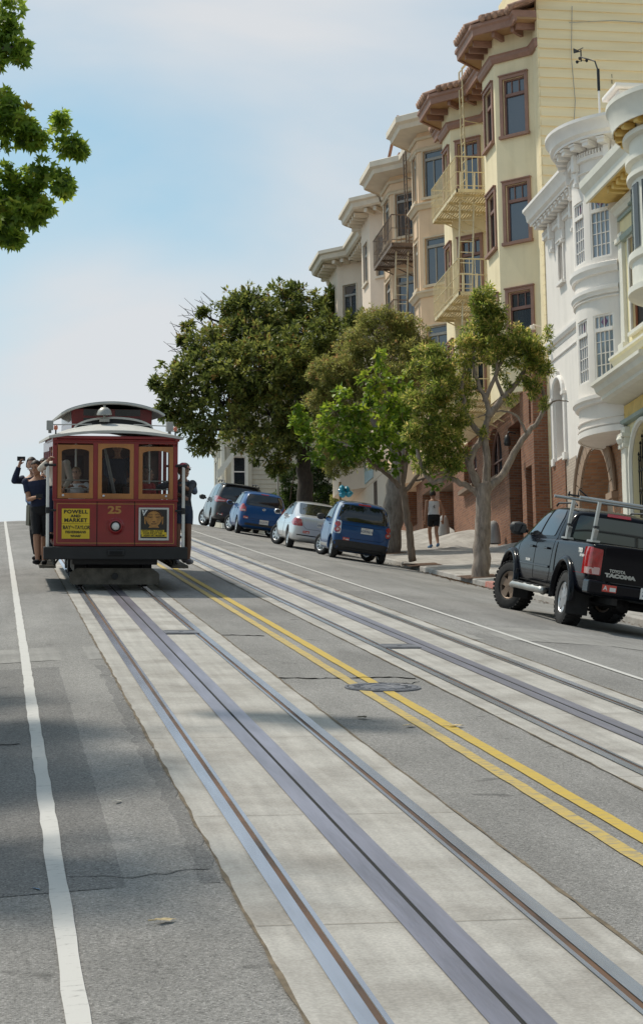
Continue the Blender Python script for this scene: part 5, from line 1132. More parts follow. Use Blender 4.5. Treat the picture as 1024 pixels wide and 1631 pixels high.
M_LRED = mat('pale_lamp_lens', (0.55, 0.35, 0.33), rough=0.2, coat=1)
M_PLATE2 = mat('number_plate_white', (0.62, 0.62, 0.6), rough=0.5)
M_PLTXT = mat('number_plate_blue', (0.03, 0.05, 0.14), rough=0.6)
M_STKR = mat('red_permit_sticker', (0.5, 0.06, 0.04), rough=0.5)
M_CHROME = mat('bright_metal', (0.62, 0.62, 0.63), rough=0.18, metal=1.0, var=0.05)
M_GAP = mat('panel_gap', (0.006, 0.006, 0.006), rough=0.9)
M_INT = mat('seat_cloth', (0.05, 0.05, 0.055), rough=0.9)
def section(r):
    yl, yu, zb, wb, wm, zm, wt, zt, wr, zr = r
    h = zr-zt; k = .86
    return [(0, yl, zb), (wb, yl, zb), (wb+(wm-wb)*.75, yl, zb+(zm-zb)*.22), (wm, yl, zm), (wt, yl+(yu-yl)*.04, zt), (wt+(wr-wt)*k, yl+(yu-yl)*k, zt+h*k), (wr*.86, yu, zr-.012*min(1, h*4)), (0, yu, zr+.015)]
def loft_body(rings, lv=2, capc=3):
    """closed cage through the rings, smoothed; returns a mesh"""
    bm = bmesh.new(); rows = []
    for r in rings:
        s = section(r); row = [bm.verts.new((x, y, z)) for (x, y, z) in s]
        row += [bm.verts.new((-x, y, z)) for (x, y, z) in s[-2:0:-1]]
        rows.append(row)
    n = len(rows[0])
    for a, b in zip(rows[:-1], rows[1:]):
        for i in range(n): j = (i+1) % n; bm.faces.new((a[i], a[j], b[j], b[i]))
    for row in (rows[0], rows[-1]):
        # cap as a ladder of quads between the two sides
        m_ = n//2
        L_ = [row[i] for i in range(0, m_+1)]; R_ = [row[(-i) % n] for i in range(0, m_+1)]
        prev = [L_[0]]
        for i in range(1, m_):
            k = [L_[i]]+[bm.verts.new(L_[i].co.lerp(R_[i].co, q/capc)+Vector((0, 0, 0))) for q in range(1, capc)]+[R_[i]]
            if len(prev) == 1:
                for q in range(capc): bm.faces.new((prev[0], k[q], k[q+1])) if True else None
            else:
                for q in range(capc): bm.faces.new((prev[q], k[q], k[q+1], prev[q+1]))
            prev = k
        for q in range(capc): bm.faces.new((prev[q], L_[m_], prev[q+1]))
    bmesh.ops.recalc_face_normals(bm, faces=bm.faces)
    me = bpy.data.meshes.new('cage'); bm.to_mesh(me); bm.free()
    o = bpy.data.objects.new('cage', me); COL.objects.link(o); md = o.modifiers.new('s', 'SUBSURF'); md.levels = lv; md.render_levels = lv
    dg = bpy.context.evaluated_depsgraph_get(); m2 = bpy.data.meshes.new_from_object(o.evaluated_get(dg)); bpy.data.objects.remove(o); bpy.data.meshes.remove(me)
    return m2
def boolean(me, cutters, mats):
    """difference of the body with cutter meshes"""
    o = bpy.data.objects.new('b', me); COL.objects.link(o); cs = []
    for i, c in enumerate(cutters):
        co = bpy.data.objects.new('c', c); COL.objects.link(co); cs.append(co)
        md = o.modifiers.new('x%d' % i, 'BOOLEAN'); md.operation = 'DIFFERENCE'; md.solver = 'EXACT'; md.object = co
    dg = bpy.context.evaluated_depsgraph_get(); m2 = bpy.data.meshes.new_from_object(o.evaluated_get(dg))
    for q in cs: bpy.data.objects.remove(q)
    bpy.data.objects.remove(o); return m2
def cyl_mesh(y, z, r, x0, x1, n=32, m=None):
    mb = MB(); mb.prism([(x0, y+r*math.cos(2*math.pi*k/n), z+r*math.sin(2*math.pi*k/n)) for k in range(n)], (x1-x0, 0, 0)); me = mb.mesh('cyl')
    bm = bmesh.new(); bm.from_mesh(me); bmesh.ops.recalc_face_normals(bm, faces=bm.faces); bm.to_mesh(me); bm.free()
    if m: me.materials.append(m)
    return me
def rpoly(pts, r=0.04, n=4):
    """polygon with rounded corners"""
    out_ = []; m_ = len(pts)
    for i in range(m_):
        a, b, c = Vector(pts[i-1]), Vector(pts[i]), Vector(pts[(i+1) % m_]); u = (a-b); v = (c-b); q = min(r, u.length*.45, v.length*.45); p0 = b+u.normalized()*q; p1 = b+v.normalized()*q
        for k in range(n+1): t = k/n; out_.append(tuple(p0*(1-t)**2+b*2*t*(1-t)+p1*t*t))
    return out_
class Shell:
    """a body surface that lamps, windows, seams and badges are laid onto"""
    def __init__(s, meshes):
        bm = bmesh.new()
        for me in meshes: bm.from_mesh(me)
        s.t = BVHTree.FromBMesh(bm); bm.free()
    def hit(s, side, u, v, off=0.0):
        if side == 'L': o, d = Vector((-4, u, v)), Vector((1, 0, 0))
        elif side == 'R': o, d = Vector((4, u, v)), Vector((-1, 0, 0))
        elif side == 'B': o, d = Vector((u, -6, v)), Vector((0, 1, 0))
        elif side == 'F': o, d = Vector((u, 9, v)), Vector((0, -1, 0))
        elif side == 'T': o, d = Vector((u, v, 5)), Vector((0, 0, -1))
        elif side == 'BL': o, d = Vector((-4+u*.7071, -4-u*.7071, v)), Vector((.7071, .7071, 0))
        else: o, d = Vector((4+u*.7071, -4+u*.7071, v)), Vector((-.7071, .7071, 0))
        p, n, i, q = s.t.ray_cast(o, d)
        if p is None:
            p, n, i, q = s.t.find_nearest(o+d*(3.12 if side in 'LR' else 5.1))
        if n.dot(d) > 0: n = -n
        return p+n*off, n, d
    def patch(s, name, poly, side, m, parent, off=.004, step=.07, thick=.012):
        bm = bmesh.new(); vs = [bm.verts.new((p[0], p[1], 0)) for p in poly]; bm.faces.new(vs)
        us = [p[0] for p in poly]; ws = [p[1] for p in poly]
        for ax, lo, hi in ((0, min(us), max(us)), (1, min(ws), max(ws))):
            k = max(1, int((hi-lo)/step))
            for q in range(1, k):
                c = lo+(hi-lo)*q/k; co = (c, 0, 0) if ax == 0 else (0, c, 0); no = (1, 0, 0) if ax == 0 else (0, 1, 0)
                bmesh.ops.bisect_plane(bm, geom=bm.verts[:]+bm.edges[:]+bm.faces[:], plane_co=co, plane_no=no, dist=1e-5)
        nr = {}
        for v in bm.verts:
            p, n, d = s.hit(side, v.co.x, v.co.y, off); v.co = p; nr[v] = n
        be = [e for e in bm.edges if e.is_boundary]; low = {}
        for e in be:
            for v in e.verts:
                if v not in low: low[v] = bm.verts.new(v.co-nr[v]*(thick+off))
        for e in be:
            a, b = e.verts; bm.faces.new((a, b, low[b], low[a]))
        bmesh.ops.recalc_face_normals(bm, faces=bm.faces)
        me = bpy.data.meshes.new(name); bm.to_mesh(me); bm.free(); me.materials.append(m)
        o = link_mesh(name, me, parent, True); me.set_sharp_from_angle(angle=R(50)); return o
    def seam(s, name, lines, side, m, parent, w=.008, off=.003):
        """thin lines following the surface"""
        mb = MB()
        for ln in lines:
            pts = []
            for a, b in zip(ln[:-1], ln[1:]):
                k = max(1, int((Vector(b)-Vector(a)).length/.06))
                for q in range(k): pts.append((a[0]+(b[0]-a[0])*q/k, a[1]+(b[1]-a[1])*q/k))
            pts.append(ln[-1]); P3 = [s.hit(side, u, v, 0.0)[0] for u, v in pts]; mb.tube(P3, w*.5, 5)
        return mb.build(name, m, parent)
def wheel(parent, x, y, r, wd, side, spokes, steer=0.0, rimr=.66, name='wheel', rim_m=None, tread=0, style=0):
    """tyre with a separate rim; side -1 is the left of the car"""
    T = Matrix.Translation((x, y, r)) @ Matrix.Rotation(steer, 4, 'Z')
    mb = MB(); h = wd/2; rr = r*rimr
    mb.lathe([(rr, -h*.8), (rr+.015, -h*.95), (r*.86, -h), (r*.97, -h*.86), (r, -h*.6), (r, h*.6), (r*.97, h*.86), (r*.86, h), (rr+.015, h*.95), (rr, h*.8), (rr, -h*.8)], (0, 0, 0), axis='x', n=40, M=T)
    if tread:
        for k in range(tread):
            a = 2*math.pi*k/tread
            for sg in (-1, 1): mb.box((sg*h*.62, (r+.002)*math.cos(a+(sg*.06)), (r+.002)*math.sin(a+sg*.06)), (h*.62, .045, .022), rot=Euler((a+sg*.06-math.pi/2, 0, 0)).to_matrix(), M=T)
    o = mb.build(name, M_RUB, parent, autosmooth=40)
    mb = MB(); f = side*h
    mb.lathe([(rr+.004, f*.78), (rr-.012, f*.84), (rr-.03, f*.70), (rr-.035, f*.2), (rr-.035, -f*.7), (rr+.002, -f*.78)], (0, 0, 0), axis='x', n=36, M=T)
    hub = .2*rr
    mb.lathe([(0, f*.86), (hub*.5, f*.86), (hub*.9, f*.78), (hub, f*.5), (hub, 0)], (0, 0, 0), axis='x', n=16, M=T)
    for k in range(spokes):
        a = 2*math.pi*k/spokes+.3
        if style == 1: w0, w1 = .24*rr, .34*rr       # broad plate spokes
        elif style == 2: w0, w1 = .085*rr, .07*rr
        else: w0, w1 = .17*rr, .15*rr
        c, s_ = math.cos(a), math.sin(a); pts = []
        for q, ww in ((hub*.7, w0), (rr*.62, (w0+w1)/2*.9), (rr-.01, w1)):
            for sg in (-1, 1): pts.append(Vector((0, q*c-sg*ww*s_, q*s_+sg*ww*c)))
        for (i0, i1, i2, i3), d0, d1 in (((0, 1, 3, 2), .82, .74), ((2, 3, 5, 4), .74, .80)):
            A_ = [pts[i0]+Vector((f*d0, 0, 0)), pts[i1]+Vector((f*d0, 0, 0)), pts[i2]+Vector((f*d1, 0, 0)), pts[i3]+Vector((f*d1, 0, 0))]
            B_ = [q-Vector((f*.22, 0, 0)) for q in A_]
            b = len(mb.v); mb.v += [tuple(T @ q) for q in A_+B_]
            for q in ((0, 1, 2, 3), (4, 5, 6, 7), (0, 1, 5, 4), (1, 2, 6, 5), (2, 3, 7, 6), (3, 0, 4, 7)): mb.idxface([b+i for i in q])
    mb.build('rim', rim_m or M_ALLOY, o, autosmooth=35)
    mb = MB(); mb.lathe([(rr-.03, f*.1), (rr*.3, f*.1), (0, f*.1)], (0, 0, 0), axis='x', n=24, M=T); mb.build('brake_disc', M_BRAKE, o)
    return o
def place(o, x, y, extra=0.0):
    """sit a vehicle whose local origin is under the middle of the rear axle on the cambered slope"""
    e = .3; dx = (rz(x+e, y)-rz(x-e, y))/(2*e); yf = y+2.4; dy = (rz(x, yf)-rz(x, y))/2.4
    rt = Vector((1, 0, dx)).normalized(); fw = Vector((0, 1, dy)).normalized(); up = rt.cross(fw).normalized(); rt = fw.cross(up)
    M = Matrix(((rt.x, fw.x, up.x, x), (rt.y, fw.y, up.y, y), (rt.z, fw.z, up.z, rz(x, y)), (0, 0, 0, 1)))
    o.matrix_world = M @ Matrix.Rotation(extra, 4, 'Z')
GV = 'vehicles parked along the right kerb'
def plate(sh, parent, u, v, txt, w=.31, h=.155, top=''):
    p, n, d = sh.hit('B', u, v, .012); 
    mb = MB(); mb.box((p.x, p.y-.004, p.z), (w, .012, h)); o = mb.build('number_plate', M_PLATE2, parent, bevel=.004)
    T = Matrix.Translation((p.x, p.y-.0115, p.z-.012)) @ Matrix.Rotation(math.pi/2, 4, 'X'); text_mesh(txt, .088, M_PLTXT, 'plate_number', o, T, ext=.001, sx=.82, bold=.001)
    if top: text_mesh(top, .026, M_STKR, 'plate_state', o, Matrix.Translation((p.x, p.y-.0115, p.z+.055)) @ Matrix.Rotation(math.pi/2, 4, 'X'), ext=.001)
def sticker(sh, parent, u, v, w=.17, h=.075, side='B'):
    o = sh.patch('permit_sticker', [(u-w/2, v-h/2), (u+w/2, v-h/2), (u+w/2, v+h/2), (u-w/2, v+h/2)], side, M_STKR, parent, off=.004, step=.1, thick=.004)
    p, n, d = sh.hit(side, u, v, .009); text_mesh('A', h*.95, M_PLATE2, 'permit_letter', o, Matrix.Translation((p.x-w*.28, p.y-.006, p.z)) @ Matrix.Rotation(math.pi/2, 4, 'X'), ext=.0015, bold=.001)
    q = MB(); q.box((p.x+w*.2, p.y-.006, p.z-.012), (w*.45, .004, h*.4)); q.build('permit_field', M_PLATE2, o)
def mirror(parent, x, y, z, m, s=1.0, w=.2):
    sg = 1 if x > 0 else -1
    mb = MB(); mb.lathe([(0, -.075*s), (.05*s, -.07*s), (.085*s, -.03*s), (.095*s, .02*s), (.07*s, .06*s), (0, .075*s)], (0, 0, 0), axis='z', n=14, M=Matrix.Translation((x+sg*w*.55, y, z)) @ Matrix.Diagonal((w*6.2/ s, 1.0, 1.15, 1)))
    mb.tube([(x-sg*.03, y+.02, z-.03), (x+sg*w*.3, y+.01, z-.02)], .03, 8); o = mb.build('side_mirror', m, parent, smooth=True)
    g = MB(); g.box((x+sg*w*.55, y-.098*s, z), (w*.8, .006, .115*s)); g.build('mirror_glass', M_CARGL, o, bevel=.01)
def build_car(name, label, pm, rings, wb, wr, ww, tx, arch, steer, spokes, front_over, lower=None, style=0, cat='car', rimm=None, lv=2, loc=None):
    t = thing(name, label, cat, group=GV)
    me = loft_body(rings, lv); mw = tx+ww/2
    cut = []
    for y in (0, wb):
        for sg in (-1, 1): cut.append(cyl_mesh(y, wr*1.02, arch, sg*(mw-ww-.10), sg*(mw+.25)))
    me.materials.clear(); me.materials.append(pm)
    for c in cut: c.materials.append(M_BLKPL)
    me2 = boolean(me, cut, None)
    if len(me2.materials) < 2: me2.materials.append(M_BLKPL)
    o = link_mesh('body', me2, t, True); me2.set_sharp_from_angle(angle=R(38))
    sh = Shell([me])
    for y, st in ((0, 0), (wb, steer)):
        for sg in (-1, 1): wheel(t, sg*tx, y, wr, ww, sg, spokes, st if y else 0, style=style, rim_m=rimm)
    mb = MB()
    for y in (0, wb): mb.tube([(-tx, y, wr), (tx, y, wr)], .045, 8)
    mb.box((0, wb/2, .25), (1.0, wb*.8, .08)); mb.build('axles', M_BLKPL, t)
    return t, sh
# ------------------------------------------------------------------ small blue two-seater
smart_r = [(-.42, -.14, .30, .50, .64, .60, .62, .93, .50, 1.44), (-.40, -.12, .26, .58, .72, .60, .69, .95, .56, 1.475), (-.32, -.03, .20, .68, .775, .60, .745, .97, .60, 1.51), (.15, .25, .18, .72, .785, .6, .765, .99, .62, 1.54), (.9, .8, .18, .72, .78, .6, .765, .99, .62, 1.545), (1.4, 1.05, .18, .72, .78, .6, .76, .98, .60, 1.49), (1.66, 1.60, .18, .72, .775, .6, .74, .94, .64, 1.0), (1.98, 1.95, .18, .70, .76, .58, .70, .82, .60, .86), (2.2, 2.18, .2, .62, .7, .52, .63, .7, .52, .73), (2.26, 2.25, .24, .54, .6, .48, .54, .62, .44, .65)]
P_BLUE = paint('deep_blue_paint', (0.006, 0.052, 0.17), metal=.05, coat=.5, spec=.2); P_SILV = paint('silver_paint', (0.50, 0.51, 0.53), metal=.6, rough=.3)
t, sh = build_car('microcar', 'tiny dark blue two-seat hatchback with silver side frame and dark roof parked by the trees', P_BLUE, smart_r, 1.87, .29, .175, .64, .335, R(28), 9, .43, style=2)
W = sh.patch
# silver safety-cell along each side
for sd in 'LR':
    W('silver_frame', rpoly([(-.02, 1.5), (.26, 1.525), (.02, .98), (-.10, .62), (-.26, .62), (-.25, .97)], .05), sd, P_SILV, t, .008)
    W('sill_panel', rpoly([(.38, .22), (1.5, .22), (1.58, .36), (.42, .36)], .04), sd, P_SILV, t, .008)
    W('roof_rail', rpoly([(-.02, 1.44), (.9, 1.48), (1.05, 1.42), (1.7, 1.0), (1.82, 1.0), (1.1, 1.5), (.9, 1.53), (-.02, 1.515)], .03), sd, P_SILV, t, .009)
    W('side_window', rpoly([(.30, 1.02), (1.55, 1.02), (1.06, 1.40), (.9, 1.44), (.36, 1.42)], .06), sd, M_CARGL, t, .010)
    sh.seam('door_seam', [[(.34, 1.46), (.26, 1.0), (.34, .45), (.45, .38), (1.45, .38), (1.56, .6), (1.6, .98)]], sd, M_GAP, t)
    p, n, d = sh.hit(sd, .42, .88); mb = MB(); mb.box(p+n*.015, (.03, .16, .03)); mb.build('door_handle', P_BLUE, t, bevel=.008)
W('rear_window', rpoly([(-.70, 1.0), (.70, 1.0), (.585, 1.43), (-.585, 1.43)], .08), 'B', M_CARGL, t, .008)
W('roof_panel', rpoly([(-.50, .0), (.50, .0), (.53, .9), (.48, 1.08), (-.48, 1.08), (-.53, .9)], .1), 'T', mat('dark_roof', (0.02, 0.02, 0.022), rough=.25, coat=.5), t, .006)
W('brake_lamp', rpoly([(-.17, 1.45), (.17, 1.45), (.16, 1.48), (-.16, 1.48)], .012), 'B', M_RED, t, .012)
W('rear_bumper', rpoly([(-.70, .28), (.70, .28), (.74, .46), (.6, .50), (-.6, .50), (-.74, .46)], .05), 'B', M_BLKPL, t, .010)
W('diffuser', rpoly([(-.62, .245), (.62, .245), (.6, .33), (-.6, .33)], .03), 'B', M_BLKPL, t, .018)
sh.seam('tailgate_seam', [[(-.60, .98), (-.60, .66), (-.52, .57), (.52, .57), (.60, .66), (.60, .98)], [(-.56, .975), (.56, .975)], [(-.55, .90), (.55, .90)]], 'B', M_GAP, t)
for sg in (-1, 1):
    for z, r_, m_ in ((.90, .062, M_RED), (.76, .068, M_RED)):
        W('tail_lamp', [(sg*.665+r_*math.cos(a*.3142), z+r_*1.05*math.sin(a*.3142)) for a in range(20)], 'B', m_, t, .02, .05)
    W('lamp_surround', rpoly([(sg*.665-.08, .66), (sg*.665+.08, .66), (sg*.665+.08, 1.0), (sg*.665-.08, 1.0)], .05), 'B', P_SILV if sg < 0 else P_BLUE, t, .009)
    W('lamp_core', [(sg*.665+.03*math.cos(a*.5236), .76+.03*math.sin(a*.5236)) for a in range(12)], 'B', M_LRED, t, .026, .05)
    mirror(t, sg*.76, 1.45, 1.03, M_BLKPL, 1.0, .19)
mb = MB(); mb.box((-.12, -.30, 1.2), (.02, .02, .02)); 
plate(sh, t, .10, .80, '6GRW616', top='California'); sticker(sh, t, -.42, .54)
place(t, 8.6+.72, 53.3)
# seats seen through the rear window are lighter shapes behind it
# ------------------------------------------------------------------ silver coupe
civ_r = [(-.95, -.92, .36, .52, .66, .62, .62, .84, .52, .91), (-.93, -.90, .30, .66, .78, .62, .74, .87, .62, .945), (-.82, -.80, .24, .76, .84, .62, .80, .90, .66, .975), (-.50, -.55, .2, .77, .855, .62, .81, .915, .68, .99), (.0, .42, .2, .77, .858, .62, .81, .92, .58, 1.32), (.25, .65, .2, .77, .858, .62, .81, .92, .58, 1.365), (1.0, 1.0, .2, .77, .858, .62, .80, .92, .60, 1.40), (1.7, 1.45, .2, .77, .855, .62, .80, .91, .585, 1.365), (2.35, 2.25, .2, .76, .85, .62, .78, .89, .66, .95), (2.9, 2.9, .2, .74, .84, .6, .74, .81, .62, .85), (3.35, 3.33, .24, .68, .77, .5, .68, .69, .58, .71), (3.46, 3.45, .3, .56, .62, .48, .56, .6, .48, .62)]
P_SIL2 = paint('silver_coupe_paint', (0.56, 0.57, 0.59), metal=.45, rough=.3)
t, sh = build_car('coupe', 'silver two-door coupe parked between the two blue cars', P_SIL2, civ_r, 2.62, .305, .19, .725, .355, R(28), 7, .85, style=0)
W = sh.patch
for sd in 'LR':
    W('side_window', rpoly([(.98, .945), (2.15, .935), (1.52, 1.27), (1.3, 1.315), (.98, 1.325)], .04), sd, M_CARGL, t, .008)
    W('quarter_window', rpoly([(.0, .955), (.93, .945), (.93, 1.325), (.62, 1.30)], .05), sd, M_CARGL, t, .008)
    sh.seam('door_seam', [[(.90, 1.36), (.90, .6), (1.0, .32), (2.1, .30), (2.2, .6), (2.18, .92)]], sd, M_GAP, t); sh.seam('side_crease', [[(-.3, .72), (3.0, .66)]], sd, P_SIL2, t, .02, .0)
    p, n, d = sh.hit(sd, 1.05, .82); mb = MB(); mb.box(p+n*.015, (.03, .17, .03)); mb.build('door_handle', P_SIL2, t, bevel=.008)
W('rear_window', rpoly([(-.64, 1.0), (.64, 1.0), (.52, 1.315), (-.52, 1.315)], .05), 'B', M_CARGL, t, .006)
W('windscreen', rpoly([(-.62, .97), (.62, .97), (.54, 1.33), (-.54, 1.33)], .05), 'F', M_CARGL, t, .006)
sh.seam('boot_seam', [[(-.62, .95), (-.54, .68), (-.45, .60), (.45, .60), (.54, .68), (.62, .95)]], 'B', M_GAP, t)
W('bumper_trim', rpoly([(-.70, .40), (.70, .40), (.72, .43), (-.72, .43)], .01), 'B', M_GAP, t, .004)
for sd, sg in (('B', -1), ('B', 1)): W('tail_lamp', rpoly([(sg*.80, .66), (sg*.56, .67), (sg*.62, .86), (sg*.78, .88)][::sg], .03), 'B', M_RED, t, .010, .05)
for sd in 'LR': W('tail_lamp_side', rpoly([(-.86, .665), (-.48, .74), (-.70, .88), (-.88, .885)], .03), sd, M_RED, t, .010, .05); mirror(t, -.84 if sd == 'L' else .84, 2.0, .98, P_SIL2, .9, .17)
W('plate_recess', rpoly([(-.2, .68), (.2, .68), (.18, .83), (-.18, .83)], .02), 'B', P_SIL2, t, .004)
plate(sh, t, .0, .755, '4XKZ205', top='California'); sticker(sh, t, -.44, .51, .19, .07)
mb = MB(); mb.tube([(.45, -.9, .26), (.45, -.98, .25)], .03, 10); mb.build('exhaust', M_CHROME, t)
place(t, 8.22+.8, 58.6)
# ------------------------------------------------------------------ blue hatchback
yar_r = [(-.60, -.34, .34, .54, .68, .62, .64, .95, .50, 1.41), (-.58, -.32, .30, .64, .76, .62, .72, .98, .56, 1.455), (-.46, -.20, .24, .75, .84, .62, .79, 1.0, .60, 1.50), (.2, .1, .2, .77, .852, .62, .81, 1.0, .62, 1.53), (1.2, 1.2, .2, .77, .852, .62, .81, .98, .62, 1.53), (1.95, 1.65, .2, .77, .85, .62, .80, .96, .60, 1.47), (2.5, 2.42, .2, .76, .84, .62, .77, .92, .66, .97), (2.88, 2.86, .2, .74, .82, .6, .72, .84, .6, .87), (3.16, 3.14, .24, .64, .72, .5, .62, .66, .52, .68), (3.24, 3.23, .3, .54, .6, .48, .54, .58, .46, .6)]
P_BLU2 = paint('bright_blue_paint', (0.007, 0.06, 0.20), metal=.05, coat=.5, spec=.2)
t, sh = build_car('hatchback', 'mid blue five-door hatchback parked behind the dark grey people carrier', P_BLU2, yar_r, 2.46, .30, .18, .735, .345, R(28), 7, .77)
W = sh.patch
for sd in 'LR':
    W('side_window', rpoly([(1.0, 1.02), (2.15, .99), (1.62, 1.40), (1.3, 1.435), (1.0, 1.44)], .04), sd, M_CARGL, t, .008); W('rear_side_window', rpoly([(.12, 1.05), (.93, 1.02), (.93, 1.44), (.3, 1.42)], .05), sd, M_CARGL, t, .008)
    sh.seam('door_seam', [[(.96, 1.47), (.96, .32)], [(.96, .32), (1.9, .32), (2.1, .7), (2.2, .96)], [(.2, 1.0), (.42, .6), (.52, .32), (.96, .32)]], sd, M_GAP, t)
    for yy in (1.1, .3): p, n, d = sh.hit(sd, yy, .88); mb = MB(); mb.box(p+n*.015, (.03, .16, .03)); mb.build('door_handle', P_BLU2, t, bevel=.008)
    mirror(t, -.83 if sd == 'L' else .83, 2.02, 1.03, P_BLU2, .95, .18); W('tail_lamp_side', rpoly([(-.55, .78), (-.36, .80), (-.26, .98), (-.42, 1.06), (-.56, 1.03)], .05), sd, M_RED, t, .012, .05)
W('rear_window', rpoly([(-.66, 1.03), (.66, 1.03), (.58, 1.41), (-.58, 1.41)], .10), 'B', M_CARGL, t, .008)
W('brake_lamp', rpoly([(-.14, 1.43), (.14, 1.43), (.14, 1.455), (-.14, 1.455)], .01), 'B', M_RED, t, .01)
for sg in (-1, 1): W('tail_lamp', rpoly([(sg*.80, .78), (sg*.60, .80), (sg*.64, .94), (sg*.70, 1.04), (sg*.80, 1.05)][::sg], .05), 'B', M_RED, t, .012, .05); W('lamp_core', rpoly([(sg*.76, .80), (sg*.64, .81), (sg*.66, .87), (sg*.76, .87)][::sg], .03), 'B', M_LRED, t, .018, .05)
sh.seam('tailgate_seam', [[(-.64, 1.0), (-.58, .64), (-.5, .58), (.5, .58), (.58, .64), (.64, 1.0)], [(-.70, .52), (.70, .52)]], 'B', M_GAP, t)
W('valance', rpoly([(-.62, .34), (.62, .34), (.60, .42), (-.60, .42)], .03), 'B', M_BLKPL, t, .008)
mb = MB(); 
for (rx, rz_, rt) in ((.055, .038, 0), (.028, .036, 0), (.045, .013, .012)):
    P3 = [sh.hit('B', rx*math.cos(a*.2618), .93+rt+rz_*math.sin(a*.2618), .008)[0] for a in range(24)]; mb.tube(P3, .006, 5, closed=True)
mb.build('badge', M_CHROME, t)
plate(sh, t, .05, .50, '5ZGT772', top='California'); sticker(sh, t, -.60, .60, .16, .08)
place(t, 8.25+.72, 70.9)
# ------------------------------------------------------------------ grey people carrier
sie_r = [(-1.04, -.82, .42, .66, .78, .7, .76, 1.02, .60, 1.58), (-1.02, -.80, .36, .78, .88, .7, .85, 1.05, .68, 1.63), (-.88, -.68, .28, .88, .965, .7, .92, 1.08, .74, 1.70), (0, 0, .24, .9, .985, .7, .94, 1.08, .77, 1.75), (1.5, 1.5, .24, .9, .985, .7, .94, 1.06, .77, 1.76), (2.6, 2.15, .24, .9, .985, .7, .93, 1.03, .74, 1.69), (3.2, 3.08, .24, .88, .97, .68, .88, 1.0, .72, 1.06), (3.6, 3.58, .25, .86, .94, .65, .82, .9, .68, .94), (3.95, 3.93, .3, .74, .82, .55, .72, .72, .60, .74), (4.03, 4.02, .36, .64, .7, .5, .62, .62, .54, .64)]
P_GREY = paint('charcoal_grey_paint', (0.05, 0.05, 0.053), metal=.2, coat=.5, spec=.3)
t, sh = build_car('people_carrier', 'large charcoal grey people carrier with roof rails parked nearest the crest', P_GREY, sie_r, 3.03, .345, .21, .84, .40, R(28), 7, 1.0, cat='car')
W = sh.patch
for sd in 'LR':
    W('side_window', rpoly([(1.75, 1.1), (2.9, 1.07), (2.25, 1.58), (1.75, 1.63)], .05), sd, M_CARGL, t, .008); W('sliding_door_window', rpoly([(.5, 1.13), (1.68, 1.1), (1.68, 1.63), (.5, 1.63)], .05), sd, M_CARGL, t, .008); W('rear_side_window', rpoly([(-.55, 1.2), (.42, 1.13), (.42, 1.63), (-.45, 1.58)], .06), sd, M_CARGL, t, .008)
    sh.seam('door_seam', [[(1.71, 1.68), (1.71, .35), (2.7, .35), (2.85, .8), (2.95, 1.0)], [(.44, 1.68), (.44, .6), (.5, .35), (1.71, .35)], [(-.6, 1.02), (.44, 1.0)]], sd, M_GAP, t)
    for yy in (1.82, .6): p, n, d = sh.hit(sd, yy, .95); mb = MB(); mb.box(p+n*.015, (.03, .2, .035)); mb.build('door_handle', P_GREY, t, bevel=.008)
    mirror(t, -.95 if sd == 'L' else .95, 2.75, 1.12, P_GREY, 1.15, .24); W('tail_lamp_side', rpoly([(-.96, .94), (-.55, 1.04), (-.72, 1.16), (-.92, 1.2)], .04), sd, M_RED, t, .012, .05)
    sx = -.66 if sd == 'L' else .66; mb = MB(); mb.tube([(sx, -.45, 1.72), (sx, -.35, 1.80), (sx, 1.4, 1.83), (sx, 1.55, 1.76)], .022, 7); mb.tube([(sx, .5, 1.74), (sx, .5, 1.82)], .02, 6); mb.build('roof_rail', M_BLKPL, t)
W('rear_window', rpoly([(-.78, 1.14), (.78, 1.14), (.66, 1.58), (-.66, 1.58)], .09), 'B', M_CARGL, t, .008)
for sg in (-1, 1): W('tail_lamp', rpoly([(sg*.93, .96), (sg*.58, 1.0), (sg*.44, 1.09), (sg*.70, 1.12), (sg*.90, 1.2)][::sg], .03), 'B', M_RED, t, .012, .06); W('lamp_core', rpoly([(sg*.86, .99), (sg*.6, 1.02), (sg*.6, 1.05), (sg*.86, 1.05)][::sg], .02), 'B', M_LRED, t, .018, .05)
W('plate_garnish', rpoly([(-.42, .98), (.42, .98), (.40, 1.03), (-.40, 1.03)], .015), 'B', M_CHROME, t, .014)
sh.seam('tailgate_seam', [[(-.78, 1.12), (-.74, .66), (-.66, .60), (.66, .60), (.74, .66), (.78, 1.12)], [(-.86, .56), (.86, .56)]], 'B', M_GAP, t)
mb = MB(); mb.box((0, -.80, 1.68), (1.3, .26, .035)); mb.build('roof_spoiler', P_GREY, t, bevel=.015)
plate(sh, t, .0, .86, '6ULH318', top='California'); sticker(sh, t, -.72, .52, .2, .09)
place(t, 8.0+.85, 77.3)
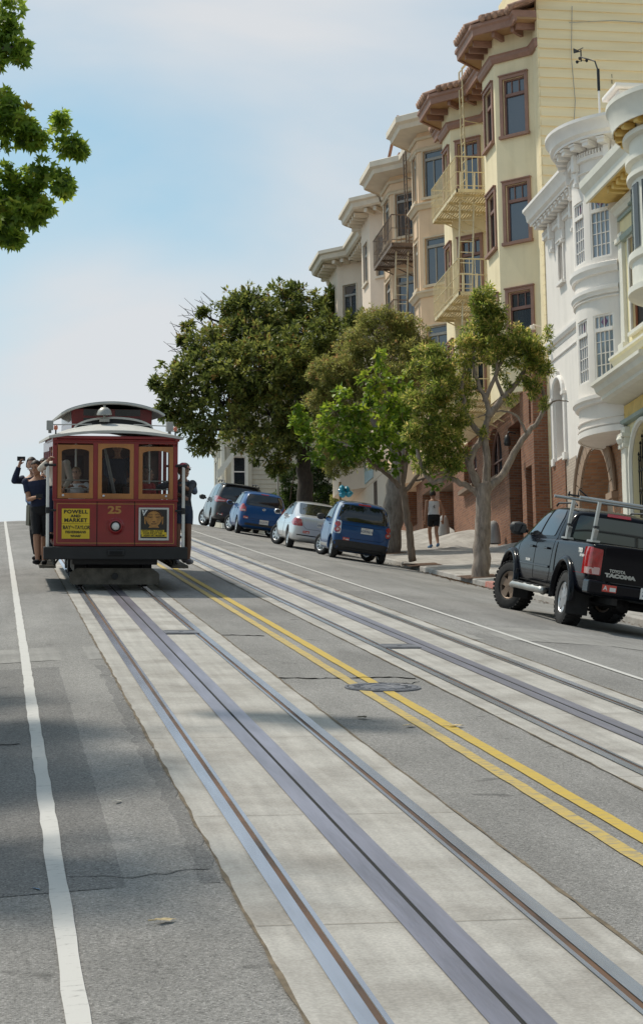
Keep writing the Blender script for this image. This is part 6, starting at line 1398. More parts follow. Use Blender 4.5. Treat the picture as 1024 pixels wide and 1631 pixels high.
# ------------------------------------------------------------------ black pickup with ladder rack
P_BLK = paint('black_paint', (0.0015, 0.002, 0.005), metal=0, rough=.25, coat=.30, spec=.05); M_SILT = mat('brushed_aluminium', (0.42, 0.42, 0.4), rough=0.4, metal=0.7, var=0.15)
trk_r = [(-1.19, -1.19, .58, .70, .82, .86, .84, 1.18, .80, 1.235), (-1.17, -1.17, .52, .78, .90, .86, .895, 1.20, .85, 1.25), (-1.06, -1.06, .48, .82, .925, .86, .91, 1.21, .87, 1.258), (0, 0, .46, .83, .93, .86, .915, 1.21, .87, 1.258), (1.3, 1.3, .44, .83, .93, .86, .915, 1.205, .87, 1.25), (2.6, 2.6, .44, .83, .93, .86, .91, 1.17, .85, 1.21), (3.1, 3.1, .45, .83, .93, .85, .89, 1.12, .80, 1.19), (3.7, 3.68, .48, .80, .89, .82, .84, 1.02, .74, 1.10), (3.98, 3.96, .52, .74, .82, .76, .76, .94, .68, 1.0), (4.08, 4.07, .56, .64, .72, .74, .68, .88, .6, .92)]
cab_r = [(.60, .66, 1.0, .70, .80, 1.12, .80, 1.22, .60, 1.66), (.62, .69, 1.0, .80, .875, 1.12, .872, 1.22, .66, 1.715), (.74, .84, 1.0, .82, .895, 1.12, .885, 1.23, .68, 1.755), (1.5, 1.5, 1.0, .82, .90, 1.12, .89, 1.23, .69, 1.785), (2.35, 2.1, 1.0, .82, .90, 1.12, .885, 1.22, .68, 1.755), (2.6, 2.35, 1.0, .82, .90, 1.12, .885, 1.22, .67, 1.69), (3.15, 3.1, 1.0, .80, .87, 1.1, .84, 1.17, .72, 1.2), (3.25, 3.2, 1.0, .70, .80, 1.08, .78, 1.13, .66, 1.16)]
t = thing('pickup_truck', 'black four-door pickup with silver ladder rack parked at the right edge', 'pickup truck', group=GV)
me = loft_body(trk_r, 2, 4); cab = loft_body(cab_r, 2); WB = 3.24; wr = .39; tx = .775
cut = [cyl_mesh(y, .44, .49, sg*.55, sg*1.3) for y in (0, WB) for sg in (-1, 1)]
bx = MB(); bx.box((0, -.26, 1.3), (1.46, 1.62, 1.0)); bxm = bx.mesh('c'); cut.append(bxm)
me.materials.clear(); me.materials.append(P_BLK)
for c in cut: c.materials.append(M_BLKPL)
b2 = boolean(me, cut, None); o = link_mesh('body', b2, t, True); b2.set_sharp_from_angle(angle=R(38))
if len(b2.materials) < 2: b2.materials.append(M_BLKPL)
cab.materials.clear(); cab.materials.append(P_BLK); link_mesh('cab', cab, t, True)
sh = Shell([me, cab]); W = sh.patch
M_DIRTY = mat('dusty_bronze_rim', (0.22, 0.16, 0.12), rough=0.6, metal=0.4, var=0.3)
for y, st in ((0, 0), (WB, R(24))):
    for sg in (-1, 1): wheel(t, sg*tx+(sg*.03 if y else 0), y, wr, .27, sg, 6 if not y else 5, st, rimr=.60, tread=34, style=1, rim_m=M_ALLOY if not y else M_DIRTY)
for y in (0, WB):                             # bulging arch lips
    for sg in (-1, 1):
        mb = MB(); n = 18
        pr = lambda a, r_, xx: (xx, y+r_*math.cos(a), .44+r_*math.sin(a))
        for k in range(n):
            a0, a1 = R(-8+196*k/n), R(-8+196*(k+1)/n)
            q = [(.49, .86), (.485, .955), (.51, .972), (.545, .965), (.575, .935), (.58, .90)]
            for j in range(len(q)-1): mb.face([pr(a0, q[j][0], sg*q[j][1]), pr(a1, q[j][0], sg*q[j][1]), pr(a1, q[j+1][0], sg*q[j+1][1]), pr(a0, q[j+1][0], sg*q[j+1][1])])
        mb.build('wheel_arch_flare', P_BLK, t, smooth=True, weld=True)
        if not y:
            mb = MB(); mb.box((sg*.80, -.50, .42), (.34, .02, .48)); mb.build('mud_flap', M_RUB, t, bevel=.008)
        else:
            mb = MB(); mb.box((sg*.82, WB-.53, .45), (.26, .02, .46)); mb.build('mud_flap', M_RUB, t, bevel=.008)
for sd, sg in (('L', -1), ('R', 1)):
    W('front_window', rpoly([(1.87, 1.27), (2.95, 1.24), (2.38, 1.64), (2.1, 1.69), (1.87, 1.70)], .05), sd, M_CARGL, t, .008); W('rear_side_window', rpoly([(1.0, 1.28), (1.78, 1.27), (1.78, 1.70), (1.2, 1.70), (1.04, 1.6)], .06), sd, M_CARGL, t, .008)
    sh.seam('door_seam', [[(1.82, 1.74), (1.82, .6)], [(1.82, .54), (2.72, .54), (2.85, .8), (2.9, 1.2)], [(.92, 1.55), (.80, 1.2), (.86, .7), (1.0, .54), (1.82, .54)]], sd, M_GAP, t, .010); sh.seam('bed_seam', [[(.61, 1.25), (.61, .5)]], sd, M_GAP, t, .02)
    sh.seam('door_moulding', [[(.9, .80), (2.6, .80)]], sd, P_BLK, t, .045)
    for yy in (1.98, 1.12):
        p, n, d = sh.hit(sd, yy, 1.08); mb = MB(); mb.box(p+n*.022, (.03, .19, .035)); mb.build('door_handle', P_BLK, t, bevel=.01)
    mb = MB(); mb.tube([(sg*1.0, .70, .42), (sg*1.02, .78, .44), (sg*1.02, 2.45, .44), (sg*1.0, 2.6, .42)], .055, 12); mb.build('side_step', M_SILT, t, smooth=True)
    mb = MB()
    for yy in (1.0, 1.45, 1.95, 2.3): mb.box((sg*1.02, yy, .498), (.085, .3, .014))
    mb.build('step_pad', M_RUB, t, bevel=.004)
    for yy in (.9, 2.4): mb = MB(); mb.tube([(sg*1.02, yy, .44), (sg*.7, yy, .5)], .025, 6); mb.build('step_bracket', M_BLKPL, t)
    mirror(t, sg*.90, 2.62, 1.33, M_BLKPL, 1.25, .25)
    W('tail_lamp', rpoly([(sg*.93, .80), (sg*.73, .80), (sg*.73, 1.17), (sg*.93, 1.19)][::sg], .02), 'B', M_RED, t, .012, .05)
    W('tail_lamp_side', rpoly([(-1.22, .80), (-1.0, .80), (-.97, 1.12), (-1.0, 1.19), (-1.22, 1.19)], .02), sd, M_RED, t, .012, .05)
    W('reversing_lamp', rpoly([(sg*.90, .81), (sg*.75, .81), (sg*.75, .91), (sg*.90, .91)][::sg], .015), 'B', M_LRED, t, .017, .05); W('reversing_lamp_side', rpoly([(-1.18, .81), (-1.03, .81), (-1.02, .90), (-1.18, .90)], .015), sd, M_LRED, t, .017, .05)
W('rear_window', rpoly([(-.70, 1.28), (.70, 1.28), (.62, 1.645), (-.62, 1.645)], .06), 'B', M_CARGL, t, .008)
W('brake_lamp', rpoly([(-.19, 1.675), (.19, 1.675), (.18, 1.715), (-.18, 1.715)], .012), 'B', M_RED, t, .016)
W('windscreen', rpoly([(-.72, 1.22), (.72, 1.22), (.6, 1.68), (-.6, 1.68)], .06), 'F', M_CARGL, t, .008)
sh.seam('tailgate_seam', [[(-.70, 1.23), (-.70, .62), (.70, .62), (.70, 1.23)]], 'B', M_GAP, t, .014)
W('tailgate_handle', rpoly([(-.10, 1.08), (.10, 1.08), (.10, 1.14), (-.10, 1.14)], .015), 'B', M_BLKPL, t, .012)
mb = MB(); mb.box((0, -1.27, .62), (1.5, .18, .17)); 
for sg in (-1, 1): mb.box((sg*.80, -1.20, .63), (.26, .30, .20))
mb.build('rear_bumper', P_BLK, t, bevel=.03)
mb = MB(); mb.box((0, -1.26, .72), (1.2, .16, .012)); mb.build('bumper_tread', M_BLKPL, t)
TX = lambda x, y, z: Matrix.Translation((x, y, z)) @ Matrix.Rotation(math.pi/2, 4, 'X')
text_mesh('TOYOTA', .060, M_SILT, 'maker_badge', t, TX(-.49, -1.212, .885), ext=.004, bold=.003, sx=.95)
text_mesh('TACOMA', .070, M_SILT, 'tailgate_badge', t, TX(-.44, -1.212, .82), ext=.004, bold=.006, sx=1.5)
p, n, d = sh.hit('L', -.68, 1.12, .006); TL = Matrix.Translation(p) @ Matrix(((0, 0, -1, 0), (-1, 0, 0, 0), (0, 1, 0, 0), (0, 0, 0, 1)))
text_mesh('TRD', .085, M_PLATE2, 'bed_decal', t, TL, ext=.002, bold=.006, sx=1.3)
p, n, d = sh.hit('L', -.80, 1.05, .006); TL = Matrix.Translation(p) @ Matrix(((0, 0, -1, 0), (-1, 0, 0, 0), (0, 1, 0, 0), (0, 0, 0, 1))); text_mesh('OFF ROAD', .05, M_PLATE2, 'bed_decal', t, TL, ext=.002, bold=.003)
p, n, d = sh.hit('L', 2.15, .86, .006); TL = Matrix.Translation(p) @ Matrix(((0, 0, -1, 0), (-1, 0, 0, 0), (0, 1, 0, 0), (0, 0, 0, 1))); text_mesh('TACOMA', .05, M_PLATE2, 'door_badge', t, TL, ext=.002, bold=.003, sx=1.3)
mb = MB(); mb.box((.0, -1.368, .63), (.32, .012, .16)); o = mb.build('number_plate', M_PLATE2, t, bevel=.004)
text_mesh('7V94610', .10, M_PLTXT, 'plate_number', o, TX(0, -1.3755, .62), ext=.001, sx=.74, bold=.002); text_mesh('California', .028, M_STKR, 'plate_state', o, TX(0, -1.3755, .688), ext=.001)
mb = MB(); mb.box((-.62, -1.364, .635), (.21, .008, .10)); o = mb.build('permit_sticker', M_STKR, t); text_mesh('A', .085, M_PLATE2, 'permit_letter', o, TX(-.68, -1.3695, .635), ext=.001, bold=.002)
mb = MB(); mb.box((-.57, -1.3695, .625), (.09, .003, .055)); mb.build('permit_field', M_PLATE2, o)
mb = MB()
for y in (0, WB): mb.tube([(-tx, y, wr), (tx, y, wr)], .06, 8)
mb.lathe([(0, -.16), (.1, -.12), (.15, 0), (.1, .12), (0, .16)], (0, 0, wr), axis='y', n=12); mb.box((-.42, 1.4, .46), (.08, 4.9, .12)); mb.box((.42, 1.4, .46), (.08, 4.9, .12)); mb.tube([(.4, 0.6, .42), (.5, -.7, .42), (.5, -1.2, .4)], .035, 8); mb.tube([(0, 0, .4), (0, 2.2, .5)], .04, 8); mb.build('chassis', M_BLKPL, t)
mb = MB()
for sg in (-1, 1): mb.tube([(sg*.60, .95, 1.79), (sg*.60, 1.05, 1.825), (sg*.60, 2.0, 1.81), (sg*.60, 2.1, 1.76)], .016, 6)
mb.build('roof_rack_rail', M_BLKPL, t)
for y in (-.95, .42):
    for sg in (-1, 1):
        mb = MB(); mb.box((sg*.83, y, 1.275), (.11, .30, .03)); mb.box((sg*.825, y+.02, 1.56), (.042, .06, .58), rot=(0, -sg*.05, 0)); mb.box((sg*.83, y-.05, 1.36), (.06, .03, .18), rot=(.35, 0, 0)); mb.box((sg*.82, y, 1.48), (.075, .09, .03), 1); mb.build('rack_post', [M_SILT, M_BLKPL], t)
    mb = MB(); mb.tube([(-1.12, y, 1.87), (1.12, y, 1.87)], .024, 10); mb.build('rack_crossbar', M_SILT, t)
mb = MB(); mb.tube([(-.76, .42, 1.9), (-.76, .42, 2.02), (-.60, .42, 1.92)], .014, 6); mb.tube([(-.92, .42, 1.92), (-.60, .42, 1.92)], .016, 6); mb.tube([(-.9, .42, 1.9), (-.9, .42, 1.97)], .014, 6); mb.build('rack_clamp', M_BLKPL, t)
place(t, 8.27+.84, 29.75)
# ================================================================== CABLE CAR
P_MAROON = mat('maroon_car_paint', (0.225, 0.009, 0.011), rough=0.30, var=0.12, scale=3, coat=.3)
P_WOOD = mat('varnished_orange_wood', (0.38, 0.15, 0.036), rough=0.4, var=0.25, scale=3, stretch=(1, 1, .3), coat=.3)
P_BLACKT = mat('black_underframe', (0.010, 0.010, 0.011), rough=0.6, var=0.3, scale=6)
P_CANVAS = mat('pale_roof_canvas', (0.46, 0.45, 0.42), rough=0.85, var=0.1, scale=4)
P_GOLDL = mat('gold_leaf_line', (0.42, 0.20, 0.05), rough=0.5)
P_PILOT = mat('weathered_pilot_board', (0.10, 0.088, 0.072), rough=0.9, var=0.4, scale=6, bump=.3)
P_POLE = mat('white_grab_pole', (0.62, 0.61, 0.58), rough=0.35)
P_SIGNY = mat('yellow_sign', (0.62, 0.44, 0.02), rough=0.5, var=.05); P_SIGNT = mat('black_sign_lettering', (0.01, 0.01, 0.01), rough=0.6)
P_DARKW = mat('dark_varnished_wood', (0.09, 0.035, 0.022), rough=0.5, var=0.3, scale=4)
P_GREYM = mat('grey_painted_metal', (0.3, 0.3, 0.29), rough=0.5)
P_GLASST = glassmat('tram_glass', (0.01, 0.01, 0.012), alpha=0.10)
TA = math.atan(G); TY = 34.25; TX0 = 1.94
tram = thing('cable_car', 'maroon cable car numbered 25 coming down the left track with riders hanging on both sides', 'cable car', (TX0, TY, rz(TX0, TY)+.01), (TA, 0, 0))
def B_(name, m, parent=tram, **k): return MB()
# underframe, trucks, pilot
mb = MB(); mb.box((0, 4.2, .60), (1.9, 8.1, .14)); mb.box((0, 1.6, .42), (1.3, 1.9, .3)); mb.box((0, 6.6, .42), (1.3, 1.9, .3)); mb.box((-.35, 4.2, .48), (.1, 6, .2)); mb.box((.35, 4.2, .48), (.1, 6, .2))
for y in (.95, 2.3, 5.9, 7.3): mb.tube([(-.62, y, .28), (.62, y, .28)], .05, 8)
mb.build('underframe', P_BLACKT, tram)
for y in (.95, 2.3, 5.9, 7.3):
    for sg in (-1, 1): w_ = MB(); w_.lathe([(.03, -.05), (.25, -.05), (.27, -.045), (.27, .04), (.24, .05), (.06, .04), (.03, .05)], (sg*.54, y, .285), axis='x', n=28); w_.build('wheel', P_BLACKT, tram, autosmooth=40)
mb = MB(); mb.prism([(x, .12, z) for x, z in rpoly([(-.74, .13), (-.70, .10), (.70, .10), (.74, .13), (.74, .28), (.62, .37), (-.62, .37), (-.74, .28)], .03)], (0, .09, 0)); mb.build('pilot_board', P_PILOT, tram)
mb = MB(); mb.lathe([(0, -.03), (.05, -.03), (.055, .0), (.02, .02), (0, .02)], (0, .11, .24), axis='y', n=14); mb.build('pilot_hook', P_BLACKT, tram)
for x in (-.45, .45): mb = MB(); mb.tube([(x, .2, .30), (x, .5, .55)], .03, 6); mb.build('pilot_bracket', P_BLACKT, tram)
mb = MB(); mb.box((0, -.10, .63), (2.36, .20, .205)); mb.box((0, -.215, .64), (.28, .04, .10)); mb.box((0, .2, .5), (1.4, .3, .14)); mb.build('bumper_beam', P_BLACKT, tram, bevel=.015)
mb = MB(); mb.box((0, -.24, .64), (.2, .02, .05)); mb.build('coupler_slot', M_GAP, tram)
# floor, running boards
mb = MB(); mb.box((0, 4.2, .74), (2.0, 8.2, .06)); mb.build('floor', P_DARKW, tram)
for sg in (-1, 1):
    mb = MB(); mb.box((sg*1.10, 2.2, .385), (.27, 3.9, .045)); 
    for y in (.35, 1.5, 2.8, 4.0): mb.tube([(sg*1.18, y, .37), (sg*1.0, y, .4), (sg*.85, y, .62)], .02, 6)
    mb.build('running_board', M_PILOTB if False else P_PILOT, tram)
    mb = MB()
    for k in range(12): y = .3+k*.33; mb.box((sg*.99, y, .52), (.03, .30, .2), rot=(0, 0, 0))
    mb.build('side_skirt', P_BLACKT, tram)
# dash
mb = MB(); mb.box((0, .03, 1.115), (2.03, .06, .75)); mb.build('dash_panel', P_MAROON, tram, bevel=.008)
mb = MB(); mb.box((0, -.005, 1.50), (2.06, .10, .035)); mb.build('dash_rail', P_MAROON, tram, bevel=.01)
for x in (-.305, .315): mb = MB(); mb.box((x, -.001, 1.12), (.012, .012, .74)); mb.build('dash_seam', M_GAP, tram)
mb = MB()
for z in (1.44, .79): mb.box((0, -.003, z), (1.93, .008, .012))
for x in (-.96, .96): mb.box((x, -.003, 1.115), (.012, .008, .64))
mb.build('gold_lining', P_GOLDL, tram)
TM = lambda x, z, y=-.012: Matrix.Translation((x, y, z)) @ Matrix.Rotation(math.pi/2, 4, 'X')
text_mesh('25', .17, P_GOLDL, 'car_number', tram, TM(-.015, 1.335, -.006), ext=.003, bold=.006, sx=1.35)
# headlamp
mb = MB(); mb.lathe([(.145, .002), (.145, -.012), (.125, -.02), (.12, -.035), (.10, -.05), (.088, -.05), (.085, -.02)], (0, 0, 1.07), axis='y', n=32); mb.build('headlamp_ring', P_MAROON, tram, autosmooth=40)
mb = MB(); mb.lathe([(0, -.052), (.03, -.05), (.055, -.042), (.066, -.028), (.066, 0)], (0, 0, 1.07), axis='y', n=28); o = mb.build('headlamp_lens', mat('frosted_lens', (.6, .6, .58), rough=.15, var=.15, scale=40, coat=1), tram, smooth=True)
mb = MB(); mb.lathe([(.066, -.03), (.084, -.025), (.086, 0)], (0, 0, 1.07), axis='y', n=28); mb.build('headlamp_well', P_BLACKT, tram)
# destination signs
mb = MB(); mb.box((-.655, -.012, 1.235), (.455, .016, .245)); o = mb.build('destination_sign', P_SIGNY, tram)
for tx_, z, s_, sx_ in (('POWELL', 1.305, .082, 1.15), ('AND', 1.235, .06, 1.15), ('MARKET', 1.165, .082, 1.12)): text_mesh(tx_, s_, P_SIGNT, 'sign_lettering', o, TM(-.655, z, -.022), ext=.002, bold=.003, sx=sx_, space=1.12)
mb = MB(); mb.box((-.655, -.012, .985), (.455, .016, .245)); o = mb.build('destination_sign', P_SIGNY, tram)
text_mesh('BAY', .085, P_SIGNT, 'sign_lettering', o, TM(-.80, 1.045, -.022), ext=.002, bold=.002, sx=.85); text_mesh('AND', .035, P_SIGNT, 'sign_lettering', o, TM(-.70, 1.05, -.022) @ Matrix.Rotation(-.5, 4, 'Z'), ext=.002, sx=.8); text_mesh('TAYLOR', .085, P_SIGNT, 'sign_lettering', o, TM(-.545, 1.045, -.022), ext=.002, bold=.002, sx=.76)
text_mesh('FISHERMANS', .058, P_SIGNT, 'sign_lettering', o, TM(-.655, .97, -.022), ext=.002, bold=.002, sx=.98, space=1.05); text_mesh('WHARF', .05, P_SIGNT, 'sign_lettering', o, TM(-.655, .905, -.022), ext=.002, bold=.002, sx=.95)
# framed poster: gilded statue face over a yellow caption
mb = MB(); mb.box((.63, -.014, 1.11), (.50, .022, .545)); o = mb.build('poster_frame', mat('pale_metal_frame', (.5, .5, .48), rough=.4, metal=.3), tram, bevel=.006)
mb = MB(); mb.box((.63, -.027, 1.115), (.435, .006, .475)); mb.build('poster_sheet', mat('poster_black', (.012, .011, .010), rough=.35), o)
M_GILD = mat('gilded_face', (0.34, 0.17, 0.05), rough=.35, metal=.35, var=.35, scale=14, coat=.3)
mb = MB(); n = 28
face = [(.63+.135*math.cos(a)*(1-.18*max(0, -math.sin(a))), 1.205+.145*math.sin(a)) for a in [2*math.pi*k/n for k in range(n)]]
mb.prism([(x, -.031, z) for x, z in face], (0, -.006, 0))
for sg in (-1, 1): mb.prism([(.63+sg*x, -.031, z) for x, z in ((.135, 1.24), (.16, 1.23), (.155, 1.12), (.135, 1.10))], (0, -.004, 0))
mb.prism([(x, -.031, z) for x, z in ((.57, 1.09), (.69, 1.09), (.72, 1.05), (.54, 1.05))], (0, -.003, 0))
mb.prism([(.63+.02*math.cos(a), -.037, 1.19+.05*math.sin(a)) for a in [2*math.pi*k/12 for k in range(12)]], (0, -.006, 0)); mb.build('poster_face', M_GILD, o)
M_FDARK = mat('poster_line_brown', (0.05, 0.02, 0.01), rough=.5)  # brown print of the face features and hair curls
mb = MB()
for sg in (-1, 1):
    mb.tube([(.63+sg*q, -.039, z) for q, z in ((.03, 1.228), (.06, 1.222), (.095, 1.232))], .006, 5); mb.tube([(.63+sg*q, -.038, z) for q, z in ((.02, 1.262), (.06, 1.278), (.105, 1.262))], .004, 5)
mb.tube([(.585, -.039, 1.118), (.63, -.040, 1.112), (.675, -.039, 1.118)], .006, 5); mb.prism([(.63+.026*math.cos(a), -.042, 1.148+.008*math.sin(a)) for a in [2*math.pi*k/10 for k in range(10)]], (0, -.002, 0))
for k in range(14): a = math.pi*(k+.5)/14; mb.lathe([(0, -.016), (.014, -.008), (.016, 0)], (.63+.128*math.cos(a), -.033, 1.235+.10*math.sin(a)), axis='y', n=8)
mb.build('poster_face_lines', M_FDARK, o)
mb = MB(); mb.prism([(.43, -.031, 1.345), (.53, -.031, 1.345), (.46, -.031, 1.245)], (0, -.003, 0)); mb.build('poster_triangle', M_PLATE2, o); text_mesh('7', .075, mat('poster_ink', (.02, .03, .05)), 'poster_letter', o, TM(.472, 1.315, -.036), ext=.001, bold=.003)
mb = MB(); mb.box((.61, -.032, .995), (.385, .004, .036)); mb.box((.63, -.032, .957), (.425, .004, .036)); mb.box((.64, -.032, .919), (.44-.02, .004, .036)); mb.build('poster_caption', P_SIGNY, o)
for tx_, z, xx in (('WHAT WILL CATCH', .995, .61), ('YOUR EYE AT THE', .957, .61), ('ASIAN ART MUSEUM', .919, .635)): text_mesh(tx_, .038, P_SIGNT, 'poster_lettering', o, TM(xx, z, -.0355), ext=.001, bold=.001, sx=1.0)
# window posts and arched frames
mb = MB()
for x in (-1.0, -.335, .335, .985): mb.box((x, .04, 2.0), (.08 if abs(x) < .5 else .075, .08, 1.0))
mb.box((0, .04, 2.475), (2.05, .09, .085)); mb.build('front_posts', P_MAROON, tram, bevel=.01)
mb = MB(); mb.box((0, -.01, 2.535), (2.10, .16, .05)); mb.box((0, 0, 2.49), (2.07, .11, .03)); mb.build('front_lintel', P_MAROON, tram, bevel=.012)
for x0, x1, zt, zb in ((-.955, -.375, 2.41, 1.525), (-.295, .295, 2.44, 1.52), (.375, .945, 2.39, 1.52)):
    xc = (x0+x1)/2; hw = (x1-x0)/2; n = 12; iw = hw-.065; mb = MB()
    top = [(xc+iw*math.cos(math.pi*k/n), zt-.115+.05*math.sin(math.pi*k/n)) for k in range(n+1)]
    for k in range(n): a, b = top[k], top[k+1]; mb.prism([(a[0], 0, a[1]), (b[0], 0, b[1]), (b[0], 0, zt), (a[0], 0, zt)], (0, .05, 0))
    for sg in (-1, 1): mb.box((xc+sg*(hw-.0325), .025, (zt+zb)/2), (.065, .05, zt-zb))
    mb.box((xc, .0255, zb+.045), (iw*2, .049, .09)); f = mb.build('front_window', P_WOOD, tram)
    g = MB(); g.face([(xc-iw, .04, zb+.09), (xc+iw, .04, zb+.09)]+[(p[0], .04, p[1]) for p in top]); g.build('pane', P_GLASST, f)
    if abs(xc) > .1:
        r_ = MB()
        for z in (zb+.16, zb+.30): r_.tube([(x0+.02, .12, z), (x1-.02, .12, z)], .011, 6)
        r_.build('guard_rail', P_POLE, f)
    l_ = MB(); l_.lathe([(0, -.03), (.02, -.02), (.02, 0)], (xc+(-.2 if xc < .1 else .17), -.0, zb+.05), axis='y', n=10); l_.build('catch', M_CHROME, f)
# roof: main canvas roof with a bull-nosed front, hood and clerestory
mb = MB(); nx = 20; L_ = 8.3
def roofz(x, y):
    c = 1-(x/1.10)**2; nose = min(1.0, max(0.0, (y+.14)/1.05)); return 2.555+.10*c+.14*c*math.sin(nose*math.pi/2)
ysr = [-.14, -.10, 0, .15, .3, .5, .7, .92, 1.5, 3, 5, 7, L_]
rows = [[mb.vert((-1.10+2.2*i/nx, y, roofz(-1.10+2.2*i/nx, y))) for i in range(nx+1)] for y in ysr]
rows2 = [[mb.vert((-1.10+2.2*i/nx, y, roofz(-1.10+2.2*i/nx, y)-.045)) for i in range(nx+1)] for y in ysr]
for A_, sgn in ((rows, 1), (rows2, -1)):
    for j in range(len(ysr)-1):
        for i in range(nx): mb.idxface((A_[j][i], A_[j][i+1], A_[j+1][i+1], A_[j+1][i]))
for j in range(len(ysr)-1):
    for i in (0, nx): mb.idxface((rows[j][i], rows2[j][i], rows2[j+1][i], rows[j+1][i]))
for i in range(nx):
    for j in (0, len(ysr)-1): mb.idxface((rows[j][i], rows2[j][i], rows2[j][i+1], rows[j][i+1]))
mb.build('roof', P_CANVAS, tram, autosmooth=40)
mb = MB(); n = 16; pts = [(.66*math.cos(math.pi*k/n), .62, 2.66+.20*math.sin(math.pi*k/n)) for k in range(n+1)]
for k in range(n):
    a, b = pts[k], pts[k+1]; q = .03
    mb.prism([a, b, (b[0], b[1], b[2]+.035), (a[0], a[1], a[2]+.035)], (0, .75, 0))
mb.build('clerestory_hood', P_CANVAS, tram); mb = MB(); mb.prism([(p[0]*.98, .66, p[2]) for p in pts], (0, .03, 0)); mb.build('hood_front', P_BLACKT, tram)
mb = MB(); mb.box((0, 1.36, 2.86), (1.34, .06, .36)); mb.box((-.66, 4.2, 2.88), (.05, 5.7, .34)); mb.box((.66, 4.2, 2.88), (.05, 5.7, .34)); mb.box((0, 7.05, 2.88), (1.34, .06, .34))
mb.build('clerestory', P_MAROON, tram)
for xx in (-.27, .27):
    for z in (2.98, 2.83): mb = MB(); mb.box((xx, 1.325, z), (.43, .012, .11)); mb.build('clerestory_light', M_CARGL, tram)
for sg in (-1, 1):
    for k in range(8): mb = MB(); mb.box((sg*.69, 1.75+k*.68, 2.92), (.012, .5, .17)); mb.build('clerestory_light', M_CARGL, tram)
mb = MB(); n = 18
for side in (0, 1): pass
prf = [(-.87+1.74*k/n, 2.965+.20*(1-((-.87+1.74*k/n)/.87)**2)**.8) for k in range(n+1)]
mb.prism([(x, .95, z) for x, z in prf]+[(x, .95, z-.045) for x, z in prf[::-1]], (0, 6.5, 0)); mb.build('clerestory_roof', mat('grey_roof_canvas', (.3, .3, .28), rough=.8), tram, autosmooth=30)
mb = MB(); mb.prism([(x*.985, .93, z-.05) for x, z in prf]+[(.74, .93, 2.93), (-.74, .93, 2.93)], (0, .02, 0)) if False else mb.tube([(x, .95, z-.03) for x, z in prf], .022, 6); mb.build('clerestory_fascia', P_CANVAS, tram)
mb = MB(); mb.lathe([(0, .17), (.05, .165), (.105, .12), (.125, .06), (.13, .04), (0, .045)], (-.17, .5, 2.88), n=20); mb.tube([(-.17, .5, 2.8), (-.17, .5, 3.08)], .02, 8); mb.box((-.17, .5, 2.83), (.16, .2, .05)); mb.build('bell', mat('dull_bell_metal', (.33, .32, .29), rough=.45, metal=.6), tram, autosmooth=40)
for x in (-1.08, .90): mb = MB(); mb.box((x, .25, 2.73), (.11, .2, .16)); mb.tube([(x, .25, 2.6), (x, .25, 2.7)], .03, 6); mb.tube([(x, .25, 2.74), (x*.35, .45, 2.76)], .012, 5); mb.build('roof_lamp_box', P_GREYM, tram, bevel=.012)
M_AMB = mat('amber_marker_lens', (.5, .12, .05), rough=.2, coat=1)
for x in (-.99, .975): mb = MB(); mb.lathe([(0, .06), (.03, .05), (.035, 0), (.02, -.02)], (x, -.02, 2.67), n=12); mk = mb.build('marker_lamp', M_AMB, tram, smooth=True); mb = MB(); mb.tube([(x, -.02, 2.58), (x, -.02, 2.66)], .014, 6); mb.build('bracket', P_BLACKT, mk)
mb = MB(); mb.tube([(-.5, -.11, 2.60), (-.5, -.11, 2.635), (-.36, -.11, 2.64), (-.36, -.11, 2.605)], .007, 5); mb.build('roof_handle', P_GREYM, tram)
# sides: posts, arched valance, rear saloon
for sg in (-1, 1):
    mb = MB()
    for y in (.06, 1.15, 2.25, 3.35): mb.box((sg*.985, y, 1.65), (.06, .07, 1.75))
    mb.box((sg*.985, 1.7, 2.45), (.06, 3.4, .12)); mb.build('side_posts', P_MAROON, tram, bevel=.008)
    mb = MB(); mb.box((sg*.98, 5.75, 1.15), (.06, 4.7, .85)); mb.box((sg*.98, 5.75, 2.42), (.06, 4.7, .18))
    for k in range(7): mb.box((sg*.98, 3.44+k*.77, 1.95), (.06, .09, .78))
    mb.build('saloon_side', P_MAROON, tram)
    for k in range(6): g = MB(); g.box((sg*.975, 3.825+k*.77, 1.95), (.012, .68, .78)); g.build('saloon_window', M_CARGL, tram)
    mb = MB(); mb.box((sg*1.005, 2.1, 2.515), (.07, 4.4, .07)); mb.build('cant_rail', P_MAROON, tram)
    for k, y in enumerate((-.05, 1.15, 2.25)):
        mb = MB(); x = sg*1.115; mb.tube([(x, y, .72 if y < 0 else .4), (x, y, 2.06)], .026, 8); p_ = mb.build('grab_pole', P_POLE, tram); mb = MB(); mb.tube([(sg*.98, y, 2.075), (x, y, 2.075)], .022, 7); mb.lathe([(0, -.045), (.03, -.03), (.036, 0), (.03, .03), (0, .045)], (x+sg*.02, y, 2.075), axis='x', n=10); mb.lathe([(.028, -.05), (.034, -.05), (.034, .05), (.028, .05)], (x, y, 1.33), n=10); mb.tube([(sg*.98, y, 1.33), (x, y, 1.33)], .02, 6); mb.build('pole_bracket', P_BLACKT, p_)
    mb = MB(); mb.box((sg*.62, 2.0, 1.18), (.55, 2.5, .06)); mb.box((sg*.32, 2.0, 1.45), (.06, 2.5, .5)); mb.box((sg*.85, 2.0, .98), (.05, 2.4, .4)); mb.build('bench', P_DARKW, tram, bevel=.01)
mb = MB(); mb.box((0, 3.42, 1.3), (1.9, .06, 1.1)); mb.box((0, 3.42, 2.4), (1.9, .06, .3))
for x in (-.84, -.27, .27, .84): mb.box((x, 3.42, 2.05), (.24, .06, .5))
mb.build('bulkhead', P_DARKW, tram); mb = MB(); mb.box((0, 8.22, 1.65), (1.95, .06, 1.85))
mb.build('rear_end', P_MAROON, tram)
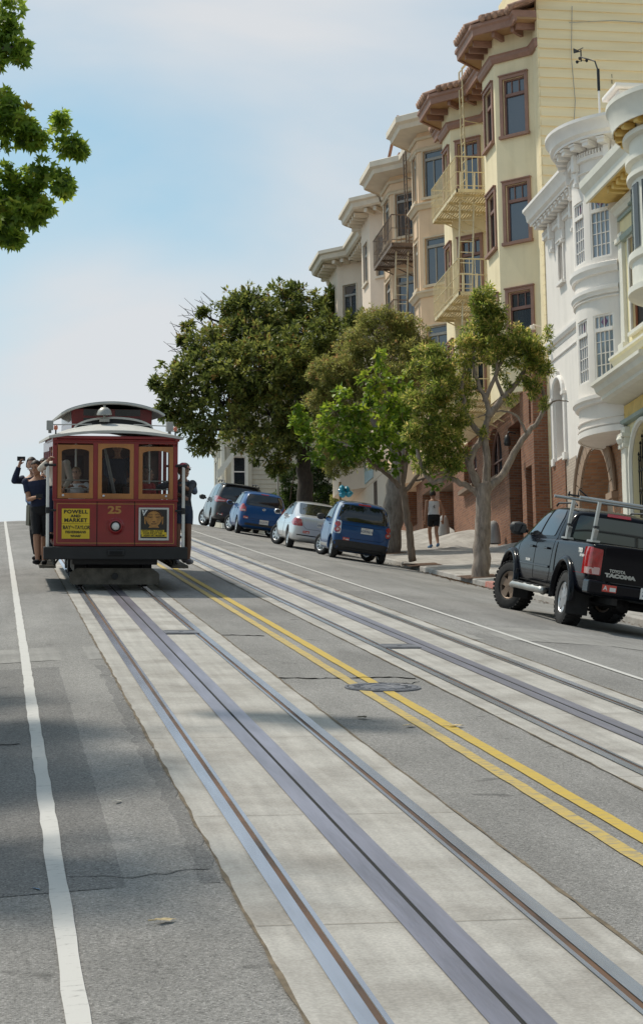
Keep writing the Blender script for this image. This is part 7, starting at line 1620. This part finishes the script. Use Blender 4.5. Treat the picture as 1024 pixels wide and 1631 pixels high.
mb = MB(); mb.tube([(.08, .9, .8), (.02, .8, 1.6), (-.12, .72, 2.25)], .03, 8); mb.tube([(-.12, .72, 2.25), (-.16, .70, 2.42)], .022, 8); mb.tube([(.25, 1.05, .8), (.32, .95, 1.9)], .025, 8); mb.tube([(-.2, 1.1, .8), (-.2, 1.0, 1.7)], .025, 8); mb.box((.02, 1.1, .85), (.5, .7, .16)); mb.build('grip_levers', M_GREASY if False else P_GREYM, tram)
mb = MB()
for x in (-.62, .62): mb.tube([(x, .5, 2.42), (x, 3.3, 2.42)], .012, 6); mb.tube([(x, 1.0, .8), (x, 1.0, 2.5)], .018, 7)
mb.build('hand_rails', P_POLE, tram)
# ================================================================== PEOPLE
def skinmat(n, c): return mat(n, c, rough=.55, var=.08, scale=8, spec=.35)
SK_L = skinmat('light_skin', (.46, .27, .19)); SK_T = skinmat('tanned_skin', (.36, .19, .12)); SK_B = skinmat('brown_skin', (.16, .075, .045))
def cloth(n, c, var=.15): return mat(n, c, rough=.9, var=var, scale=7, bump=.25, bscale=22)
def ik(a, b, l1, l2, hint):
    a, b = Vector(a), Vector(b); d = b-a; L_ = d.length
    if L_ > (l1+l2)*.995: b = a+d*((l1+l2)*.995/L_); d = b-a; L_ = d.length
    c = (l1*l1-l2*l2+L_*L_)/(2*L_); h = math.sqrt(max(1e-6, l1*l1-c*c)); u = d/L_; n = Vector(hint)-u*Vector(hint).dot(u)
    if n.length < 1e-4: n = Vector((0, 0, 1)).cross(u)
    return a+u*c+n.normalized()*h, b
def ball(mb, c, r, n=12, sc=(1, 1, 1), M=None):
    prof = [(r*math.sin(math.pi*k/n), -r*math.cos(math.pi*k/n)) for k in range(n+1)]
    T = Matrix.Translation(c) @ (M if M is not None else Matrix.Identity(4)) @ Matrix.Diagonal((*sc, 1)); mb.lathe(prof, (0, 0, 0), n=n*2, M=T)
def capsule(mb, a, b, ra, rb, n=12):
    a, b = Vector(a), Vector(b); mb.tube([a, a.lerp(b, .25), a.lerp(b, .5), a.lerp(b, .75), b], [ra, ra*.8+rb*.2+.004, (ra+rb)/2+.003, ra*.25+rb*.75, rb], n); ball(mb, a, ra, 8); ball(mb, b, rb, 8)
def person(label, M, H=1.75, skin=SK_L, face=(0, -1, 0), pelvis=(0, 0, .92), lean=(0, 0), feet=None, hands=None, elbow=None, knee=None, look=None, clothes=(), hair=None, hairlen=.3, cap=None, glasses=False, build=1.0, group=None, extras=None, sit=False, curl=1.0):
    """figure in its own frame; M places that frame in the world. f = facing, person's right = f x up"""
    f = Vector(face).normalized(); up = Vector((0, 0, 1)); r = f.cross(up).normalized()
    pv = Vector(pelvis); spine = (up+r*lean[0]+f*lean[1]).normalized(); tl = .30*H
    nk = pv+spine*tl; chest = pv+spine*tl*.72
    sh = {1: nk-spine*.03*H+r*.105*H*build, -1: nk-spine*.03*H-r*.105*H*build}; hip = {s: pv+r*s*.052*H-up*.01*H for s in (1, -1)}
    hd = nk+spine*.10*H*.55+up*.10*H*.5+f*.02*H
    lk = Vector(look).normalized() if look else f
    hu = (spine*.4+up*.6).normalized(); hu = (hu-lk*hu.dot(lk)).normalized(); hr = lk.cross(hu)
    HM = Matrix(((hr.x, lk.x, hu.x, 0), (hr.y, lk.y, hu.y, 0), (hr.z, lk.z, hu.z, 0), (0, 0, 0, 1)))
    feet = feet or {1: r*.10, -1: -r*.10}; hands = hands or {}; bones = []; mb = MB()
    def torso_ring(c, a, b, ax): return [c+r*a*math.cos(q)+f.cross(r).cross(r)*0+(spine.cross(r))*b*math.sin(q) for q in [2*math.pi*k/18 for k in range(18)]]
    k = H/1.75*build; prof_ = [(-.09, .10, .09), (-.05, .155, .115), (.02, .165, .12), (.10, .155, .11), (.20, .142, .10), (.32, .158, .112), (.42, .175, .115), (.49, .165, .10), (.53, .10, .075), (.56, .06, .06)]
    b0 = len(mb.v)
    for (h, a, b, ) in prof_: mb.v += [tuple(q) for q in torso_ring(pv+spine*h*H/1.75, a*k, b*k, 0)]
    for i in range(len(prof_)-1):
        for j in range(18): j2 = (j+1) % 18; mb.idxface((b0+i*18+j, b0+i*18+j2, b0+(i+1)*18+j2, b0+(i+1)*18+j))
    mb.idxface([b0+j for j in range(18)][::-1]); mb.idxface([b0+(len(prof_)-1)*18+j for j in range(18)])
    bones.append(('torso', pv-spine*.05, nk, .15*k, .15*k))
    capsule(mb, nk-spine*.03, hd-hu*.05, .056, .05); bones.append(('neck', nk, hd-hu*.07, .055, .05))
    hs = H/1.75
    ball(mb, hd+hu*.02*hs, .098*hs, 14, (.80, .98, 1.12), HM); ball(mb, hd-hu*.055*hs+lk*.025*hs, .07*hs, 10, (.84, .92, .95), HM); ball(mb, hd-hu*.005*hs+lk*.096*hs, .017*hs, 6, (.8, 1.1, 1.5), HM)
    ball(mb, hd-hu*.062*hs+lk*.088*hs, .018*hs, 6, (1.3, .5, .5), HM); ball(mb, hd-hu*.10*hs+lk*.07*hs, .025*hs, 6, (1, .9, .8), HM)
    for s in (1, -1): ball(mb, hd+hr*s*.080*hs, .03*hs, 6, (.4, .7, 1.1), HM)
    bones.append(('head', hd-hu*.04, hd+hu*.05, .09*hs, .09*hs))
    ua, fa = .175*H, .150*H
    for s in (1, -1):
        tgt = hands.get(s); S0 = sh[s]
        if tgt is None: tgt = S0+r*s*.06-up*(ua+fa)*.97+f*.05
        hint = (elbow or {}).get(s, (-f*.6+r*s*.5-up*.3)); E_, Wr = ik(S0, tgt, ua, fa, hint)
        capsule(mb, S0, E_, .050*k, .039*k); capsule(mb, E_, Wr, .038*k, .026*k); ball(mb, S0+r*s*.005, .06*k, 8)
        bones.append(('uarm%d' % s, S0, E_, .05*k, .04*k)); bones.append(('farm%d' % s, E_, Wr, .04*k, .028*k))
        d = (Wr-E_).normalized(); ax = d.cross(up); ax = ax.normalized() if ax.length > .1 else r.copy(); pn = ax.cross(d).normalized()
        ball(mb, Wr+d*.045, .042, 8, (1.0, .55, 1.05), Matrix(((ax.x, pn.x, d.x, 0), (ax.y, pn.y, d.y, 0), (ax.z, pn.z, d.z, 0), (0, 0, 0, 1))))
        cl = curl if not isinstance(curl, dict) else curl.get(s, 1.0)
        for q in range(4):
            base = Wr+d*.078+ax*(-.030+.02*q); ln = (.028, .032, .030, .024)[q]; p0 = base; an = 0.25*cl
            for j in range(3): dd = d*math.cos(an)-pn*math.sin(an); p1 = p0+dd*ln; capsule(mb, p0, p1, .0085, .0078, 6); p0 = p1; an += .65*cl; ln *= .8
        tb = Wr+d*.03+ax*-.034; t1 = tb+(d*.7-ax*.8-pn*.3).normalized()*.035; t2 = t1+(d*.95-ax*.15-pn*.5*cl).normalized()*.03; capsule(mb, tb, t1, .012, .010, 6); capsule(mb, t1, t2, .010, .0085, 6)
        bones.append(('hand%d' % s, Wr, Wr+d*.12, .035, .03))
    th, sn = .245*H, .245*H
    for s in (1, -1):
        ft = Vector(feet[s])+up*.075; hint = (knee or {}).get(s, f); K_, An = ik(hip[s], ft, th, sn, hint)
        capsule(mb, hip[s], K_, .082*k, .052*k); capsule(mb, K_, K_.lerp(An, .35), .050*k, .053*k); capsule(mb, K_.lerp(An, .3), An, .052*k, .036*k)
        ff = (f+r*s*.15).normalized(); toe = An-up*.045+ff*.15; capsule(mb, An-up*.02-ff*.03, An-up*.04+ff*.02, .038, .038); capsule(mb, An-up*.04, toe, .038, .028); 
        bones.append(('thigh%d' % s, hip[s], K_, .082*k, .052*k)); bones.append(('shin%d' % s, K_, An, .052*k, .037*k)); bones.append(('foot%d' % s, An-up*.03-ff*.03, toe, .04, .03))
    me = mb.mesh('figure'); o = bpy.data.objects.new('figure', me); COL.objects.link(o)
    md = o.modifiers.new('r', 'REMESH'); md.mode = 'VOXEL'; md.voxel_size = .0085; md2 = o.modifiers.new('s', 'SMOOTH'); md2.iterations = 2; md2.factor = .5
    dg = bpy.context.evaluated_depsgraph_get(); bodym = bpy.data.meshes.new_from_object(o.evaluated_get(dg)); bpy.data.objects.remove(o); bpy.data.meshes.remove(me)
    nv = len(bodym.vertices); co = np.empty(nv*3); bodym.vertices.foreach_get('co', co); co = co.reshape(-1, 3)
    best = np.full(nv, 9.); lab = np.zeros(nv, int); tt = np.zeros(nv)
    for i, (nm, a, b, ra, rb) in enumerate(bones):
        a, b = np.array(a), np.array(b); ab = b-a; t = np.clip(((co-a)@ab)/(ab@ab), 0, 1); dist = np.linalg.norm(co-(a+t[:, None]*ab), axis=1)-(ra+(rb-ra)*t); q = dist < best; best[q] = dist[q]; lab[q] = i; tt[q] = t[q]
    names = [b[0] for b in bones]; hco = (co-np.array(hd)) @ np.array([list(hr), list(lk), list(hu)]).T
    ctx = dict(lab=lab, t=tt, names=names, co=co, h=hco)
    P_ = thing('person', label, 'person', group=group); P_.matrix_world = M
    bodym.materials.clear(); bodym.materials.append(skin); link_mesh('body', bodym, P_, True)
    def part(bl): 
        m_ = np.zeros(nv, bool)
        for nm, lo, hi in bl:
            for i, n_ in enumerate(names):
                if n_.rstrip('-1') == nm or n_ == nm: m_ |= (lab == i) & (tt >= lo) & (tt <= hi)
        return m_
    def shell(name, mask, off, m_, grow=0.0):
        bm = bmesh.new(); bm.from_mesh(bodym); bm.verts.ensure_lookup_table(); bm.normal_update()
        kill = [f_ for f_ in bm.faces if not all(mask[v.index] for v in f_.verts)]; bmesh.ops.delete(bm, geom=kill, context='FACES')
        if not bm.faces: bm.free(); return None
        bm.normal_update()
        for _ in range(3): bmesh.ops.smooth_vert(bm, verts=[v for v in bm.verts if v.is_boundary], factor=.5, use_axis_x=True, use_axis_y=True, use_axis_z=True)
        nn = {v: v.normal.copy() for v in bm.verts}; be = [e for e in bm.edges if e.is_boundary]
        for v in bm.verts: v.co = v.co+nn[v]*off
        low = {}
        for e in be:
            for v in e.verts:
                if v not in low: low[v] = bm.verts.new(v.co-nn[v]*(off+.006))
        for e in be: a, b = e.verts; bm.faces.new((a, b, low[b], low[a]))
        bmesh.ops.recalc_face_normals(bm, faces=bm.faces); m2 = bpy.data.meshes.new(name); bm.to_mesh(m2); bm.free(); m2.materials.append(m_); return link_mesh(name, m2, P_, True)
    flat = []
    for c_ in clothes: flat += c_ if isinstance(c_, list) else [c_]
    for (name, bl, off, m_) in flat: shell(name, part(bl), off, m_)
    hx, hy, hz = hco[:, 0], hco[:, 1], hco[:, 2]; ish = np.isin(lab, [i for i, n_ in enumerate(names) if n_ in ('head', 'neck')])
    if hair: shell('hair', ish & ((hz > .052) | ((hy < -.005) & (hz > -hairlen*.3)) | ((hy < .03) & (hz > 0.02))) & ~((hy > .055) & (hz < .075)), .014, hair)
    if cap:
        shell('cap', ish & (hz > .045), .017, cap); br = MB(); n = 10
        for i in range(n): a0, a1 = math.pi*(.15+.7*i/n), math.pi*(.15+.7*(i+1)/n); br.prism([hd+HM.to_3x3() @ Vector((.085*math.cos(a)*q, .07*math.sin(a)*q+.03, .052-.012*(q-1))) for a, q in ((a0, .9), (a1, .9), (a1, 1.75), (a0, 1.75))], tuple(hu*.006))
        br.build('cap_brim', cap, P_)
    ey = MB()
    if glasses:
        for s in (1, -1): ball(ey, hd+hr*s*.033+lk*.092+hu*.018, .025, 7, (1.05, .35, .85), HM)
        ey.tube([hd+hr*.03+lk*.098+hu*.022, hd-hr*.03+lk*.098+hu*.022], .004, 5)
        for s in (1, -1): ey.tube([hd+hr*s*.055+lk*.085+hu*.022, hd+hr*s*.082+lk*.0+hu*.02], .004, 5)
        ey.build('sunglasses', M_IRONB, P_, smooth=True)
    else:
        for s in (1, -1): ball(ey, hd+hr*s*.031+lk*.0875+hu*.015, .011, 6, (1.2, .6, .7), HM)
        for s in (1, -1): ey.tube([hd+hr*s*.016+lk*.094+hu*.034, hd+hr*s*.048+lk*.084+hu*.034], .005, 5)
        ey.build('eyes', M_EYE, P_, smooth=True)
    mo = MB(); mo.tube([hd+hr*.022+lk*.093-hu*.062, hd+lk*.099-hu*.063, hd-hr*.022+lk*.093-hu*.062], .0045, 5); mo.build('mouth', M_LIP, P_)
    if extras: extras(P_, dict(hd=hd, f=f, r=r, up=up, nk=nk, pv=pv, bones={b[0]: b for b in bones}))
    return P_
M_EYE = mat('dark_eyes', (.015, .01, .008), rough=.3); M_LIP = mat('lips', (.22, .07, .06), rough=.5)
H_DK = mat('dark_brown_hair', (.022, .014, .010), rough=.6, scale=40, var=.5); H_GR = mat('greying_hair', (.17, .15, .135), rough=.65, scale=40, var=.4); H_BL = mat('sandy_hair', (.25, .15, .07), rough=.6, scale=40, var=.4)
C_NAVY = cloth('navy_cloth', (.012, .018, .045)); C_BLK = cloth('black_cloth', (.010, .010, .012)); C_BLUE = cloth('light_blue_shirt', (.16, .24, .42)); C_CREAM = cloth('cream_knit', (.60, .54, .47)); C_GREY = cloth('grey_cap_cloth', (.26, .26, .28)); C_DENIM = cloth('dark_denim', (.02, .028, .05)); C_WHITE = cloth('white_cotton', (.66, .66, .67)); C_RED = cloth('red_jacket', (.30, .03, .03)); C_PAT = cloth('dark_patterned_cloth', (.04, .042, .05), var=.9); C_SLATE = cloth('slate_jacket', (.09, .11, .15)); C_PINK = cloth('pink_cap', (.5, .12, .14)); C_SHOE = cloth('grey_shoe', (.2, .19, .2)); C_OLIVE = cloth('olive_bag', (.05, .05, .035)); C_SHOEB = cloth('blue_trainer', (.08, .16, .28))
TMX = Matrix.Translation((TX0, TY, rz(TX0, TY)+.01)) @ Matrix.Rotation(TA, 4, 'X')
LV = Matrix.Rotation(-TA*.6, 4, 'X')
def on_tram(x, y, z): return TMX @ Matrix.Translation((x, y, z)) @ LV
TEE = lambda m_: ('t_shirt', [('torso', .12, .97), ('uarm', 0, .62)], .012, m_); LONG = lambda m_, n_='jacket': (n_, [('torso', .05, .98), ('uarm', 0, 1), ('farm', 0, .9)], .016, m_); SHORTS = lambda m_, q=.75: ('shorts', [('torso', 0, .22), ('thigh', 0, q)], .018, m_); TROUS = lambda m_: ('trousers', [('torso', 0, .2), ('thigh', 0, 1), ('shin', 0, .92)], .016, m_); SHOES = lambda m_, n_='shoe': [(n_, [('foot%d' % q, 0, 1)], .008, m_) for q in (1, -1)]
GR = 'riders on the cable car'
V = Vector
def phone(P_, c):
    w = c['bones']['hand1']; mb = MB(); p = w[2]+c['f']*.02; mb.box(p, (.14, .012, .075)); mb.build('phone', M_IRONB, P_)
def satchel(P_, c):
    mb = MB(); p = c['pv']+c['f']*.10+c['r']*.17+V((0, 0, -.12)); mb.box(p, (.14, .26, .34), rot=(.1, 0, .2)); mb.tube([p+V((0, 0, .15)), c['pv']+c['r']*.19+V((0, 0, .2)), c['nk']-c['r']*.05+c['f']*.06-V((0, 0, .02))], .014, 6); mb.build('shoulder_bag', C_OLIVE, P_, bevel=.03)
def camera_(P_, c):
    w = c['bones']['hand1']; mb = MB(); mb.box(w[2]+V((0, -.02, .0)), (.11, .05, .07)); mb.lathe([(0, -.05), (.03, -.05), (.032, 0)], w[2]+V((0, -.04, 0)), axis='y', n=12); mb.build('camera', M_IRONB, P_)
# front left: man in navy T-shirt and black shorts on the step, sandals
person('man in navy T-shirt, black shorts and sandals at the front of the left step', on_tram(-1.20, .52, .41), 1.72, SK_T, face=(-.25, -1, 0), lean=(.10, .16), hands={1: V((-.10, -.30, 1.10)), -1: V((.12, .12, 1.45))}, feet={1: V((-.06, -.10, 0)), -1: V((.05, .12, 0))}, look=(-.5, -.8, -.25), clothes=(TEE(C_NAVY), SHORTS(C_BLK, 1.0), SHOES(C_BLK, 'sandal')), hair=H_DK, extras=camera_, group=GR, build=1.08)
person('man in grey cap and light blue shirt with olive bag on the left step', on_tram(-1.16, 1.15, .41), 1.62, SK_L, face=(-.35, -1, 0), lean=(.16, .10), hands={1: V((-.16, -.12, 1.0)), -1: V((.14, .1, 1.40))}, feet={1: V((-.04, -.1, 0)), -1: V((.06, .14, 0))}, look=(-.4, -.9, -.2), clothes=(LONG(C_BLUE, 'shirt'), SHORTS(C_PAT, .95), SHOES(C_BLK)), cap=C_GREY, extras=satchel, group=GR)
person('man in navy jacket holding up a phone, leaning out furthest on the left step', on_tram(-1.20, 1.95, .41), 1.86, SK_L, face=(-.2, -1, 0), lean=(.20, .05), hands={1: V((-.36, -.30, 1.63)), -1: V((.15, .1, 1.45))}, elbow={1: V((-.35, .1, -1))}, feet={1: V((-.05, -.08, 0)), -1: V((.06, .14, 0))}, look=(-.15, -1, 0), clothes=(LONG(C_NAVY), TROUS(C_BLK), SHOES(C_BLK)), hair=H_DK, extras=phone, group=GR)
person('rider in cream knit sleeve gripping the front left white pole', on_tram(-.95, .22, .77), 1.52, SK_L, face=(-.5, -1, 0), hands={1: V((-.155, -.27, 1.36)), -1: V((.1, -.18, .9))}, elbow={1: V((-.9, .1, -.8))}, look=(-.2, -1, 0), clothes=(LONG(C_CREAM, 'sweater'), TROUS(C_NAVY), SHOES(C_BLK)), hair=H_BL, hairlen=.6, group=GR)
person('dark haired rider half hidden behind the others on the left side', on_tram(-1.08, 2.75, .41), 1.80, SK_T, face=(-.1, -1, 0), lean=(.05, .02), clothes=(LONG(C_BLK), TROUS(C_DENIM), SHOES(C_BLK)), hair=H_DK, group=GR)
# right side
person('grey haired woman in sunglasses and slate jacket, hand to her face, on the right step', on_tram(1.17, 1.25, .41), 1.68, SK_L, face=(.35, -1, 0), lean=(-.12, .06), hands={-1: V((.10, -.19, 1.42)), 1: V((-.14, -.02, 1.4))}, elbow={-1: V((.8, .2, -1))}, look=(.6, -.8, 0), clothes=(LONG(C_SLATE), ('coat_tail', [('torso', 0, .3), ('thigh', 0, .7)], .03, C_NAVY), ('trousers', [('thigh', .6, 1), ('shin', 0, .9)], .014, C_BLK), SHOES(C_SHOE)), hair=H_GR, hairlen=.5, glasses=True, group=GR)
person('rider in pink cap and dark patterned top with denim shorts holding the right front pole', on_tram(1.15, .42, .41), 1.66, SK_B, face=(.15, -1, 0), hands={-1: V((-.02, -.44, 1.30)), 1: V((-.03, -.46, 1.12))}, elbow={-1: V((.3, .2, -1)), 1: V((-.5, .2, -1))}, look=(.1, -1, 0), clothes=(('top', [('torso', .1, .97), ('uarm', 0, 1), ('farm', 0, .3)], .014, C_PAT), SHORTS(C_DENIM, .55), SHOES(C_SHOE)), hair=H_DK, hairlen=.6, cap=C_PINK, group=GR)
SEAT = dict(pelvis=(0, 0, .52))
person('seated rider in white trousers facing out on the right bench', on_tram(.62, 1.55, .72), 1.55, SK_T, face=(1, -.25, 0), pelvis=(0, 0, .58), feet={1: V((.42, -.15, .08)), -1: V((.42, .06, .08))}, hands={1: V((.28, -.1, .62)), -1: V((.28, .05, .62))}, clothes=(TEE(C_SLATE), TROUS(C_WHITE), SHOES(C_SHOE)), hair=H_DK, group=GR)
person('seated rider in a white top with blond hair behind the left front window', on_tram(-.60, .9, .72), 1.55, SK_L, face=(-.4, -1, 0), pelvis=(0, 0, .58), feet={1: V((-.15, -.38, .0)), -1: V((.05, -.4, .0))}, hands={1: V((-.15, -.36, .95)), -1: V((.12, -.36, .95))}, clothes=(LONG(C_WHITE, 'top'), TROUS(C_NAVY), SHOES(C_BLK)), hair=H_BL, hairlen=.6, group=GR)
person('seated rider in a red jacket with dark hair behind the right front window', on_tram(.52, .9, .72), 1.6, SK_B, face=(.6, -1, 0), pelvis=(0, 0, .58), feet={1: V((.0, -.38, .0)), -1: V((.2, -.36, .0))}, hands={1: V((-.02, -.3, .75)), -1: V((.2, -.25, .72))}, clothes=(LONG(C_RED), TROUS(C_BLK), SHOES(C_BLK)), hair=H_DK, hairlen=.6, group=GR)
person('gripman in dark uniform standing at the levers behind the centre window', on_tram(.2, 2.95, .77), 1.72, SK_T, face=(0, -1, 0), hands={1: V((-.14, -.42, 1.05)), -1: V((.2, -.38, 1.05))}, clothes=(LONG(C_NAVY), TROUS(C_BLK), SHOES(C_BLK)), hair=H_DK, cap=C_BLK, group=GR)
# pedestrian walking away up the pavement
def print_(P_, c):
    mb = MB(); p = c['pv']+V((0, -.155, .30)); 
    for k in range(5): a = k*1.2; mb.prism([p+V((.03*math.cos(a), 0, .045*math.sin(a)+.02)), p+V((.05*math.cos(a+.6), 0, .06*math.sin(a+.6))), p+V((.015*math.cos(a+1.2), 0, -.02))], (0, -.004, 0))
    mb.build('shirt_print', C_BLK, P_)
px_, py_ = 13.0, 60.6
person('pedestrian in white sleeveless top and black shorts walking away up the pavement', Matrix.Translation((px_, py_, walk(px_, py_))), 1.76, SK_T, face=(-.12, 1, 0), pelvis=(0, 0, .93), lean=(0, .05), feet={1: V((.06, -.22, .03)), -1: V((-.06, .24, .05))}, hands={1: V((.30, .10, .88)), -1: V((-.27, -.02, .84))}, clothes=(('tank_top', [('torso', .10, .93)], .012, C_WHITE), SHORTS(C_BLK, .6), SHOES(C_SHOEB)), hair=H_DK, hairlen=.3, build=1.05, extras=print_)
